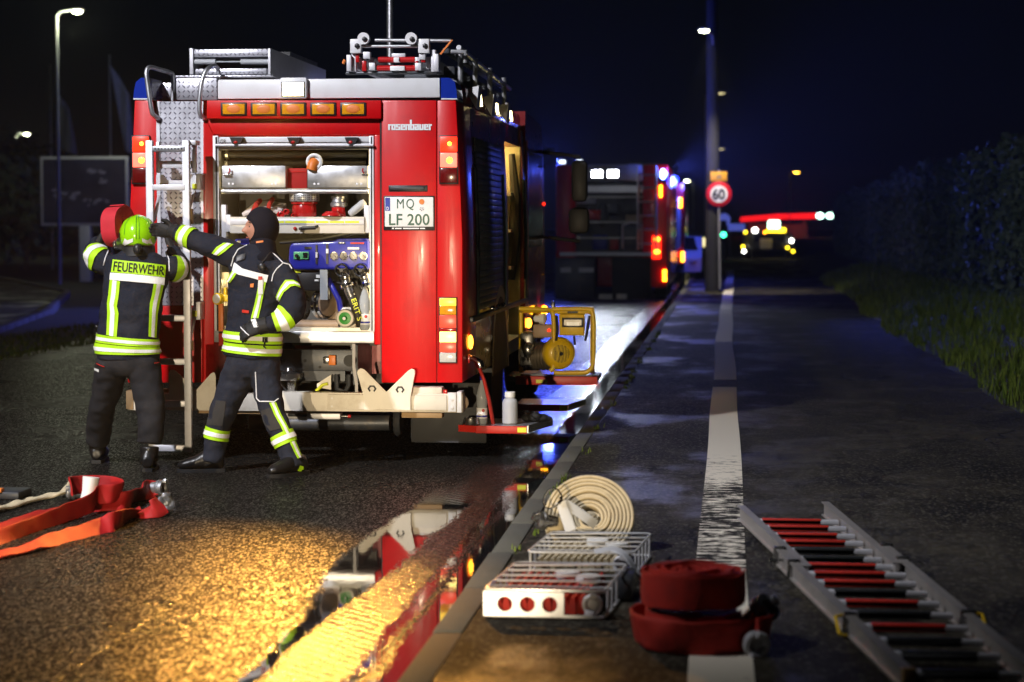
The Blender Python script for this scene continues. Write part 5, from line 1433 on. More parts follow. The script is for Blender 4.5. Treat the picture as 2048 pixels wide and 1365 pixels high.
def head_mesh(mb, grow=0.0, feat=True, keep=None):
    na, nb = 56, 40; vs = []; fs = []
    for j in range(nb + 1):
        b = -math.pi / 2 + math.pi * j / nb
        for i in range(na):
            vs.append(headpt(2 * math.pi * i / na, max(-1.56, min(1.56, b)), feat=feat, grow=grow))
    for j in range(nb):
        for i in range(na):
            a = 2 * math.pi * (i + .5) / na; b = -math.pi / 2 + math.pi * (j + .5) / nb
            if keep and not keep(a, b): continue
            l = (i + 1) % na; fs.append((j * na + i, j * na + l, (j + 1) * na + l, (j + 1) * na + i))
    mb.add(vs, fs)
# one continuous body under the clothes, head and hands included
mb = MB()
for l_ in (torso, armR, armL, pelv, legR, legL): l_.mesh(mb, -.016)
mb.tube([HC + Vector((.02, 0, -.2)), HC + Vector((.01, 0, -.05))], .055, 14)
mat('eye_white', (.35, .28, .25), .3)
mb2 = MB(); head_mesh(mb2)
mb.add(mb2.v, mb2.f)
wR = at(350, 465, YT + .07); wL = at(527, 652, YT - .21)
hand(mb, at(345, 463, YT + .08), (-1, .1, .1), (0, -1, -.2), .6, .5)
hand(mb, wL, (-.95, -.2, -.35), (0, .6, -.5), .6, .6, -1)
body = remesh(mb, 'body', M['skin'], pr, .0085, 1)
for sgn in (1, -1):
    e = MB(); p_ = HC + hf * .078 + hs * (.034 * sgn) + hu * .010
    e.ell(p_, (.010, .010, .006), 12, 8); eo = e.build('eye', M['eye_white'], body); e = MB(); e.ell(p_ + hf * .0085, .0062, 10, 6); e.build('pupil', M['black_print'], eo)
    e = MB(); e.tube([HC + hf * .088 + hs * (.016 * sgn) + hu * .034, HC + hf * .089 + hs * (.034 * sgn) + hu * .04, HC + hf * .078 + hs * (.052 * sgn) + hu * .034], [.004, .006, .003], 6); e.build('eyebrow', M['brow'], body)
lp = MB(); lp.tube([HC + hf * .092 + hs * .02 - hu * .066, HC + hf * .109 - hu * .066, HC + hf * .092 - hs * .02 - hu * .066], [.002, .0045, .002], 6); lp.build('lips', mat('lip', (.4, .13, .1), .5), body)
# hood
def hood_keep(a, b):
    a = (a + math.pi) % (2 * math.pi) - math.pi
    return (a / 1.12) ** 2 + ((b + .09) / .60) ** 2 > 1
mb = MB(); head_mesh(mb, .014, False, hood_keep)
mb.rings([[HC + Vector((-.0 + dx, .0, dz)) + hs * (r_ * math.cos(q * math.pi / 12)) + hf * (r_ * 1.05 * math.sin(q * math.pi / 12)) for q in range(24)] for dx, dz, r_ in ((.008, -.225, .115), (.006, -.17, .088), (.004, -.11, .083), (.0, -.07, .075))], cap=False)
hood = mb.build('hood', M['hood_cloth'], pr, ang=0, fix=False)
hood.data.polygons.foreach_set('use_smooth', [True] * len(hood.data.polygons))
so = hood.modifiers.new('solid', 'SOLIDIFY'); so.thickness = .007; so.offset = 0
mb = MB(); rim = []
for i in range(40):
    t = 2 * math.pi * i / 40; rim.append(headpt(1.12 * math.cos(t), -.09 + .60 * math.sin(t), feat=False, grow=.014))
mb.tube(rim, .006, 6, closed=True); mb.build('hood_hem', M['hood_cloth'], hood)
bh = bvh_of([hood])
badge(bh, [(513, 483.5, 526, 481.5), (513.5, 487, 526.5, 485)], YT, 'orange_plastic', 'hood_logo', hood, .006)
# gloves, boots
g1 = MB(); hand(g1, at(345, 463, YT + .08), (-1, .1, .1), (0, -1, -.2), 1.1, .5); g1.tube([at(356, 467, YT + .06), at(343, 462, YT + .08)], [.062, .05], 14); glv1 = remesh(g1, 'glove', M['glove'], pr, .007, 1)
g2 = MB(); hand(g2, wL + Vector((-.01, 0, 0)), (-.95, -.2, -.30), (0, .6, -.5), 1.25, .75, -1); g2.tube([at(536, 650, YT - .205), at(516, 655, YT - .215)], [.062, .055], 14); glv2 = remesh(g2, 'glove', M['glove'], pr, .007, 1)
bg = bvh_of([glv2])
badge(bg, [(502, 640, 511, 638), (508, 656, 517, 654)], YT - .2, 'silver_tape', 'cuff_label', glv2, .004)
line(bg, [(480, 653), (487, 661), (498, 671)], YT - .2, .004, 'piping', 'glove_piping', glv2)
bt1 = boot(pr, at(424, 930, YT - .01), (-1, -.22, 0), ROADZ, at(426, 905, YT))
bt2 = boot(pr, at(592, 935, YT - .13), (-.62, -.78, 0), ROADZ, at(588, 915, YT - .12))
bb2 = bvh_of([bt2]); badge(bb2, [(599, 931, 606, 933), (594, 941, 606, 944)], YT - .15, 'fluo', 'boot_patch', bt2, .006)
# tapes
bj = bvh_of([jacket])
t0 = torso.t_at(py=664); t1 = torso.t_at(py=684); t2 = torso.t_at(py=687); t3 = torso.t_at(py=707)
ring_tape(torso, t0, t1, jacket); ring_tape(torso, t2, t3, jacket)
ring_tape(armR, armR.t_at(px=386), armR.t_at(px=362), jacket)
ring_tape(armL, armL.t_at(px=573, py=634), armL.t_at(px=549, py=646), jacket)
tape(bj, [(424, 506, 438, 511), (434, 495, 450, 504), (448, 487, 467, 490)], YT, jacket)
tape(bj, [(553, 594, 558, 608), (561, 576, 569, 585), (571, 561, 582, 574), (586, 561, 590, 573), (595, 566, 600, 577)], YT, jacket)
mb = MB(); strip(mb, bj, [(470, 526, 466, 542), (485, 538, 478, 550), (512, 545, 507, 557), (536, 551, 533, 565)], .009, YT); mb.build('chest_band', M['silver_tape'], jacket, ang=60, fix=False)
tape(bj, [(518, 562, 532, 564), (513, 590, 526, 593), (503, 634, 517, 636), (500, 652, 514, 654)], YT, jacket)
tape(bj, [(466, 541, 476, 546), (460, 552, 469, 556), (455, 562, 461, 566)], YT, jacket)
ring_tape(legR, legR.t_at(py=857), legR.t_at(py=879), trous)
ring_tape(legL, legL.t_at(py=868), legL.t_at(py=889), trous)
bt = bvh_of([trous])
tape(bt, [(538, 806, 551, 805), (548, 830, 560, 827), (562, 855, 573, 851), (569, 870, 580, 866)], YT - .1, trous)
tape(bt, [(579, 886, 589, 882), (587, 905, 597, 900), (594, 918, 603, 915)], YT - .1, trous)
badge(bt, [(424, 800, 452, 803), (417, 830, 448, 832), (414, 850, 444, 852)], YT, 'knee_patch', 'knee_patch', trous, .005)
badge(bt, [(522, 822, 552, 812), (528, 845, 562, 838), (541, 862, 566, 856)], YT, 'knee_patch', 'knee_patch', trous, .005)
line(bt, [(511, 744), (513, 770), (514, 797), (520, 803), (548, 804), (556, 798)], YT, .004, 'piping', 'pocket_piping', trous)
line(bj, [(463, 533), (467, 515), (476, 500), (494, 491)], YT, .004, 'piping', 'piping', jacket)
line(bj, [(543, 563), (546, 550), (554, 538), (566, 527), (578, 530), (583, 538)], YT, .004, 'piping', 'piping', jacket)
line(bj, [(543, 506), (553, 514), (565, 526)], YT, .004, 'piping', 'piping', jacket)
line(bj, [(551, 494), (535, 512), (524, 527), (521, 545)], YT, .006, 'black_rubber', 'radio_cord', jacket)
rd = badge(bj, [(474, 512, 492, 508), (474, 526, 491, 520)], YT, 'black_plastic', 'chest_pocket', jacket, .012)
mb = MB(); mb.ell(hit(bj, 523, 536, .02, YT), (.03, .015, .03), 12, 8); mb.build('microphone', M['black_plastic'], jacket)
tg = badge(bj, [(517, 559, 526, 559), (516, 573, 525.5, 573), (516, 589, 525, 589)], YT, 'gauge_face', 'name_tag', jacket, .018); badge(bj, [(516.5, 553, 524.5, 553), (516.5, 560, 525, 560)], YT, 'red_gloss', 'tag_clip', jacket, .02)
badge(bj, [(485, 619, 498, 621), (485, 625, 498, 627)], YT, 'red_plastic', 'logo', jacket); badge(bj, [(501, 568, 508, 567), (501, 575, 507, 575)], YT, 'orange_plastic', 'logo', jacket)
mb = MB(); mb.tube([hit(bj, 529, 676, .02, YT), hit(bj, 529, 686, .025, YT), hit(bj, 527, 694, .02, YT), hit(bj, 530, 698, .02, YT)], .006, 6); mb.build('belt_hook', M['chrome'], jacket)
badge(bj, [(524, 675, 534, 675), (524, 686, 534, 686)], YT, 'black_plastic', 'belt_tab', jacket, .018)

# ------------------------------------------------------------------ left firefighter, seen from behind
pl_ = thing('person', 'firefighter seen from behind in a bright yellow-green helmet, FEUERWEHR on the back', 'person', gnd(250, 945, ROADZ))
YB = 13.86
to2 = Limb([(256, 720, YB, .222, .165), (256, 695, YB, .226, .165), (259, 655, YB, .222, .16), (265, 600, YB, .222, .155), (270, 560, YB, .228, .15), (273, 535, YB, .235, .145), (275, 517, YB, .205, .125), (275, 503, YB, .12, .1), (275, 492, YB, .085, .085)], wr=.014, fr=6, seed=21)
aL2 = Limb([(228, 537, YB + .06, .08), (208, 524, YB + .07, .088), (195, 515, YB + .1, .088), (188, 507, YB + .2, .08), (191, 495, YB + .2, .068), (200, 484, YB + .16, .058)], wr=.012, seed=23)
aR2 = Limb([(325, 540, YB + .07, .08), (341, 537, YB + .08, .086), (352, 538, YB + .12, .084), (358, 534, YB + .24, .075), (352, 515, YB + .32, .062), (345, 500, YB + .36, .055)], wr=.012, seed=25)
lL2 = Limb([(228, 722, YB, .125, .14), (217, 765, YB + .05, .112), (205, 810, YB + .12, .096), (199, 850, YB + .22, .09), (196, 882, YB + .3, .088)], wr=.013, seed=27)
lR2 = Limb([(284, 722, YB, .125, .14), (294, 770, YB - .03, .112), (302, 820, YB - .07, .1), (302, 855, YB - .1, .092), (299, 888, YB - .12, .085)], wr=.013, seed=29)
pv2 = Limb([(256, 752, YB, .12, .12), (256, 735, YB, .19, .155), (256, 705, YB, .21, .155)], wr=.004)
mb = MB(); to2.mesh(mb); aL2.mesh(mb); aR2.mesh(mb); jk2 = remesh(mb, 'jacket', M['navy_cloth'], pl_)
mb = MB(); pv2.mesh(mb); lL2.mesh(mb); lR2.mesh(mb); tr2_ = remesh(mb, 'trousers', mat('work_trousers', (.016, .016, .019), .85, var=.3, nscale=26, bump=.25, bscale=220, spec=.25, dirt=((.045, .04, .037), .5, 5)), pl_)
mb = MB()
for l_ in (to2, aL2, aR2, pv2, lL2, lR2): l_.mesh(mb, -.016)
HC2 = at(275, 470, YB - .01)
mb.tube([HC2 + Vector((0, 0, -.2)), HC2], .055, 14); mb.ell(HC2 + Vector((0, .02, -.01)), (.078, .098, .118), 24, 16)
hand(mb, at(199, 486, YB + .18), (.5, .35, .8), (.6, -.3, -.4), .6, .5); hand(mb, at(345, 500, YB + .36), (-.4, .3, .85), (-.7, 0, -.3), .6, .5)
body2 = remesh(mb, 'body', M['skin'], pl_, .0095, 1)
g_ = MB(); hand(g_, at(199, 486, YB + .18), (.5, .35, .8), (.6, -.3, -.4), 1.1, .6); remesh(g_, 'glove', M['glove'], pl_, .007, 1)
g_ = MB(); hand(g_, at(345, 500, YB + .36), (-.4, .3, .85), (-.7, 0, -.3), 1.1, .6, -1); remesh(g_, 'glove', M['glove'], pl_, .007, 1)
# helmet
hm = MB(); na, nb = 44, 22; vs = []; fs = []
for j in range(nb + 1):
    v = j / nb; b = math.pi / 2 - v * 2.02
    for i in range(na):
        a = 2 * math.pi * i / na; x = math.cos(b) * math.cos(a); y = math.cos(b) * math.sin(a); z = math.sin(b)
        ridge = .010 * math.exp(-(x / .12) ** 2) * max(0, z + .1) + .006 * math.exp(-((abs(x) - .62) / .07) ** 2) * max(0, z + .2)
        p = Vector((x * .133, y * .155, z * .145)) * (1 + ridge * 3)
        if z < -.05: p.x *= 1 - .10 * min(1, (-z - .05) * 1.5)
        if z < -.3 and y < 0: p.z -= .006
        vs.append(HC2 + p + Vector((0, .02, -.005)))
for j in range(nb):
    for i in range(na): fs.append((j * na + i, j * na + (i + 1) % na, (j + 1) * na + (i + 1) % na, (j + 1) * na + i))
hm.add(vs, fs); he = hm.build('helmet', M['helmet_fluo'], pl_, ang=0, fix=True); he.data.polygons.foreach_set('use_smooth', [True] * len(he.data.polygons))
so = he.modifiers.new('solid', 'SOLIDIFY'); so.thickness = .006; so.offset = -1
bhm = bvh_of([he])
for k in (1, -1):
    cx = 275
    badge(bhm, [(cx + k * 9, 477, cx + k * 9, 484), (cx + k * 20, 481, cx + k * 18, 488), (cx + k * 25, 477, cx + k * 31, 494)], YB, 'silver_tape', 'reflector', he, .004)
    line(bhm, [(cx + k * 2, 431), (cx + k * 3, 455), (cx + k * 3, 478)], YB, .0016, 'green_cap', 'shell_seam', he)
    line(bhm, [(cx + k * 14, 434), (cx + k * 24, 450), (cx + k * 26, 470)], YB, .0016, 'green_cap', 'shell_seam', he)
    badge(bhm, [(cx + k * 34, 466, cx + k * 37, 466), (cx + k * 34, 480, cx + k * 36.5, 480)], YB, 'black_plastic', 'side_clip', he, .006)
mb = MB(); c = at(275, 499, YB - .15); mb.ell(c, (.032, .03, .042), 16, 10); mb.build('adjuster', M['black_plastic'], he)
mb = MB(); mb.rings([[HC2 + Vector((r_ * math.cos(q * math.pi / 14), .02 + r_ * 1.1 * math.sin(q * math.pi / 14), dz)) for q in range(28)] for dz, r_ in ((-.08, .115), (-.12, .118), (-.15, .125))], cap=False); mb.build('neck_guard', M['black_rubber'], he)
# boots
b3 = boot(pl_, at(196, 905, YB + .32), (-.15, 1, 0), ROADZ, at(196, 875, YB + .29))
b4 = boot(pl_, at(297, 930, YB - .13), (-.2, 1, 0), ROADZ, at(299, 893, YB - .12))
bb4 = bvh_of([b4]); badge(bb4, [(303, 933, 307, 932), (305, 943, 311, 943), (303, 951, 313, 950)], YB - .2, 'fluo', 'boot_patch', b4, .006)
# back tapes and lettering
bj2 = bvh_of([jk2])
bp_ = badge(bj2, [(227, 520, 223.5, 545), (260, 523.5, 257, 548), (300, 527.5, 297, 551.5), (330, 531, 328.5, 555)], YB, 'fluo', 'name_panel', jk2, .009)
me = text_mesh('FEUERWEHR', 1, .012, 1.02)
bm = bmesh.new(); bm.from_mesh(me); bmesh.ops.triangulate(bm, faces=bm.faces); bmesh.ops.subdivide_edges(bm, edges=bm.edges[:], cuts=1); bm.to_mesh(me); bm.free()
xs = [v.co.x for v in me.vertices]; ys = [v.co.y for v in me.vertices]; x0, x1, y0, y1 = min(xs), max(xs), min(ys), max(ys)
for v in me.vertices:
    u = (v.co.x - x0) / (x1 - x0); w = (v.co.y - y0) / (y1 - y0)
    bx, by = 228 + (326 - 228) * u, 542.5 + (551.5 - 542.5) * u
    tx, ty_ = 230 + (328 - 230) * u, 523.5 + (533.5 - 523.5) * u
    v.co = hit(bj2, bx + (tx - bx) * w, by + (ty_ - by) * w, .0125, YB)
me.materials.clear(); link('lettering', me, M['black_print'], bp_, 0)
mb = MB(); strip(mb, bj2, [(222, 546, 220.5, 560), (260, 549, 258, 563), (300, 552.5, 298, 567), (328, 555.5, 327, 570)], .009, YB); mb.build('back_band', M['silver_tape'], jk2, ang=60, fix=False)
tape(bj2, [(221, 560, 241, 563), (218, 590, 238, 594), (215.5, 607, 235, 613), (216, 625, 238, 628), (214, 670, 234, 674)], YB, jk2)
tape(bj2, [(307, 568, 326, 570), (303, 590, 321, 592), (299, 607, 317, 610), (298, 625, 314, 628), (296, 673, 311, 676)], YB, jk2)
ring_tape(to2, to2.t_at(py=672), to2.t_at(py=688), jk2); ring_tape(to2, to2.t_at(py=690), to2.t_at(py=707), jk2)
ring_tape(aL2, aL2.t_at(px=203, py=520), aL2.t_at(px=191, py=511), jk2); ring_tape(aR2, aR2.t_at(px=345, py=536), aR2.t_at(px=355, py=537), jk2)
line(bj2, [(219, 497), (213, 510), (208, 531)], YB, .004, 'piping', 'piping', jk2); line(bj2, [(333, 505), (338, 520), (338, 543)], YB, .004, 'piping', 'piping', jk2)
mb = MB(); c = at(193, 660, YB - .05); n = 14; mb.tube([c + Vector((.014 * math.cos(6.283 * i / n), 0, .024 * math.sin(6.283 * i / n))) for i in range(n)], .004, 6, closed=True); mb.build('belt_ring', M['chrome'], jk2)
bt_ = bvh_of([tr2_]); line(bt_, [(194, 727), (201, 731), (209, 734)], YB, .003, 'red_plastic', 'pocket_piping', tr2_); line(bt_, [(308, 727), (315, 726), (318, 725)], YB, .003, 'red_plastic', 'pocket_piping', tr2_)
badge(bt_, [(191, 736, 200, 739), (191, 741, 200, 745)], YB, 'gauge_face', 'logo', tr2_)
# rolled red hose on his shoulder
rh = thing('hose_roll', 'red hose roll carried on the left shoulder of the helmeted firefighter', 'hose', at(238, 490, YB + .05))
c = at(236, 453, YB + .06); ax2 = Vector((.88, -.30, .05)).normalized(); u2 = Vector((0, 0, 1)); u2 = (u2 - ax2 * u2.dot(ax2)).normalized(); v2 = ax2.cross(u2)
mb = MB(); turns = 7; n = 34; wdt = .062
for side in range(1):
    rings = []
    for i in range(turns * n + 1):
        th = 2 * math.pi * i / n; r_ = .04 + .0125 * i / n + .0015 * math.sin(th * 3)
        e = u2 * math.cos(th) + v2 * math.sin(th)
        sq = 1.0 + .18 * abs(math.cos(th))
        rings.append([c + e * (r_ * sq + a) + ax2 * b for a, b in ((-.0032, -wdt), (.0032, -wdt), (.0046, 0), (.0032, wdt), (-.0032, wdt), (-.0046, 0))])
    mb.rings(rings)
mb.build('coil', mat('pink_red_hose', (.55, .02, .035), .7, var=.2, nscale=14, bump=.3, bscale=260), rh)
mb = MB(); mb.lathe(at(238, 488, YB - .02), (.8, -.6, .1), [(.03, -.03), (.042, -.02), (.042, .0), (.036, .005), (.045, .01), (.045, .03), (.03, .032)], 18); mb.build('coupling', M['steel'], rh)
# ================================================================== FOREGROUND EQUIPMENT
def coupling(o, axis, r, parent, m='aluminium', name='coupling'):
    mb = MB(); mb.lathe(o, axis, [(r * .72, -r * 1.3), (r * .78, -r * .5), (r * .8, 0), (r, .0), (r * 1.05, r * .12), (r * 1.05, r * .38), (r * .93, r * .45), (r * .93, r * .62), (r * 1.0, r * .68), (r * 1.0, r * .86), (r * .8, r * .9), (r * .62, r * .82), (r * .58, r * .1)], 28)
    A = Vector(axis).normalized(); u = A.orthogonal().normalized(); v = A.cross(u)
    for k in range(2):
        e = u * math.cos(k * math.pi + .5) + v * math.sin(k * math.pi + .5)
        s_ = len(mb.v); mb.box(-.012, .012, -.02, .02, -.012, .012, .004)
        Mx = Matrix((e.to_tuple() + (0,), A.cross(e).to_tuple() + (0,), A.to_tuple() + (0,), (0, 0, 0, 1))).transposed(); Mx.translation = Vector(o) + A * (r * .95) + e * (r * .85)
        mb.xf(Mx, s_)
    return mb.build(name, M[m], parent)
def flat_hose(name, m, pts, w, th, parent, tw=None, sub=9):
    """hose lying flat along pts; tw: per point direction of its width"""
    K = [list(p) + list(tw[i] if tw else (0, 0, 0)) for i, p in enumerate(pts)]
    S = cat_rom(K, sub); rings = []
    for i, s in enumerate(S):
        p = Vector(s[:3]); a = Vector(S[max(i - 1, 0)][:3]); b = Vector(S[min(i + 1, len(S) - 1)][:3]); Tn = (b - a).normalized()
        if tw: W = Vector(s[3:6]); W = (W - Tn * W.dot(Tn)).normalized()
        else: W = Tn.cross(Vector((0, 0, 1))).normalized()
        Nn = W.cross(Tn).normalized(); ww = w * (1 + .06 * noise.noise(p * 5)) / 2
        wob = th * .8 * noise.noise(p * 7)
        ring = []
        for q in range(16):
            cs_, sn_ = math.cos(q * math.pi / 8), math.sin(q * math.pi / 8)
            cu = math.copysign(abs(cs_) ** .6, cs_); su = math.copysign(abs(sn_) ** .7, sn_)
            dent = 1 - .35 * math.exp(-(cs_ / .4) ** 2)
            ring.append(p + W * (ww * cu) + Nn * ((th / 2) * su * dent + wob * cu + .6 * th * noise.noise(p * 11 + W * cu)))
        rings.append(ring)
    mb = MB(); mb.rings(rings); return mb.build(name, M[m], parent)

# --- hoses on the road at the left
def rg(px, py, z=0.0): return gnd(px, py, ROADZ + z)
hA = thing('fire_hose', 'flat red hose running from the left edge to the farther metal coupling', 'hose', rg(150, 1030))
flat_hose('hose', 'orange_red_hose', [rg(-60, 1072, .02), rg(30, 1052, .02), rg(110, 1030, .022), rg(190, 1012, .03), rg(250, 1002, .05), rg(275, 990, .05), rg(300, 978, .06), rg(316, 977, .06)], .12, .018, hA, [(0, 1, .1), (0, 1, .1), (.1, 1, .1), (0, .9, .4), (.2, .6, .8), (.2, .9, .5), (0, .7, .7), (0, .7, .7)])
coupling(rg(316, 977, .06), (1, -.25, .05), .052, hA)
hB = thing('fire_hose', 'nearest flat red hose on the road ending in a tilted metal coupling', 'hose', rg(150, 1075))
flat_hose('hose', 'orange_red_hose', [rg(-60, 1120, .02), rg(40, 1100, .02), rg(130, 1075, .02), rg(200, 1055, .03), rg(235, 1042, .05), rg(270, 1030, .02), rg(305, 1020, .05), rg(325, 1010, .07)], .12, .016, hB, [(0, 1, .1), (0, 1, .0), (.1, 1, .1), (0, .9, .3), (.1, .5, .85), (.2, 1, .1), (0, .6, .7), (-.2, .6, .7)])
coupling(rg(327, 1010, .06), (.7, -.55, .45), .052, hB)
hC = thing('fire_hose', 'red hose standing in a loop beside the helmeted firefighter boots', 'hose', rg(190, 990))
lp_ = [rg(-60, 1095, .02), rg(20, 1072, .025), rg(80, 1050, .03), rg(130, 1028, .05), rg(180, 1008, .07)]
tws = [(0, 1, .1), (0, .9, .3), (0, .6, .7), (0, .3, 1), (0, .15, 1)]
c = rg(192, 985, .1)
for k in range(9):
    a = -1.2 + k * .62
    lp_.append(c + Vector((.155 * math.cos(a), .16 * math.sin(a), .018 * k * .3))); tws.append((.25 * math.cos(a), .1, 1))
flat_hose('hose', 'orange_red_hose', lp_, .115, .014, hC, tws)
coupling(rg(150, 985, .05), (-.9, -.4, .1), .045, hC)
wh = MB(); a = rg(181, 985, .12); wh.tube([a + Vector((-.04, 0, -.09)), a + Vector((-.01, .01, .0)), a + Vector((0, .02, .09))], [.035, .045, .052], 16)
tag(wh.build('nozzle_cone', M['plate_white']), 'white plastic cone standing inside the red hose loop', 'nozzle')
hD = thing('fire_hose', 'narrow beige hose on the road behind the red hoses', 'hose', rg(80, 1000))
flat_hose('hose', 'beige_hose', [rg(-60, 1035, .02), rg(20, 1012, .02), rg(80, 996, .02), rg(120, 988, .03), rg(140, 975, .05), rg(150, 958, .06)], .075, .024, hD)
bk = thing('tool_box', 'dark flat case with an orange clip at the left edge of the road', 'box', rg(12, 1000))
mb = MB(); p = rg(10, 1000); mb.box(p.x - .15, p.x + .09, p.y, p.y + .25, ROADZ, ROADZ + .05, .012); mb.build('case', M['dark_steel'], bk); mb = MB(); mb.box(p.x - .06, p.x - .02, p.y - .01, p.y + .05, ROADZ + .045, ROADZ + .07, .006); mb.build('clip', M['orange_plastic'], bk)

mat('wire_metal', (.72, .72, .74), .32, metal=.45, var=.1)
# --- wire hose carriers on the path
def carrier(label, x0, x1, y0, y1, skx, zt, hosem, nfold, plate, strap):
    b = thing('hose_carrier', label, 'hose carrier', ((x0 + x1) / 2, (y0 + y1) / 2, 0), 'hose carriers on the path')
    sk = lambda x, y: x + skx * (y - y0) / (y1 - y0)
    r = .0055
    def loop(z, name):
        mb = MB(); pts = []
        cs = [(x0, y0), (x1, y0), (x1, y1), (x0, y1)]
        for i, (x, y) in enumerate(cs):
            px_, py_ = cs[i - 1]; nx_, ny_ = cs[(i + 1) % 4]
            for t in (1, .5, 0):
                dx, dy = (px_ - x), (py_ - y); l = math.hypot(dx, dy); ex, ey = (nx_ - x), (ny_ - y); m_ = math.hypot(ex, ey); rr = .035
                if t == 1: q = (x + dx / l * rr, y + dy / l * rr)
                elif t == 0: q = (x + ex / m_ * rr, y + ey / m_ * rr)
                else: q = (x + dx / l * rr * .3 + ex / m_ * rr * .3, y + dy / l * rr * .3 + ey / m_ * rr * .3)
                pts.append((sk(*q), q[1], z))
        mb.tube(pts, r, 8, closed=True); return mb.build(name, M['wire_metal'], b)
    loop(.012, 'wire_frame'); loop(zt, 'wire_frame')
    for k in range(5):
        y = y0 + (y1 - y0) * (k + .6) / 5.2
        mb = MB(); mb.cyl((sk(x0, y), y, zt), (sk(x1, y), y, zt + .003 * k), .0042, 8); mb.build('wire', M['wire_metal'], b)
        MB().cyl((sk(x1, y), y, .012), (sk(x1, y), y, zt), .005, 8).build('wire', M['wire_metal'], b); MB().cyl((sk(x0, y), y, .012), (sk(x0, y), y, zt), .005, 8).build('wire', M['wire_metal'], b)
    if plate:
        # pressed plate with three round holes
        xe_ = x0 + (x1 - x0) * .66; h0, h1 = .012, zt - .008
        bm = bmesh.new(); outer = [(x0 + .0, h0), (xe_, h0), (xe_, h1), (x0, h1)]
        ov = [bm.verts.new((x, 0, z)) for x, z in outer]; oe = [bm.edges.new((ov[i], ov[(i + 1) % 4])) for i in range(4)]; ed = list(oe)
        for k in range(3):
            cx = x0 + .085 + k * .095; cz = (h0 + h1) / 2; vv = [bm.verts.new((cx + .033 * math.cos(6.2832 * i / 20), 0, cz + .033 * math.sin(6.2832 * i / 20))) for i in range(20)]
            ed += [bm.edges.new((vv[i], vv[(i + 1) % 20])) for i in range(20)]
        bmesh.ops.triangle_fill(bm, use_beauty=True, use_dissolve=False, edges=ed)
        for v in bm.verts: v.co.y = y0 - .008
        g = bmesh.ops.extrude_face_region(bm, geom=bm.faces[:])
        for e in g['geom']:
            if isinstance(e, bmesh.types.BMVert): e.co.y += .005
        MB().bm(bm).build('end_plate', M['aluminium'], b, ang=30)
        mb = MB(); mb.box(x0 - .006, x0 + .0, y0 - .008, y0 + .1, h0, h1); mb.box(xe_, x1 - .02, y0 - .01, y0 - .002, .01, .022); mb.box(x0, x1, y0 - .012, y0 - .002, zt - .008, zt + .006, .003); mb.build('plate_rim', M['aluminium'], b)
    # folded hose inside
    hs_ = thing('folded_hose', label.replace('wire carrier', 'folded hose').split(' holding')[0] + ' packed in the wire carrier', 'hose', ((x0 + x1) / 2, (y0 + y1) / 2, .015), 'folded hoses in the carriers')
    hs_['label'] = ('folded red hose packed in the nearer wire carrier' if plate else 'folded beige hose packed in the farther wire carrier')
    for k in range(nfold):
        u = (k + .5) / nfold; x = x0 + .03 + (x1 - x0 - .12) * u
        ya, yb = y0 + .03 + .012 * random.random(), y1 - .04
        pts = [(sk(x, ya), ya, .02 + .0), (sk(x + .004 * math.sin(k), (ya + yb) / 2), (ya + yb) / 2, .02), (sk(x, yb), yb, .02)]
        rings = []
        for i, pnt in enumerate(pts):
            hh = zt - .03 - .008 * random.random(); hw = (x1 - x0 - .12) / nfold * .43
            rings.append([(pnt[0] - hw, pnt[1], .016), (pnt[0] + hw, pnt[1], .016), (pnt[0] + hw * 1.05, pnt[1], hh * .6), (pnt[0] + hw * .5, pnt[1], hh), (pnt[0] - hw * .5, pnt[1], hh), (pnt[0] - hw * 1.05, pnt[1], hh * .6)])
        MB().rings(rings).build('fold', M[hosem], hs_)
    coupling(Vector((x1 - .055, y0 + .05, .06)), (0, -1, .05), .042, hs_, 'satin_alu')
    for k in range(2):
        mb = MB(); xx = x0 + (x1 - x0) * (.52 + .2 * k); mb.lathe((sk(xx, y1 - .18), y1 - .18 - .1 * k, zt - .035), (0, 0, 1), [(.05, 0), (.055, .01), (.055, .03), (.03, .032)], 18); mb.build('end_cap', M['plate_white'], hs_)
    return b
a = gnd(970, 1237); b_ = gnd(1216, 1222)
carrier('wire carrier nearer the camera with a punched end plate, holding folded red hose', a.x, b_.x, a.y, a.y + .68, .06, .125, 'red_hose', 11, True, True)
carrier('wire carrier behind the first one, holding folded beige hose', -.93, -.43, 9.32, 9.95, .06, .12, 'beige_hose', 12, False, False)
# webbing and pouch between the carriers
st = thing('carrier_strap', 'grey webbing strap lying across the two wire carriers', 'strap', (-.45, 9.2, 0))
flat_hose('webbing', 'satin_alu' if 0 else 'milky_plastic', [(-.60, 9.12, .16), (-.52, 9.14, .17), (-.46, 9.10, .15), (-.40, 9.05, .08), (-.36, 9.02, .03)], .06, .006, st, [(.2, 1, .2)] * 5)
pc = MB(); pc.box(-.50, -.40, 8.72, 9.05, .004, .11, .03); tag(pc.build('pouch', M['dark_steel']), 'dark grey pouch hanging at the side of the nearer wire carrier', 'pouch')

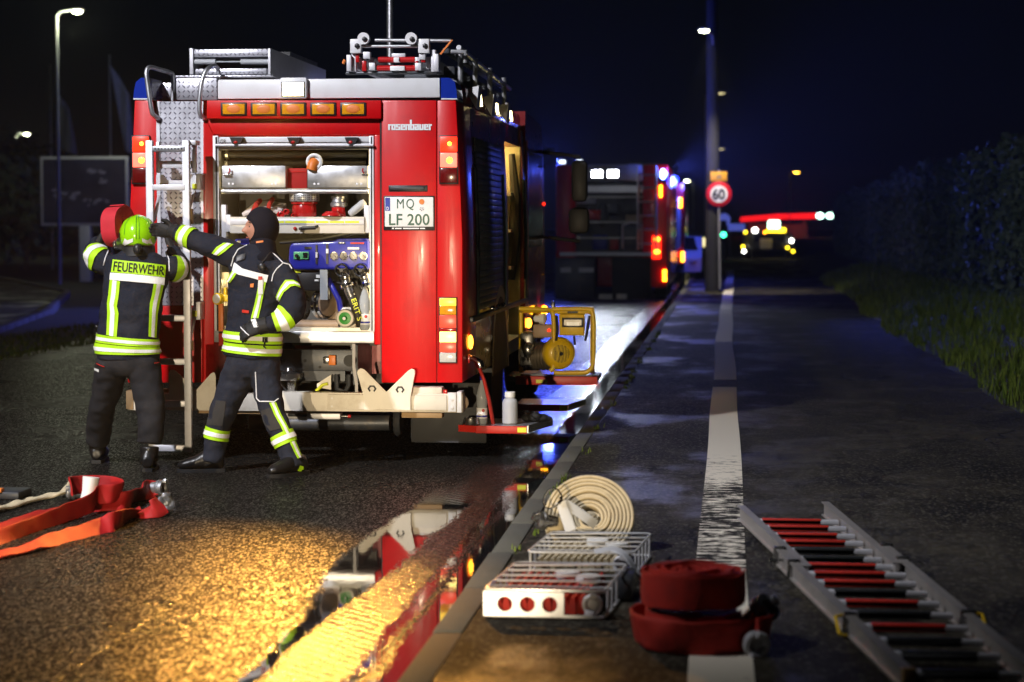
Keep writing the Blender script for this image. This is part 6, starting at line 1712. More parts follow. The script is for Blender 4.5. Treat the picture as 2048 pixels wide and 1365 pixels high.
# --- beige rolled hose leaning behind the carriers
br = thing('hose_roll', 'rolled beige hose leaning upright behind the wire carriers', 'hose', (-.77, 10.2, 0))
C = at(1180, 1034, 10.15); nrm = Vector((.05, -.86, .50)).normalized(); uu = Vector((1, 0, 0)); uu = (uu - nrm * uu.dot(nrm)).normalized(); vv = nrm.cross(uu); vv = vv if vv.z > 0 else -vv
rings = []; n = 44; turns = 10.5
N_ = int(turns * n)
for i in range(N_ + 1):
    th = 2 * math.pi * i / n + .4; r_ = .022 + .0196 * i / n
    ex = 1.0 + .12 * max(0, 1 - i / n / 4)
    e = uu * (math.cos(th) * ex) + vv * (math.sin(th) * (1 if i > 60 else .5)); ct = C + e * r_ + Vector((0, 0, -.012 + .012 * noise.noise((i * .02, 0, 0))))
    er = e.normalized(); w = .038
    dz = .004 * noise.noise((i * .05, 3, 0))
    rings.append([ct + er * a + nrm * (b + dz) for a, b in ((-.0068, -w), (.0068, -w), (.0085, -w * .5), (.0085, w * .5), (.0075, w * .9), (.003, w), (-.003, w), (-.0075, w * .9), (-.0085, w * .5), (-.0085, -w * .5))])
MB().rings(rings).build('coil', M['beige_hose'], br)
lower = C - vv * .225
e0 = at(1128, 1060, 10.05)
flat_hose('tail', 'beige_hose', [C - uu * .12 - vv * .19 + nrm * .01, at(1120, 1056, 10.02), at(1098, 1045, 10.0)], .08, .04, br, [tuple(vv)] * 3)
coupling(at(1090, 1042, 9.99), (-.75, -.45, .15), .046, br, 'steel')
cs = thing('hose_strap', 'grey strap with a wire ring hanging over the rolled beige hose', 'strap', at(1150, 1060, 9.95))
flat_hose('webbing', 'milky_plastic', [at(1192, 1050, 10.03), at(1178, 1040, 10.0), at(1150, 1020, 9.99), at(1128, 1006, 9.98)], .05, .006, cs, [tuple(vv + uu * .7)] * 4)
flat_hose('webbing', 'milky_plastic', [at(1122, 1003, 9.975), at(1128, 1022, 9.97), at(1136, 1045, 9.96), at(1142, 1062, 9.95)], .055, .006, cs, [tuple(uu)] * 4)
mb = MB(); pts = [at(x, y, 9.97) for x, y in ((1124, 998), (1123, 990), (1116, 980), (1107, 977), (1097, 981), (1089, 993), (1086, 1005), (1090, 1015), (1100, 1018), (1112, 1013), (1119, 1005))]
mb.tube(pts, .0045, 8); mb.build('ring', M['chrome'], cs)
mb = MB(); mb.tube([at(1120, 995, 9.965), at(1124, 1000, 9.96), at(1117, 1007, 9.965)], .008, 8); mb.build('hook', M['chrome'], cs)

# --- stacked red hose roll
Rc = gnd(1383, 1300); RX, RY = Rc.x, Rc.y + .12
rr = thing('hose_roll', 'thick red hose roll standing on the white line', 'hose', (RX, RY, 0))
def flat_coil(zc, w, r0, r1, turns, name, jit, mtl):
    rings = []; n = 40
    for i in range(int(turns * n) + 1):
        th = 2 * math.pi * i / n; r_ = r0 + (r1 - r0) * i / (turns * n)
        e = Vector((math.cos(th), math.sin(th), 0)); z = zc + jit * noise.noise((i * .07, zc * 9, 1)) + jit * .8 * noise.noise((math.cos(th) * 1.5, math.sin(th) * 1.5, i / n * 2.3))
        q = .0044; lean = .003 * noise.noise((i * .05, 1, zc))
        rings.append([Vector((RX, RY, z)) + e * (r_ + a + lean) + Vector((0, 0, b)) for a, b in ((-q, -w / 2), (q, -w / 2), (q * 1.5, -w * .25), (q * 1.3, w * .25), (q, w / 2), (-q, w / 2), (-q * 1.3, w * .25), (-q * 1.5, -w * .25))])
    return MB().rings(rings).build(name, M[mtl], rr)
flat_coil(.235, .125, .03, .205, 11, 'upper_coil', .016, 'red_hose')
flat_coil(.075, .13, .04, .190, 9, 'lower_coil', .006, 'red_hose')
pts = []; tw = []
for k in range(15):
    a = 2.6 + k * .30; r_ = .222 + .004 * k
    pts.append(Vector((RX + r_ * math.cos(a), RY + r_ * math.sin(a), .078 - .001 * k))); tw.append((.15 * math.cos(a), .15 * math.sin(a), 1))
pts += [Vector((RX + .25, RY - .16, .075)), Vector((RX + .30, RY - .10, .08))]; tw += [(.1, -.1, 1), (.1, -.1, 1)]
flat_hose('loose_turn', 'red_hose', pts, .13, .02, rr, tw)
coupling(Vector((RX + .27, RY + .02, .125)), (.55, -.45, .55), .058, rr, 'aluminium')
coupling(Vector((RX + .245, RY - .19, .045)), (.25, -.95, -.05), .05, rr, 'satin_alu')

# --- plug-in ladder lying on the path
la = thing('ladder', 'aluminium ladder with red and black rungs lying on the path', 'ladder', (.6, 9.2, 0))
L0, L1 = gnd(1482, 1040), gnd(1842, 1385); R0, R1 = gnd(1650, 1032), gnd(2046, 1385)
mat('ladder_alu', (.50, .47, .45), .36, metal=.6, var=.12, nscale=10, dirt=((.25, .2, .15), .4, 5))
def railseg(a, b, w, h, m='ladder_alu', name='rail', zo=0.0):
    a, b = Vector(a), Vector(b); d = (b - a).normalized(); s = Vector((-d.y, d.x, 0)); mb = MB()
    # U profile: web and two flanges
    z0, z1 = .004 + zo, .004 + zo + h
    def bar(s0, s1, za, zb):
        mb.hexa([a + s * s0 + Vector((0, 0, za)), a + s * s1 + Vector((0, 0, za)), b + s * s1 + Vector((0, 0, za)), b + s * s0 + Vector((0, 0, za))], [a + s * s0 + Vector((0, 0, zb)), a + s * s1 + Vector((0, 0, zb)), b + s * s1 + Vector((0, 0, zb)), b + s * s0 + Vector((0, 0, zb))])
    bar(-w * .15, w * .15, z0, z1 - .0061); bar(-w / 2, w / 2, z1 - .006, z1); bar(-w / 2, w / 2, z0 - .001, z0 + .006)
    return mb.build(name, M[m], la, ang=20)
fr = .40
for (a, b, k) in ((L0, L1, -1), (R0, R1, 1)):
    mid = a.lerp(b, .40)
    d = (b - a).normalized(); s = Vector((-d.y, d.x, 0)); s = s if s.x > 0 else -s
    railseg(a + s * (-.0 * k), a.lerp(b, .48), .042, .078)
    railseg(a.lerp(b, .36) + s * (.045 * k), b + s * (.045 * k), .042, .078)
    for t in (.365, .455, .76):
        p = a.lerp(b, t) + s * (.045 * k); mb = MB(); mb.box(-.03, .03, -.015, .015, .0, .095, .004); mb.xf(Matrix.Translation(p) @ Matrix.Rotation(math.atan2(-d.x, d.y), 4, 'Z')); mb.build('bracket', M['steel'], la)
    p = a.lerp(b, .76) + s * (.075 * k); mb = MB(); mb.tube([p + Vector((0, 0, .08)), p + s * (.03 * k) + Vector((0, 0, .075)), p + s * (.03 * k) + d * .09 + Vector((0, 0, .02)), p + d * .09 + Vector((0, 0, .015))], .007, 6); mb.build('clasp', M['yellow_paint'], la)
    mb = MB(); e = b + s * (.045 * k); mb.box(-.024, .024, -.02, .02, .0, .09, .003); mb.xf(Matrix.Translation(e) @ Matrix.Rotation(math.atan2(-d.x, d.y), 4, 'Z')); mb.build('end_cap', M['wood_brown'] if k < 0 else M['steel'], la)
p = L0.lerp(L1, .40); mb = MB(); mb.cyl(p + Vector((-.12, -.02, .05)), p + Vector((-.02, 0, .05)), .009, 8); mb.build('locking_pin', M['steel'], la)
cols = 'RRRRBBRRRBRBRBBB'
ypix = [1043, 1056, 1071, 1085, 1101, 1117, 1131, 1147, 1164, 1183, 1203, 1225, 1250, 1277, 1304, 1340]
mat('rung_red', (.50, .022, .010), .6, var=.15, nscale=20, dirt=((.2, .02, .01), .4, 12)); mat('rung_black', (.012, .014, .014), .6, var=.3)
for cch, yp in zip(cols, ypix):
    Yw = gnd(1700, yp, .05).y; t = (L0.y - Yw) / (L0.y - L1.y)
    a = L0.lerp(L1, t); b = R0.lerp(R1, (R0.y - Yw) / (R0.y - R1.y)); 
    if t > .42: a = a + Vector((-.03, 0, 0)); b = b + Vector((.03, 0, 0))
    a = a + Vector((.015, 0, .043)); b = b + Vector((-.015, 0, .043)); d = b - a
    def rung(f0, f1, hh, m, name, par):
        mb = MB(); mb.box(0, d.length * (f1 - f0), -.017, .017, -hh, hh, .005); mb.xf(Matrix.Translation(a + d * f0) @ Matrix.Rotation(math.atan2(d.y, d.x), 4, 'Z')); return mb.build(name, M[m], par)
    ro = rung(.0, 1.0, .013, 'satin_alu', 'rung', la)
    rung(.10, .80, .0165, 'rung_red' if cch == 'R' else 'rung_black', 'grip_sleeve', ro)
# ================================================================== BACKGROUND
def PB(name, m, parent, x0, x1, y0, y1, z0, z1, bev=0):
    return MB().box(x0, x1, y0, y1, z0, z1, bev).build(name, M[m] if isinstance(m, str) else m, parent)
def point(parent, loc, energy, col, size=.1):
    l = bpy.data.lights.new('lamp_glow', 'POINT'); l.energy = energy; l.color = col; l.shadow_soft_size = size
    o = bpy.data.objects.new('lamp_glow', l); COL.objects.link(o); o.location = loc; adopt(o, parent)
    return o
# --- second fire truck
Y2 = 48.0
def A2(px, py, d=0): return at(px, py, Y2 + d)
t2 = thing('fire_truck', 'second fire truck with white work lights and an upright ladder, behind the first', 'fire truck', (A2(1222, 590).x, Y2 + 3, ROADZ))
x0, x1 = A2(1112, 500).x, A2(1334, 500).x
zt2 = A2(1200, 330).z; zb2 = A2(1200, 575).z
PB('body', 'shaded_red', t2, x0, x1, Y2 + .5, Y2 + 6.5, zb2, zt2, .05)
PB('rear_pillar', 'red_paint', t2, x0, A2(1150, 400).x, Y2, Y2 + .5, zb2, zt2, .02)
PB('rear_pillar', 'red_paint', t2, A2(1286, 400).x, x1, Y2, Y2 + .5, zb2, zt2, .02)
PB('top_panel', 'white_paint', t2, A2(1150, 400).x, A2(1286, 400).x, Y2, Y2 + .5, A2(1200, 362).z, zt2, .02)
PB('bay_back', 'interior', t2, A2(1150, 400).x, A2(1286, 400).x, Y2 + .4, Y2 + .48, A2(1200, 510).z, A2(1200, 362).z)
PB('shutter', 'aluminium', t2, A2(1150, 400).x, A2(1286, 400).x, Y2 + .02, Y2 + .06, A2(1200, 385).z, A2(1200, 372).z)
PB('pump_block', 'dark_steel', t2, A2(1238, 400).x, A2(1283, 400).x, Y2 + .1, Y2 + .4, A2(1200, 510).z, A2(1200, 450).z, .03)
MB().ell(A2(1205, 430, .35), (.16, .06, .3), 14, 10).build('equipment', M['black_plastic'], t2)
MB().tube([A2(1245, 498, .05), A2(1245, 452, .05), A2(1262, 445, .05), A2(1283, 450, .05), A2(1284, 498, .05)], .03, 8).build('pipe_loop', M['satin_alu'], t2)
for i, (pa, pb_, qa, qb, m_) in enumerate(((1152, 1200, 440, 420, 'red_gloss'), (1215, 1236, 430, 408, 'dark_steel'), (1152, 1190, 408, 396, 'satin_alu'), (1242, 1284, 425, 400, 'interior'), (1152, 1178, 474, 448, 'dark_steel'), (1184, 1214, 500, 470, 'pump_blue'), (1218, 1236, 500, 478, 'red_plastic'), (1250, 1283, 444, 430, 'beige_hose'))):
    PB('stowed_box', m_, t2, A2(pa, 450).x, A2(pb_, 450).x, Y2 + .12 + .02 * i, Y2 + .4, A2(pa, qa).z, A2(pa, qb).z, .02)
for py in (394, 444, 476): PB('shelf', 'interior_alu', t2, A2(1151, 450).x, A2(1285, 450).x, Y2 + .06, Y2 + .4, A2(1200, py + 2).z, A2(1200, py - 1).z)
PB('rear_platform', 'satin_alu', t2, A2(1120, 500).x, A2(1305, 500).x, Y2 - .1, Y2 + .4, A2(1200, 512).z, A2(1200, 505).z)
PB('lower_box', 'dark_steel', t2, A2(1110, 500).x, A2(1190, 500).x, Y2 - .05, Y2 + .4, A2(1200, 600).z, A2(1200, 516).z, .03)
PB('lower_box', 'black_rubber', t2, A2(1224, 500).x, A2(1302, 500).x, Y2 - .05, Y2 + .4, A2(1200, 605).z, A2(1200, 516).z, .03)
for (a, b) in ((1122, 1142), (1158, 1188)):
    PB('reflector', 'white_print', t2, A2(a, 500).x, A2(b, 500).x, Y2 - .07, Y2 - .05, A2(1200, 545).z, A2(1200, 536).z)
for (a, b) in ((1198, 1225), (1234, 1254)):
    PB('low_lamp', 'clear_lens', t2, A2(a, 500).x, A2(b, 500).x, Y2 - .07, Y2 - .05, A2(1200, 600).z, A2(1200, 588).z)
for px in (1195, 1226):
    h_ = PB('work_light', 'black_plastic', t2, A2(px - 13, 350).x, A2(px + 13, 350).x, Y2 - .12, Y2 - .02, A2(px, 358).z, A2(px, 339).z, .02)
    PB('lens', 'work_white', h_, A2(px - 10, 350).x, A2(px + 10, 350).x, Y2 - .13, Y2 - .12, A2(px, 355).z, A2(px, 342).z)
for px in (1118, 1153):
    h_ = PB('roof_lamp', 'black_plastic', t2, A2(px - 9, 320).x, A2(px + 9, 320).x, Y2 + 1, Y2 + 1.1, A2(px, 328).z, A2(px, 315).z, .02); PB('lens', 'white_far_soft' if 'white_far_soft' in M else lamp_mat('white_far_soft', (.8, .9, 1), 3), h_, A2(px - 6, 320).x, A2(px + 6, 320).x, Y2 + .98, Y2 + 1, A2(px, 325).z, A2(px, 318).z)
PB('roof_box', 'satin_alu', t2, A2(1105, 320).x, A2(1165, 320).x, Y2 + .9, Y2 + 3, zt2, A2(1130, 330).z, .02)
PB('roof_box', 'satin_alu', t2, A2(1255, 320).x, A2(1312, 320).x, Y2 + .3, Y2 + 3, zt2, A2(1280, 327).z, .02)
for px in (1276, 1312):
    MB().cyl(A2(px, 500, -.12), A2(px, 332, -.12), .03, 8).build('ladder_rail', M['satin_alu'], t2)
for py in (350, 376, 404, 432, 460, 488):
    MB().cyl(A2(1276, py, -.12), A2(1312, py, -.12), .022, 8).build('rung', M['satin_alu'], t2)
bc = MB().lathe(A2(1326, 366, .0), (0, 0, 1), [(.09, 0), (.11, .04), (.11, .22), (.08, .27), (.02, .28)], 16).build('beacon', M['blue_dome'], t2)
MB().ell(A2(1326, 349, -.08), (.07, .07, .13), 14, 10).build('beacon_lamp', M['blue_lit'], bc)
PB('tail_light', 'tail_red', t2, A2(1305, 400).x, A2(1322, 400).x, Y2 - .03, Y2 - .005, A2(1310, 518).z, A2(1310, 472).z, .01)
for py in (479, 504): MB().ell(A2(1314, py, -.04), (.075, .02, .055), 12, 8).build('bulb_glow', M['tail_hot'], t2)
PB('side_marker', 'amber_lit', t2, A2(1319, 400).x, A2(1324, 400).x, Y2 - .04, Y2 - .01, A2(1320, 395).z, A2(1320, 371).z, .01)
PB('low_marker', 'amber_lit', t2, A2(1326, 500).x, A2(1333, 500).x, Y2 - .04, Y2 - .01, A2(1330, 563).z, A2(1330, 540).z, .01)
for x in (x0 + .2, x1 - .2):
    for y in (Y2 + 1.9, Y2 + 5.6):
        MB().lathe((x, y, ROADZ + .47), (1, 0, 0), [(.3, -.15), (.46, -.15), (.47, -.1), (.47, .1), (.46, .15), (.3, .15), (.1, .05)], 22).build('wheel', M['tyre'], t2)
PB('cab', 'shaded_red', t2, x0, x1, Y2 + 6.55, Y2 + 8.6, zb2, zt2 - .1, .1)
point(t2, A2(1338, 345, .05) + Vector((.1, 0, .05)), 190, (.06, .1, 1.0), .1)
def beam(parent, loc, target, energy, col, size):
    l = bpy.data.lights.new('beacon_beam', 'SPOT'); l.energy = energy; l.color = col; l.spot_size = R(size); l.spot_blend = .8; l.shadow_soft_size = .1
    o = bpy.data.objects.new('beacon_beam', l); COL.objects.link(o); o.location = loc
    o.rotation_euler = (Vector(target) - Vector(loc)).to_track_quat('-Z', 'Y').to_euler(); adopt(o, parent)
beam(t2, A2(1338, 345, -.1) + Vector((.12, 0, .1)), (5.0, 31, 3.4), 11000, (.08, .12, 1), 34)
for px in (1195, 1226):
    l = bpy.data.lights.new('work_beam', 'SPOT'); l.energy = 380; l.color = (.85, .92, 1); l.spot_size = R(70); l.spot_blend = .9; l.shadow_soft_size = .08
    o = bpy.data.objects.new('work_beam', l); COL.objects.link(o); o.location = A2(px, 349, -.25); o.rotation_euler = (R(-72), 0, R(4)); adopt(o, t2)
# --- third fire truck, mostly hidden
Y3 = 63.0
def A3(px, py, d=0): return at(px, py, Y3 + d)
t3 = thing('fire_truck', 'third fire truck mostly hidden behind the second one, with a blue beacon', 'fire truck', (A3(1300, 570).x, Y3 + 3, ROADZ))
xa, xb = A3(1368, 400).x - 2.5, A3(1368, 400).x
PB('body', 'shaded_red', t3, xa, xb, Y3, Y3 + 6.5, .5, A3(1340, 366).z, .05); PB('rear_panel', 'white_paint', t3, xa + .1, xb - .25, Y3 - .03, Y3, 1.4, A3(1340, 380).z)
PB('stripe', 'white_print', t3, A3(1340, 500).x, A3(1355, 500).x, Y3 - .05, Y3 - .03, A3(1340, 528).z, A3(1340, 478).z); PB('edge_stripe', 'satin_alu', t3, xb - .22, xb - .1, Y3 - .05, Y3 - .03, 1.0, 2.6)
PB('tail_light', 'amber_lit', t3, A3(1358, 400).x, A3(1364, 400).x, Y3 - .06, Y3 - .03, A3(1360, 416).z, A3(1360, 396).z); PB('tail_light', 'tail_hot', t3, A3(1362, 500).x, A3(1369, 500).x, Y3 - .06, Y3 - .03, A3(1360, 524).z, A3(1360, 504).z); PB('light_dot', 'tail_red', t3, A3(1355, 500).x, A3(1359, 500).x, Y3 - .06, Y3 - .03, A3(1360, 512).z, A3(1360, 506).z)
MB().lathe((xb - .3, Y3 + .2, A3(1340, 366).z), (0, 0, 1), [(.1, 0), (.12, .05), (.1, .2), (.02, .22)], 12).build('beacon', M['blue_soft'], t3)
for x in (xa + .2, xb - .2):
    for y in (Y3 + 1.6, Y3 + 5.2): MB().lathe((x, y, ROADZ + .47), (1, 0, 0), [(.3, -.15), (.47, -.13), (.47, .13), (.3, .15), (.1, .05)], 20).build('wheel', M['tyre'], t3)
point(t2, Vector((x0 - .3, Y2 + 1.2, zt2 + .2)), 1500, (.06, .1, 1), .15)
beam(t2, Vector((x0 - .3, Y2 + 1.2, zt2 + .25)), (-14, 38, 0), 9000, (.12, .16, 1), 46)
point(t3, Vector((xb + .15, Y3 - .3, 3.1)), 260, (.06, .1, 1), .15)
# --- white car beside it
Yc = 66.0
cr = thing('car', 'small white car standing past the second fire truck with one lit headlamp', 'car', (at(1355, 560, Yc).x, Yc, ROADZ))
cx = at(1352, 560, Yc).x
prof = [(-2.0, .3), (-2.05, .75), (-1.2, .95), (-.6, 1.42), (1.0, 1.42), (1.7, 1.0), (2.05, .9), (2.0, .3)]
MB().prism([(cx - .85, Yc + y, z + ROADZ) for y, z in prof], (1.7, 0, 0)).build('body', M['white_paint'], cr)
MB().prism([(cx - .72, Yc - 1.21, .93), (cx + .72, Yc - 1.21, .93), (cx + .6, Yc - .66, 1.32), (cx - .6, Yc - .66, 1.32)], (0, .01, .01)).build('windscreen', M['dark_glass'], cr)
for s, m in ((-.6, 'clear_lens'), (.6, 'clear_lens')):
    MB().ell((cx + s, Yc - 2.03, .58), (.14, .05, .09), 14, 8).build('headlight', M[m], cr)
MB().ell((at(1351, 552, Yc - 2.1).x, Yc - 2.08, .58), (.08, .04, .07), 12, 8).build('lit_bulb', M['white_far'], cr)
for x in (cx - .75, cx + .75):
    for y in (-1.3, 1.3): MB().lathe((x, Yc + y, ROADZ + .31), (1, 0, 0), [(.2, -.1), (.31, -.09), (.31, .09), (.2, .1), (.05, .03)], 18).build('wheel', M['tyre'], cr)

# --- tall mast with signs on the path
Ym = 52.0
ms = thing('concrete_mast', 'tall dark mast rising beside the path out of the picture', 'mast', gnd(1430, 578))
b = at(1424, 575, Ym)
MB().tube([(b.x, Ym, -.05), (b.x, Ym, 4), (b.x - .06, Ym, 9.5)], [.19, .17, .13], 14).build('pole', mat('mast_concrete', (.022, .022, .022), .8, var=.3, nscale=4), ms)
ml_ = at(1408, 62, Ym - 1.8)
MB().tube([(b.x, Ym, ml_.z - .25), (b.x - .02, Ym - .5, ml_.z + .02), (ml_.x, Ym - 1.7, ml_.z + .05)], [.03, .028, .025], 8).build('lamp_arm', M['lamp_pole'], ms)
MB().ell((ml_.x, Ym - 1.8, ml_.z + .04), (.17, .2, .05), 16, 8).build('lamp_head', M['lamp_pole'], ms)
MB().ell((ml_.x, Ym - 1.8, ml_.z), (.12, .15, .04), 16, 8).build('lamp_lens', M['street_lamp_lit'], ms)
mast_lamp = (ml_.x + .1, Ym - 2.1, ml_.z - .2)
sn = thing('speed_sign', 'round red and white 60 speed limit sign on the mast', 'sign', at(1438, 388, Ym - .25))
c = at(1438, 388.5, Ym - .25); c_sign = c; rs_ = at(1463.5, 388.5, Ym - .25).x - c.x
MB().lathe(c, (0, -1, 0), [(rs_, -.02), (rs_, 0), (rs_ * .98, .004), (.01, .004)], 36).build('disc', mat('sign_red', (.62, .012, .02), .4), sn)
MB().lathe(c + Vector((0, -.006, 0)), (0, -1, 0), [(rs_ * .68, 0), (rs_ * .68, .003), (.01, .003)], 32).build('inner_disc', M['plate_white'], sn)
text_fit('digits', '60', at(1424.5, 400, Ym - .27), at(1450, 400, Ym - .27), at(1424.5, 378, Ym - .27), M['black_print'], sn, .03)
MB().cyl(at(1438, 415, Ym - .2), at(1440, 578, Ym - .2), .03, 8).build('post', M['lamp_pole'], sn); MB().cyl(at(1438, 340, Ym - .2), at(1438, 416, Ym - .2), .028, 8).build('post_top', M['lamp_pole'], sn)
y_ = thing('info_plate', 'small yellow plate above the round speed sign', 'sign', at(1437, 362, Ym - .25))
MB().box(at(1421, 350, Ym - .25).x, at(1454, 350, Ym - .25).x, Ym - .26, Ym - .24, at(1430, 362.5, Ym - .25).z, at(1430, 344, Ym - .25).z, .006).build('board', mat('sign_yellow', (.75, .36, .02), .45), y_)
MB().box(at(1433, 356, Ym - .262).x, at(1443, 356, Ym - .262).x, Ym - .2635, Ym - .2605, at(1433, 358, Ym - .262).z, at(1433, 350, Ym - .262).z).build('print_patch', M['wood_brown'], y_)
# --- street lamps
def street_lamp(px, py, hz, lit, label, energy=0, poleshift=-1, group='street lamps', hs=1.0):
    s = (py - 455); Y = FPX * (hz - 1.65) / (455 - py)
    hd2 = at(px, py, Y); k = poleshift
    st_ = thing('street_lamp', label, 'street lamp', (hd2.x + k * .3, Y, -.1), group)
    px_ = hd2.x + k * .55
    MB().tube([(px_, Y, -.1), (px_, Y, hz * .6), (px_, Y, hz - .12), (px_ - k * .12, Y, hz + .02), (hd2.x - k * .0, Y, hz + .06)], [.06, .05, .042, .036, .03], 10).build('pole', M['lamp_pole'], st_)
    MB().ell((hd2.x - k * .1, Y, hz + .05), (.42 * hs, .16, .07), 16, 8).build('head', M['lamp_pole'], st_)
    MB().ell((hd2.x - k * .1, Y, hz - .005), (.26 * hs, .12, .045), 16, 8).build('lens', M[lit], st_)
    if energy:
        point(st_, (hd2.x - k * .1, Y - .1, hz - .25), energy, (.95, 1, .7), .15)
    return st_
street_lamp(148, 15, 8.2, 'street_lamp_lit', 'tall lit street lamp at the top left corner', 300, hs=.55)
street_lamp(50, 264, 7.0, 'street_lamp_lit', 'lower lit street lamp at the left edge above the pale tree', 220, hs=.55)
street_lamp(1376, 363, 6.4, 'street_lamp_lit', 'far small greenish street lamp left of the speed sign', 0, 1)
street_lamp(1591, 347, 7.0, 'street_orange', 'far orange street lamp above the petrol station', 0)
for px, py, h_ in ((1435, 190, 8.0), (1440, 300, 8.0)):
    street_lamp(px, py, h_, 'shop_lit', {190: 'dim upper lamp head beside the tall mast', 300: 'dim lower lamp head beside the tall mast'}[py], 0, -1)
# lamp of the same row, beside the camera, that lights the near scene
kl = thing('street_lamp', 'street lamp across the road beside the viewpoint', 'street lamp', (-7.2, 6.6, -.1), 'street lamps')
MB().tube([(-7.8, 6.6, -.1), (-7.8, 6.6, 7.6), (-7.6, 6.6, 7.9), (-7.0, 6.6, 8.0)], [.08, .06, .045, .035], 10).build('pole', M['lamp_pole'], kl)
MB().ell((-6.9, 6.6, 8.02), (.42, .18, .08), 16, 8).build('head', M['lamp_pole'], kl)
MB().ell((-6.9, 6.6, 7.96), (.28, .13, .045), 16, 8).build('lens', M['street_lamp_lit'], kl)
def spot(parent, loc, target, energy, col, size, blend, soft):
    l = bpy.data.lights.new('lamp_beam', 'SPOT'); l.energy = energy; l.color = col; l.spot_size = R(size); l.spot_blend = blend; l.shadow_soft_size = soft
    o = bpy.data.objects.new('lamp_beam', l); COL.objects.link(o); o.location = loc
    o.rotation_euler = (Vector(target) - Vector(loc)).to_track_quat('-Z', 'Y').to_euler(); adopt(o, parent); return o
spot(ms, mast_lamp, (c_sign.x, Ym - .4, 1.2), 1700, (1, .9, .65), 62, .8, .1)
spot(kl, (-6.9, 6.6, 7.8), (-3.0, 13.8, 1.0), 5600, (.94, .94, 1), 90, .95, .18)
# parked van behind the viewpoint whose dipped headlamps reach the truck's rear
vn = thing('van', 'parked van with dipped headlamps behind the viewpoint', 'van', (-2.7, -5, ROADZ))
MB().prism([(-3.65, -3.0 + y, z) for y, z in ((.4, .3), (.5, .9), (-.2, 1.2), (-.9, 2.0), (-4.6, 2.1), (-4.7, .3))], (1.9, 0, 0)).build('body', M['red_paint'], vn)
for x in (-3.35, -2.05):
    MB().ell((x, -2.5, .72), (.13, .06, .1), 14, 8).build('headlight', M['clear_lens'], vn)
    spot(vn, (x, -2.38, .72), (x + (-.25 if x < -3 else .60), 16.6, .52), 5200 if x < -3 else 7000, (1, .80, .52), 12 if x < -3 else 14, .7, .05)
for x in (-3.55, -1.85):
    for y in (-3.2, -6.6): MB().lathe((x, y, ROADZ + .33), (1, 0, 0), [(.2, -.1), (.33, -.09), (.33, .09), (.2, .1), (.05, .03)], 18).build('wheel', M['tyre'], vn)
# --- billboard
Yb = 64.0
bl = thing('billboard', 'dark billboard on a single post left of the fire truck', 'billboard', at(168, 560, Yb))
a = at(82, 452, Yb); b = at(256, 313, Yb)
MB().box(a.x, b.x, Yb, Yb + .18, a.z, b.z, .02).build('frame', M['satin_alu'], bl)
MB().box(a.x + .09, b.x - .09, Yb - .012, Yb + .002, a.z + .09, b.z - .09).build('poster', mat('poster', (.035, .04, .07), .4, var=.8, nscale=1.4), bl)
pm_ = mat('poster_pale', (.22, .22, .30), .5, var=.6, nscale=9)
for (px, py, w, h_, n) in ((188, 341, 18, 8, 9), (132, 392, 26, 9, 14), (186, 404, 30, 10, 12), (116, 380, 12, 5, 5), (204, 360, 5, 9, 4)):
    mb = MB()
    for i in range(n):
        q = at(px + random.uniform(-w, w), py + random.uniform(-h_, h_) * .7, Yb - .014); ww = random.uniform(.03, .12); hh = random.uniform(.02, .07)
        mb.prism([(q.x - ww, Yb - .0135 - .0004 * i, q.z - hh), (q.x + ww * .8, Yb - .0135 - .0004 * i, q.z - hh * .6), (q.x + ww, Yb - .0135 - .0004 * i, q.z + hh), (q.x - ww * .7, Yb - .0135 - .0004 * i, q.z + hh * .7)], (0, .0012, 0))
    tag(mb.build('print_patch', pm_, bl), kind='stuff')
p = at(168, 560, Yb); MB().box(at(158, 500, Yb).x, at(180, 500, Yb).x, Yb + .02, Yb + .3, -.14, a.z, .01).build('post', M['satin_alu'], bl)
# --- flags
def flag(px0, pole_top, pts, Y, label):
    f = thing('flag', label, 'flag', (at(px0, 520, Y).x, Y, -.14), 'flags behind the billboard')
    p = at(px0, pole_top, Y); MB().tube([(p.x, Y, -.14), (p.x, Y, p.z)], [.06, .03], 8).build('pole', M['lamp_pole'], f)
    rows = []
    n = 12; vs = []; fs = []
    for i in range(n + 1):
        t_ = i / n
        lx = pts[0][0] + (pts[1][0] - pts[0][0]) * t_; ly = pts[0][1] + (pts[1][1] - pts[0][1]) * t_
        rx = pts[3][0] + (pts[2][0] - pts[3][0]) * t_; ry = pts[3][1] + (pts[2][1] - pts[3][1]) * t_
        for k in range(7):
            u = k / 6; q = at(lx + (rx - lx) * u, ly + (ry - ly) * u, Y); vs.append((q.x, q.y + .25 * math.sin(u * 5 + t_ * 3) * u, q.z))
    for i in range(n):
        for k in range(6): a_ = i * 7 + k; fs.append((a_, a_ + 1, a_ + 8, a_ + 7))
    o = MB().add(vs, fs).build('cloth', mat('flag_cloth', (.5, .55, .7), .8, var=.3), f, ang=60, fix=False); m_ = o.modifiers.new('s', 'SOLIDIFY'); m_.thickness = .02
flag(219, 110, [(220, 130), (250, 300), (266, 310), (262, 190)], 75, 'blue lit flag hanging right behind the billboard')
flag(100, 130, [(116, 190), (122, 300), (150, 310), (142, 220)], 82, 'blue lit flag hanging left behind the tall street lamp')
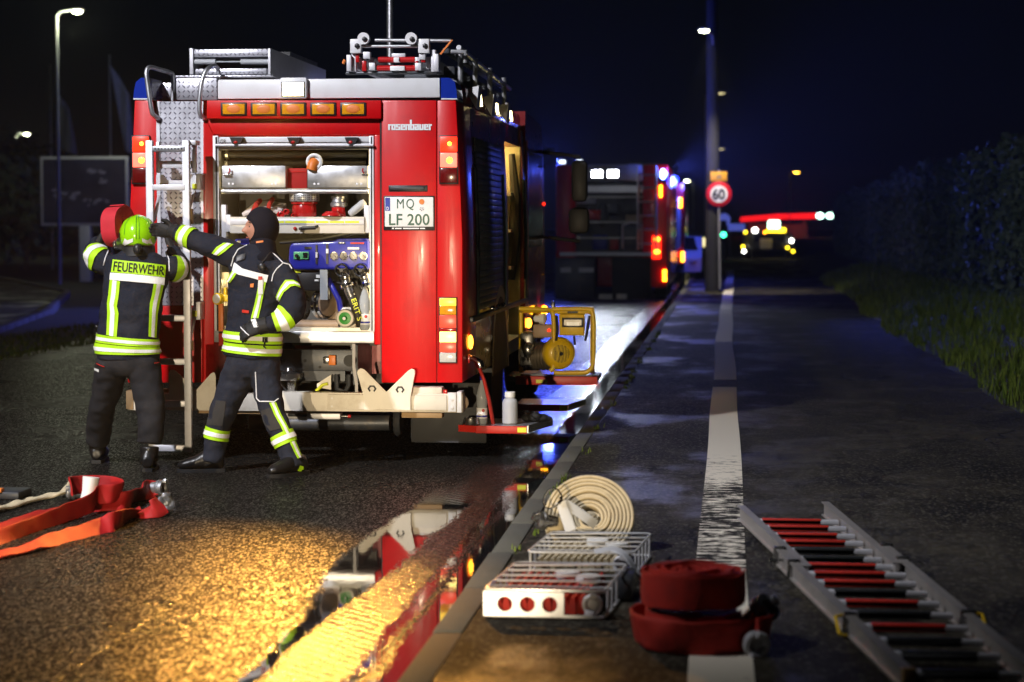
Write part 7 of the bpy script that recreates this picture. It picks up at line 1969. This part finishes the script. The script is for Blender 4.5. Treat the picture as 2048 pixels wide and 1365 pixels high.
# --- petrol station far away
Yg = 330.0
gs = thing('petrol_station', 'far petrol station canopy with a glowing red edge', 'petrol station', at(1557, 475, Yg))
def A4(px, py, d=0): return at(px, py, Yg + d)
a = A4(1482, 443); b = A4(1556, 433)
MB().prism([A4(1482, 443), A4(1556, 438), A4(1556, 429), A4(1482, 435)], (0, 14, 0)).build('canopy', M['red_sign_lit'], gs)
MB().prism([A4(1557, 438), A4(1632, 437), A4(1632, 427), A4(1557, 429)], (0, 14, 0)).build('canopy', M['red_sign_lit'], gs)
for px in (1640, 1660): MB().ell(A4(px, 432), (.6, .3, .45), 10, 8).build('sign_letter', M['teal_lit'], gs)
for px in (1500, 1610): MB().box(A4(px, 470).x - .2, A4(px, 470).x + .2, Yg + 4, Yg + 4.4, -.14, A4(px, 440).z).build('column', M['concrete'], gs)
MB().box(A4(1500, 470).x, A4(1620, 470).x, Yg + 12, Yg + 20, -.14, 2.2).build('shop', M['concrete'], gs); MB().box(A4(1537, 460).x, A4(1560, 460).x, Yg + 3, Yg + 3.3, A4(1548, 458).z, A4(1548, 442).z, .1).build('price_sign', M['teal_lit'], gs)
# --- truck with amber lamps standing far ahead
Yv = 112.0
fv = thing('recovery_truck', 'far truck facing the camera with amber and white lamps', 'truck', at(1537, 517, Yv))
def A5(px, py, d=0): return at(px, py, Yv + d)
MB().box(A5(1488, 500).x, A5(1588, 500).x, Yv + .3, Yv + 6, .5, A5(1500, 468).z, .1).build('body', M['dark_steel'], fv)
MB().box(A5(1500, 500).x, A5(1578, 500).x, Yv, Yv + 2.2, .35, A5(1500, 462).z, .15).build('cab', M['dark_steel'], fv); MB().box(A5(1508, 480).x, A5(1570, 480).x, Yv - .02, Yv, A5(1540, 482).z, A5(1540, 466).z).build('windscreen', M['dark_glass'], fv)
MB().box(A5(1520, 500).x, A5(1544, 500).x, Yv - .05, Yv, A5(1530, 498).z, A5(1530, 478).z).build('front_panel', M['white_print'], fv)
for (px, py, r, m) in ((1491, 465, .12, 'yellow_lit'), (1510, 461, .2, 'white_far'), (1530, 465, .1, 'amber_lit'), (1583, 482, .15, 'white_far'), (1575, 496, .12, 'yellow_lit'), (1586, 503, .12, 'yellow_lit'), (1486, 494, .13, 'yellow_lit'), (1488, 503, .13, 'white_far')):
    MB().ell(A5(px, py, -.15), (r * .7, r * .4, r * .7), 12, 8).build('lamp', M[m], fv)
MB().box(A5(1535, 461).x, A5(1571, 461).x, Yv - .2, Yv - .1, A5(1550, 465).z, A5(1550, 457).z, .03).build('light_bar', M['yellow_lit'], fv)
for x in (1500, 1577): MB().lathe((A5(x, 500).x, Yv + .8, ROADZ + .45), (1, 0, 0), [(.2, -.12), (.45, -.12), (.45, .12), (.2, .12), (.05, .03)], 16).build('wheel', M['tyre'], fv)
# --- lit kiosk, traffic light and blue arrow board
Yk = 92.0
ks = thing('kiosk', 'small lit kiosk beyond the trucks left of the mast', 'kiosk', at(1390, 525, Yk))
a = at(1370, 522, Yk); b = at(1413, 466, Yk)
MB().box(a.x, b.x, Yk, Yk + 2.5, -.1, b.z, .03).build('walls', M['concrete'], ks)
for i in range(3):
    for j in range(2):
        q0 = at(1372 + i * 13.5, 494 - j * 22, Yk); q1 = at(1383 + i * 13.5, 476 - j * 8 if j == 0 else 468, Yk)
        if j == 1: continue
        MB().box(q0.x, q1.x, Yk - .03, Yk - .005, q0.z, q1.z).build('window', M['shop_lit'], ks)
MB().box(a.x - .2, b.x + .2, Yk - .3, Yk + 2.6, b.z, b.z + .12).build('roof', M['concrete'], ks)
tl = thing('traffic_light', 'far traffic light showing green beside the mast', 'traffic light', at(1447, 512, 105))
q = at(1447, 470, 105); MB().box(q.x - .16, q.x + .16, 105, 105.25, q.z - .3, q.z + .75, .03).build('housing', M['black_plastic'], tl); MB().ell((q.x, 104.97, q.z), (.13, .03, .13), 12, 8).build('green_lens', M['green_lit'], tl); MB().cyl((q.x, 105.1, ROADZ), (q.x, 105.1, q.z - .3), .06, 8).build('post', M['lamp_pole'], tl)
ab = thing('direction_sign', 'blue direction sign far behind the mast', 'sign', at(1475, 515, 120))
a = at(1456, 462, 120); b = at(1490, 448, 120); MB().box(a.x, b.x, 120, 120.1, a.z, b.z, .02).build('board', lamp_mat('blue_sign', (.12, .16, .75), .5), ab); MB().lathe(at(1448, 440, 119.9), (0, -1, 0), [(.38, 0), (.38, .05), (.25, .06)], 20).build('round_sign', M['blue_sign'], ab)
for px in (1460, 1486): MB().cyl((at(px, 470, 120).x, 120.05, -.1), (at(px, 470, 120).x, 120.05, at(px, 462, 120).z), .05, 8).build('post', M['lamp_pole'], ab)

# ================================================================== night haze, added for the glow around the lamps
hz = MB().box(-95, 60, -30, 372, -1.3, 11.5).build('haze', bpy.data.materials.new('glow_haze'), ang=0)
tag(hz, 'thin night haze lit by the lamps around the trucks', 'haze', kind='stuff')
hm_ = hz.data.materials[0]; hm_.use_nodes = True
for n in list(hm_.node_tree.nodes):
    if n.type == 'BSDF_PRINCIPLED': hm_.node_tree.nodes.remove(n)
pv = hm_.node_tree.nodes.new('ShaderNodeVolumePrincipled')
pv.inputs['Color'].default_value = (.9, .92, 1, 1); pv.inputs['Density'].default_value = .0004; pv.inputs['Anisotropy'].default_value = .35
hm_.node_tree.links.new(pv.outputs[0], hm_.node_tree.nodes['Material Output'].inputs['Volume'])
scene.cycles.volume_bounces = 0
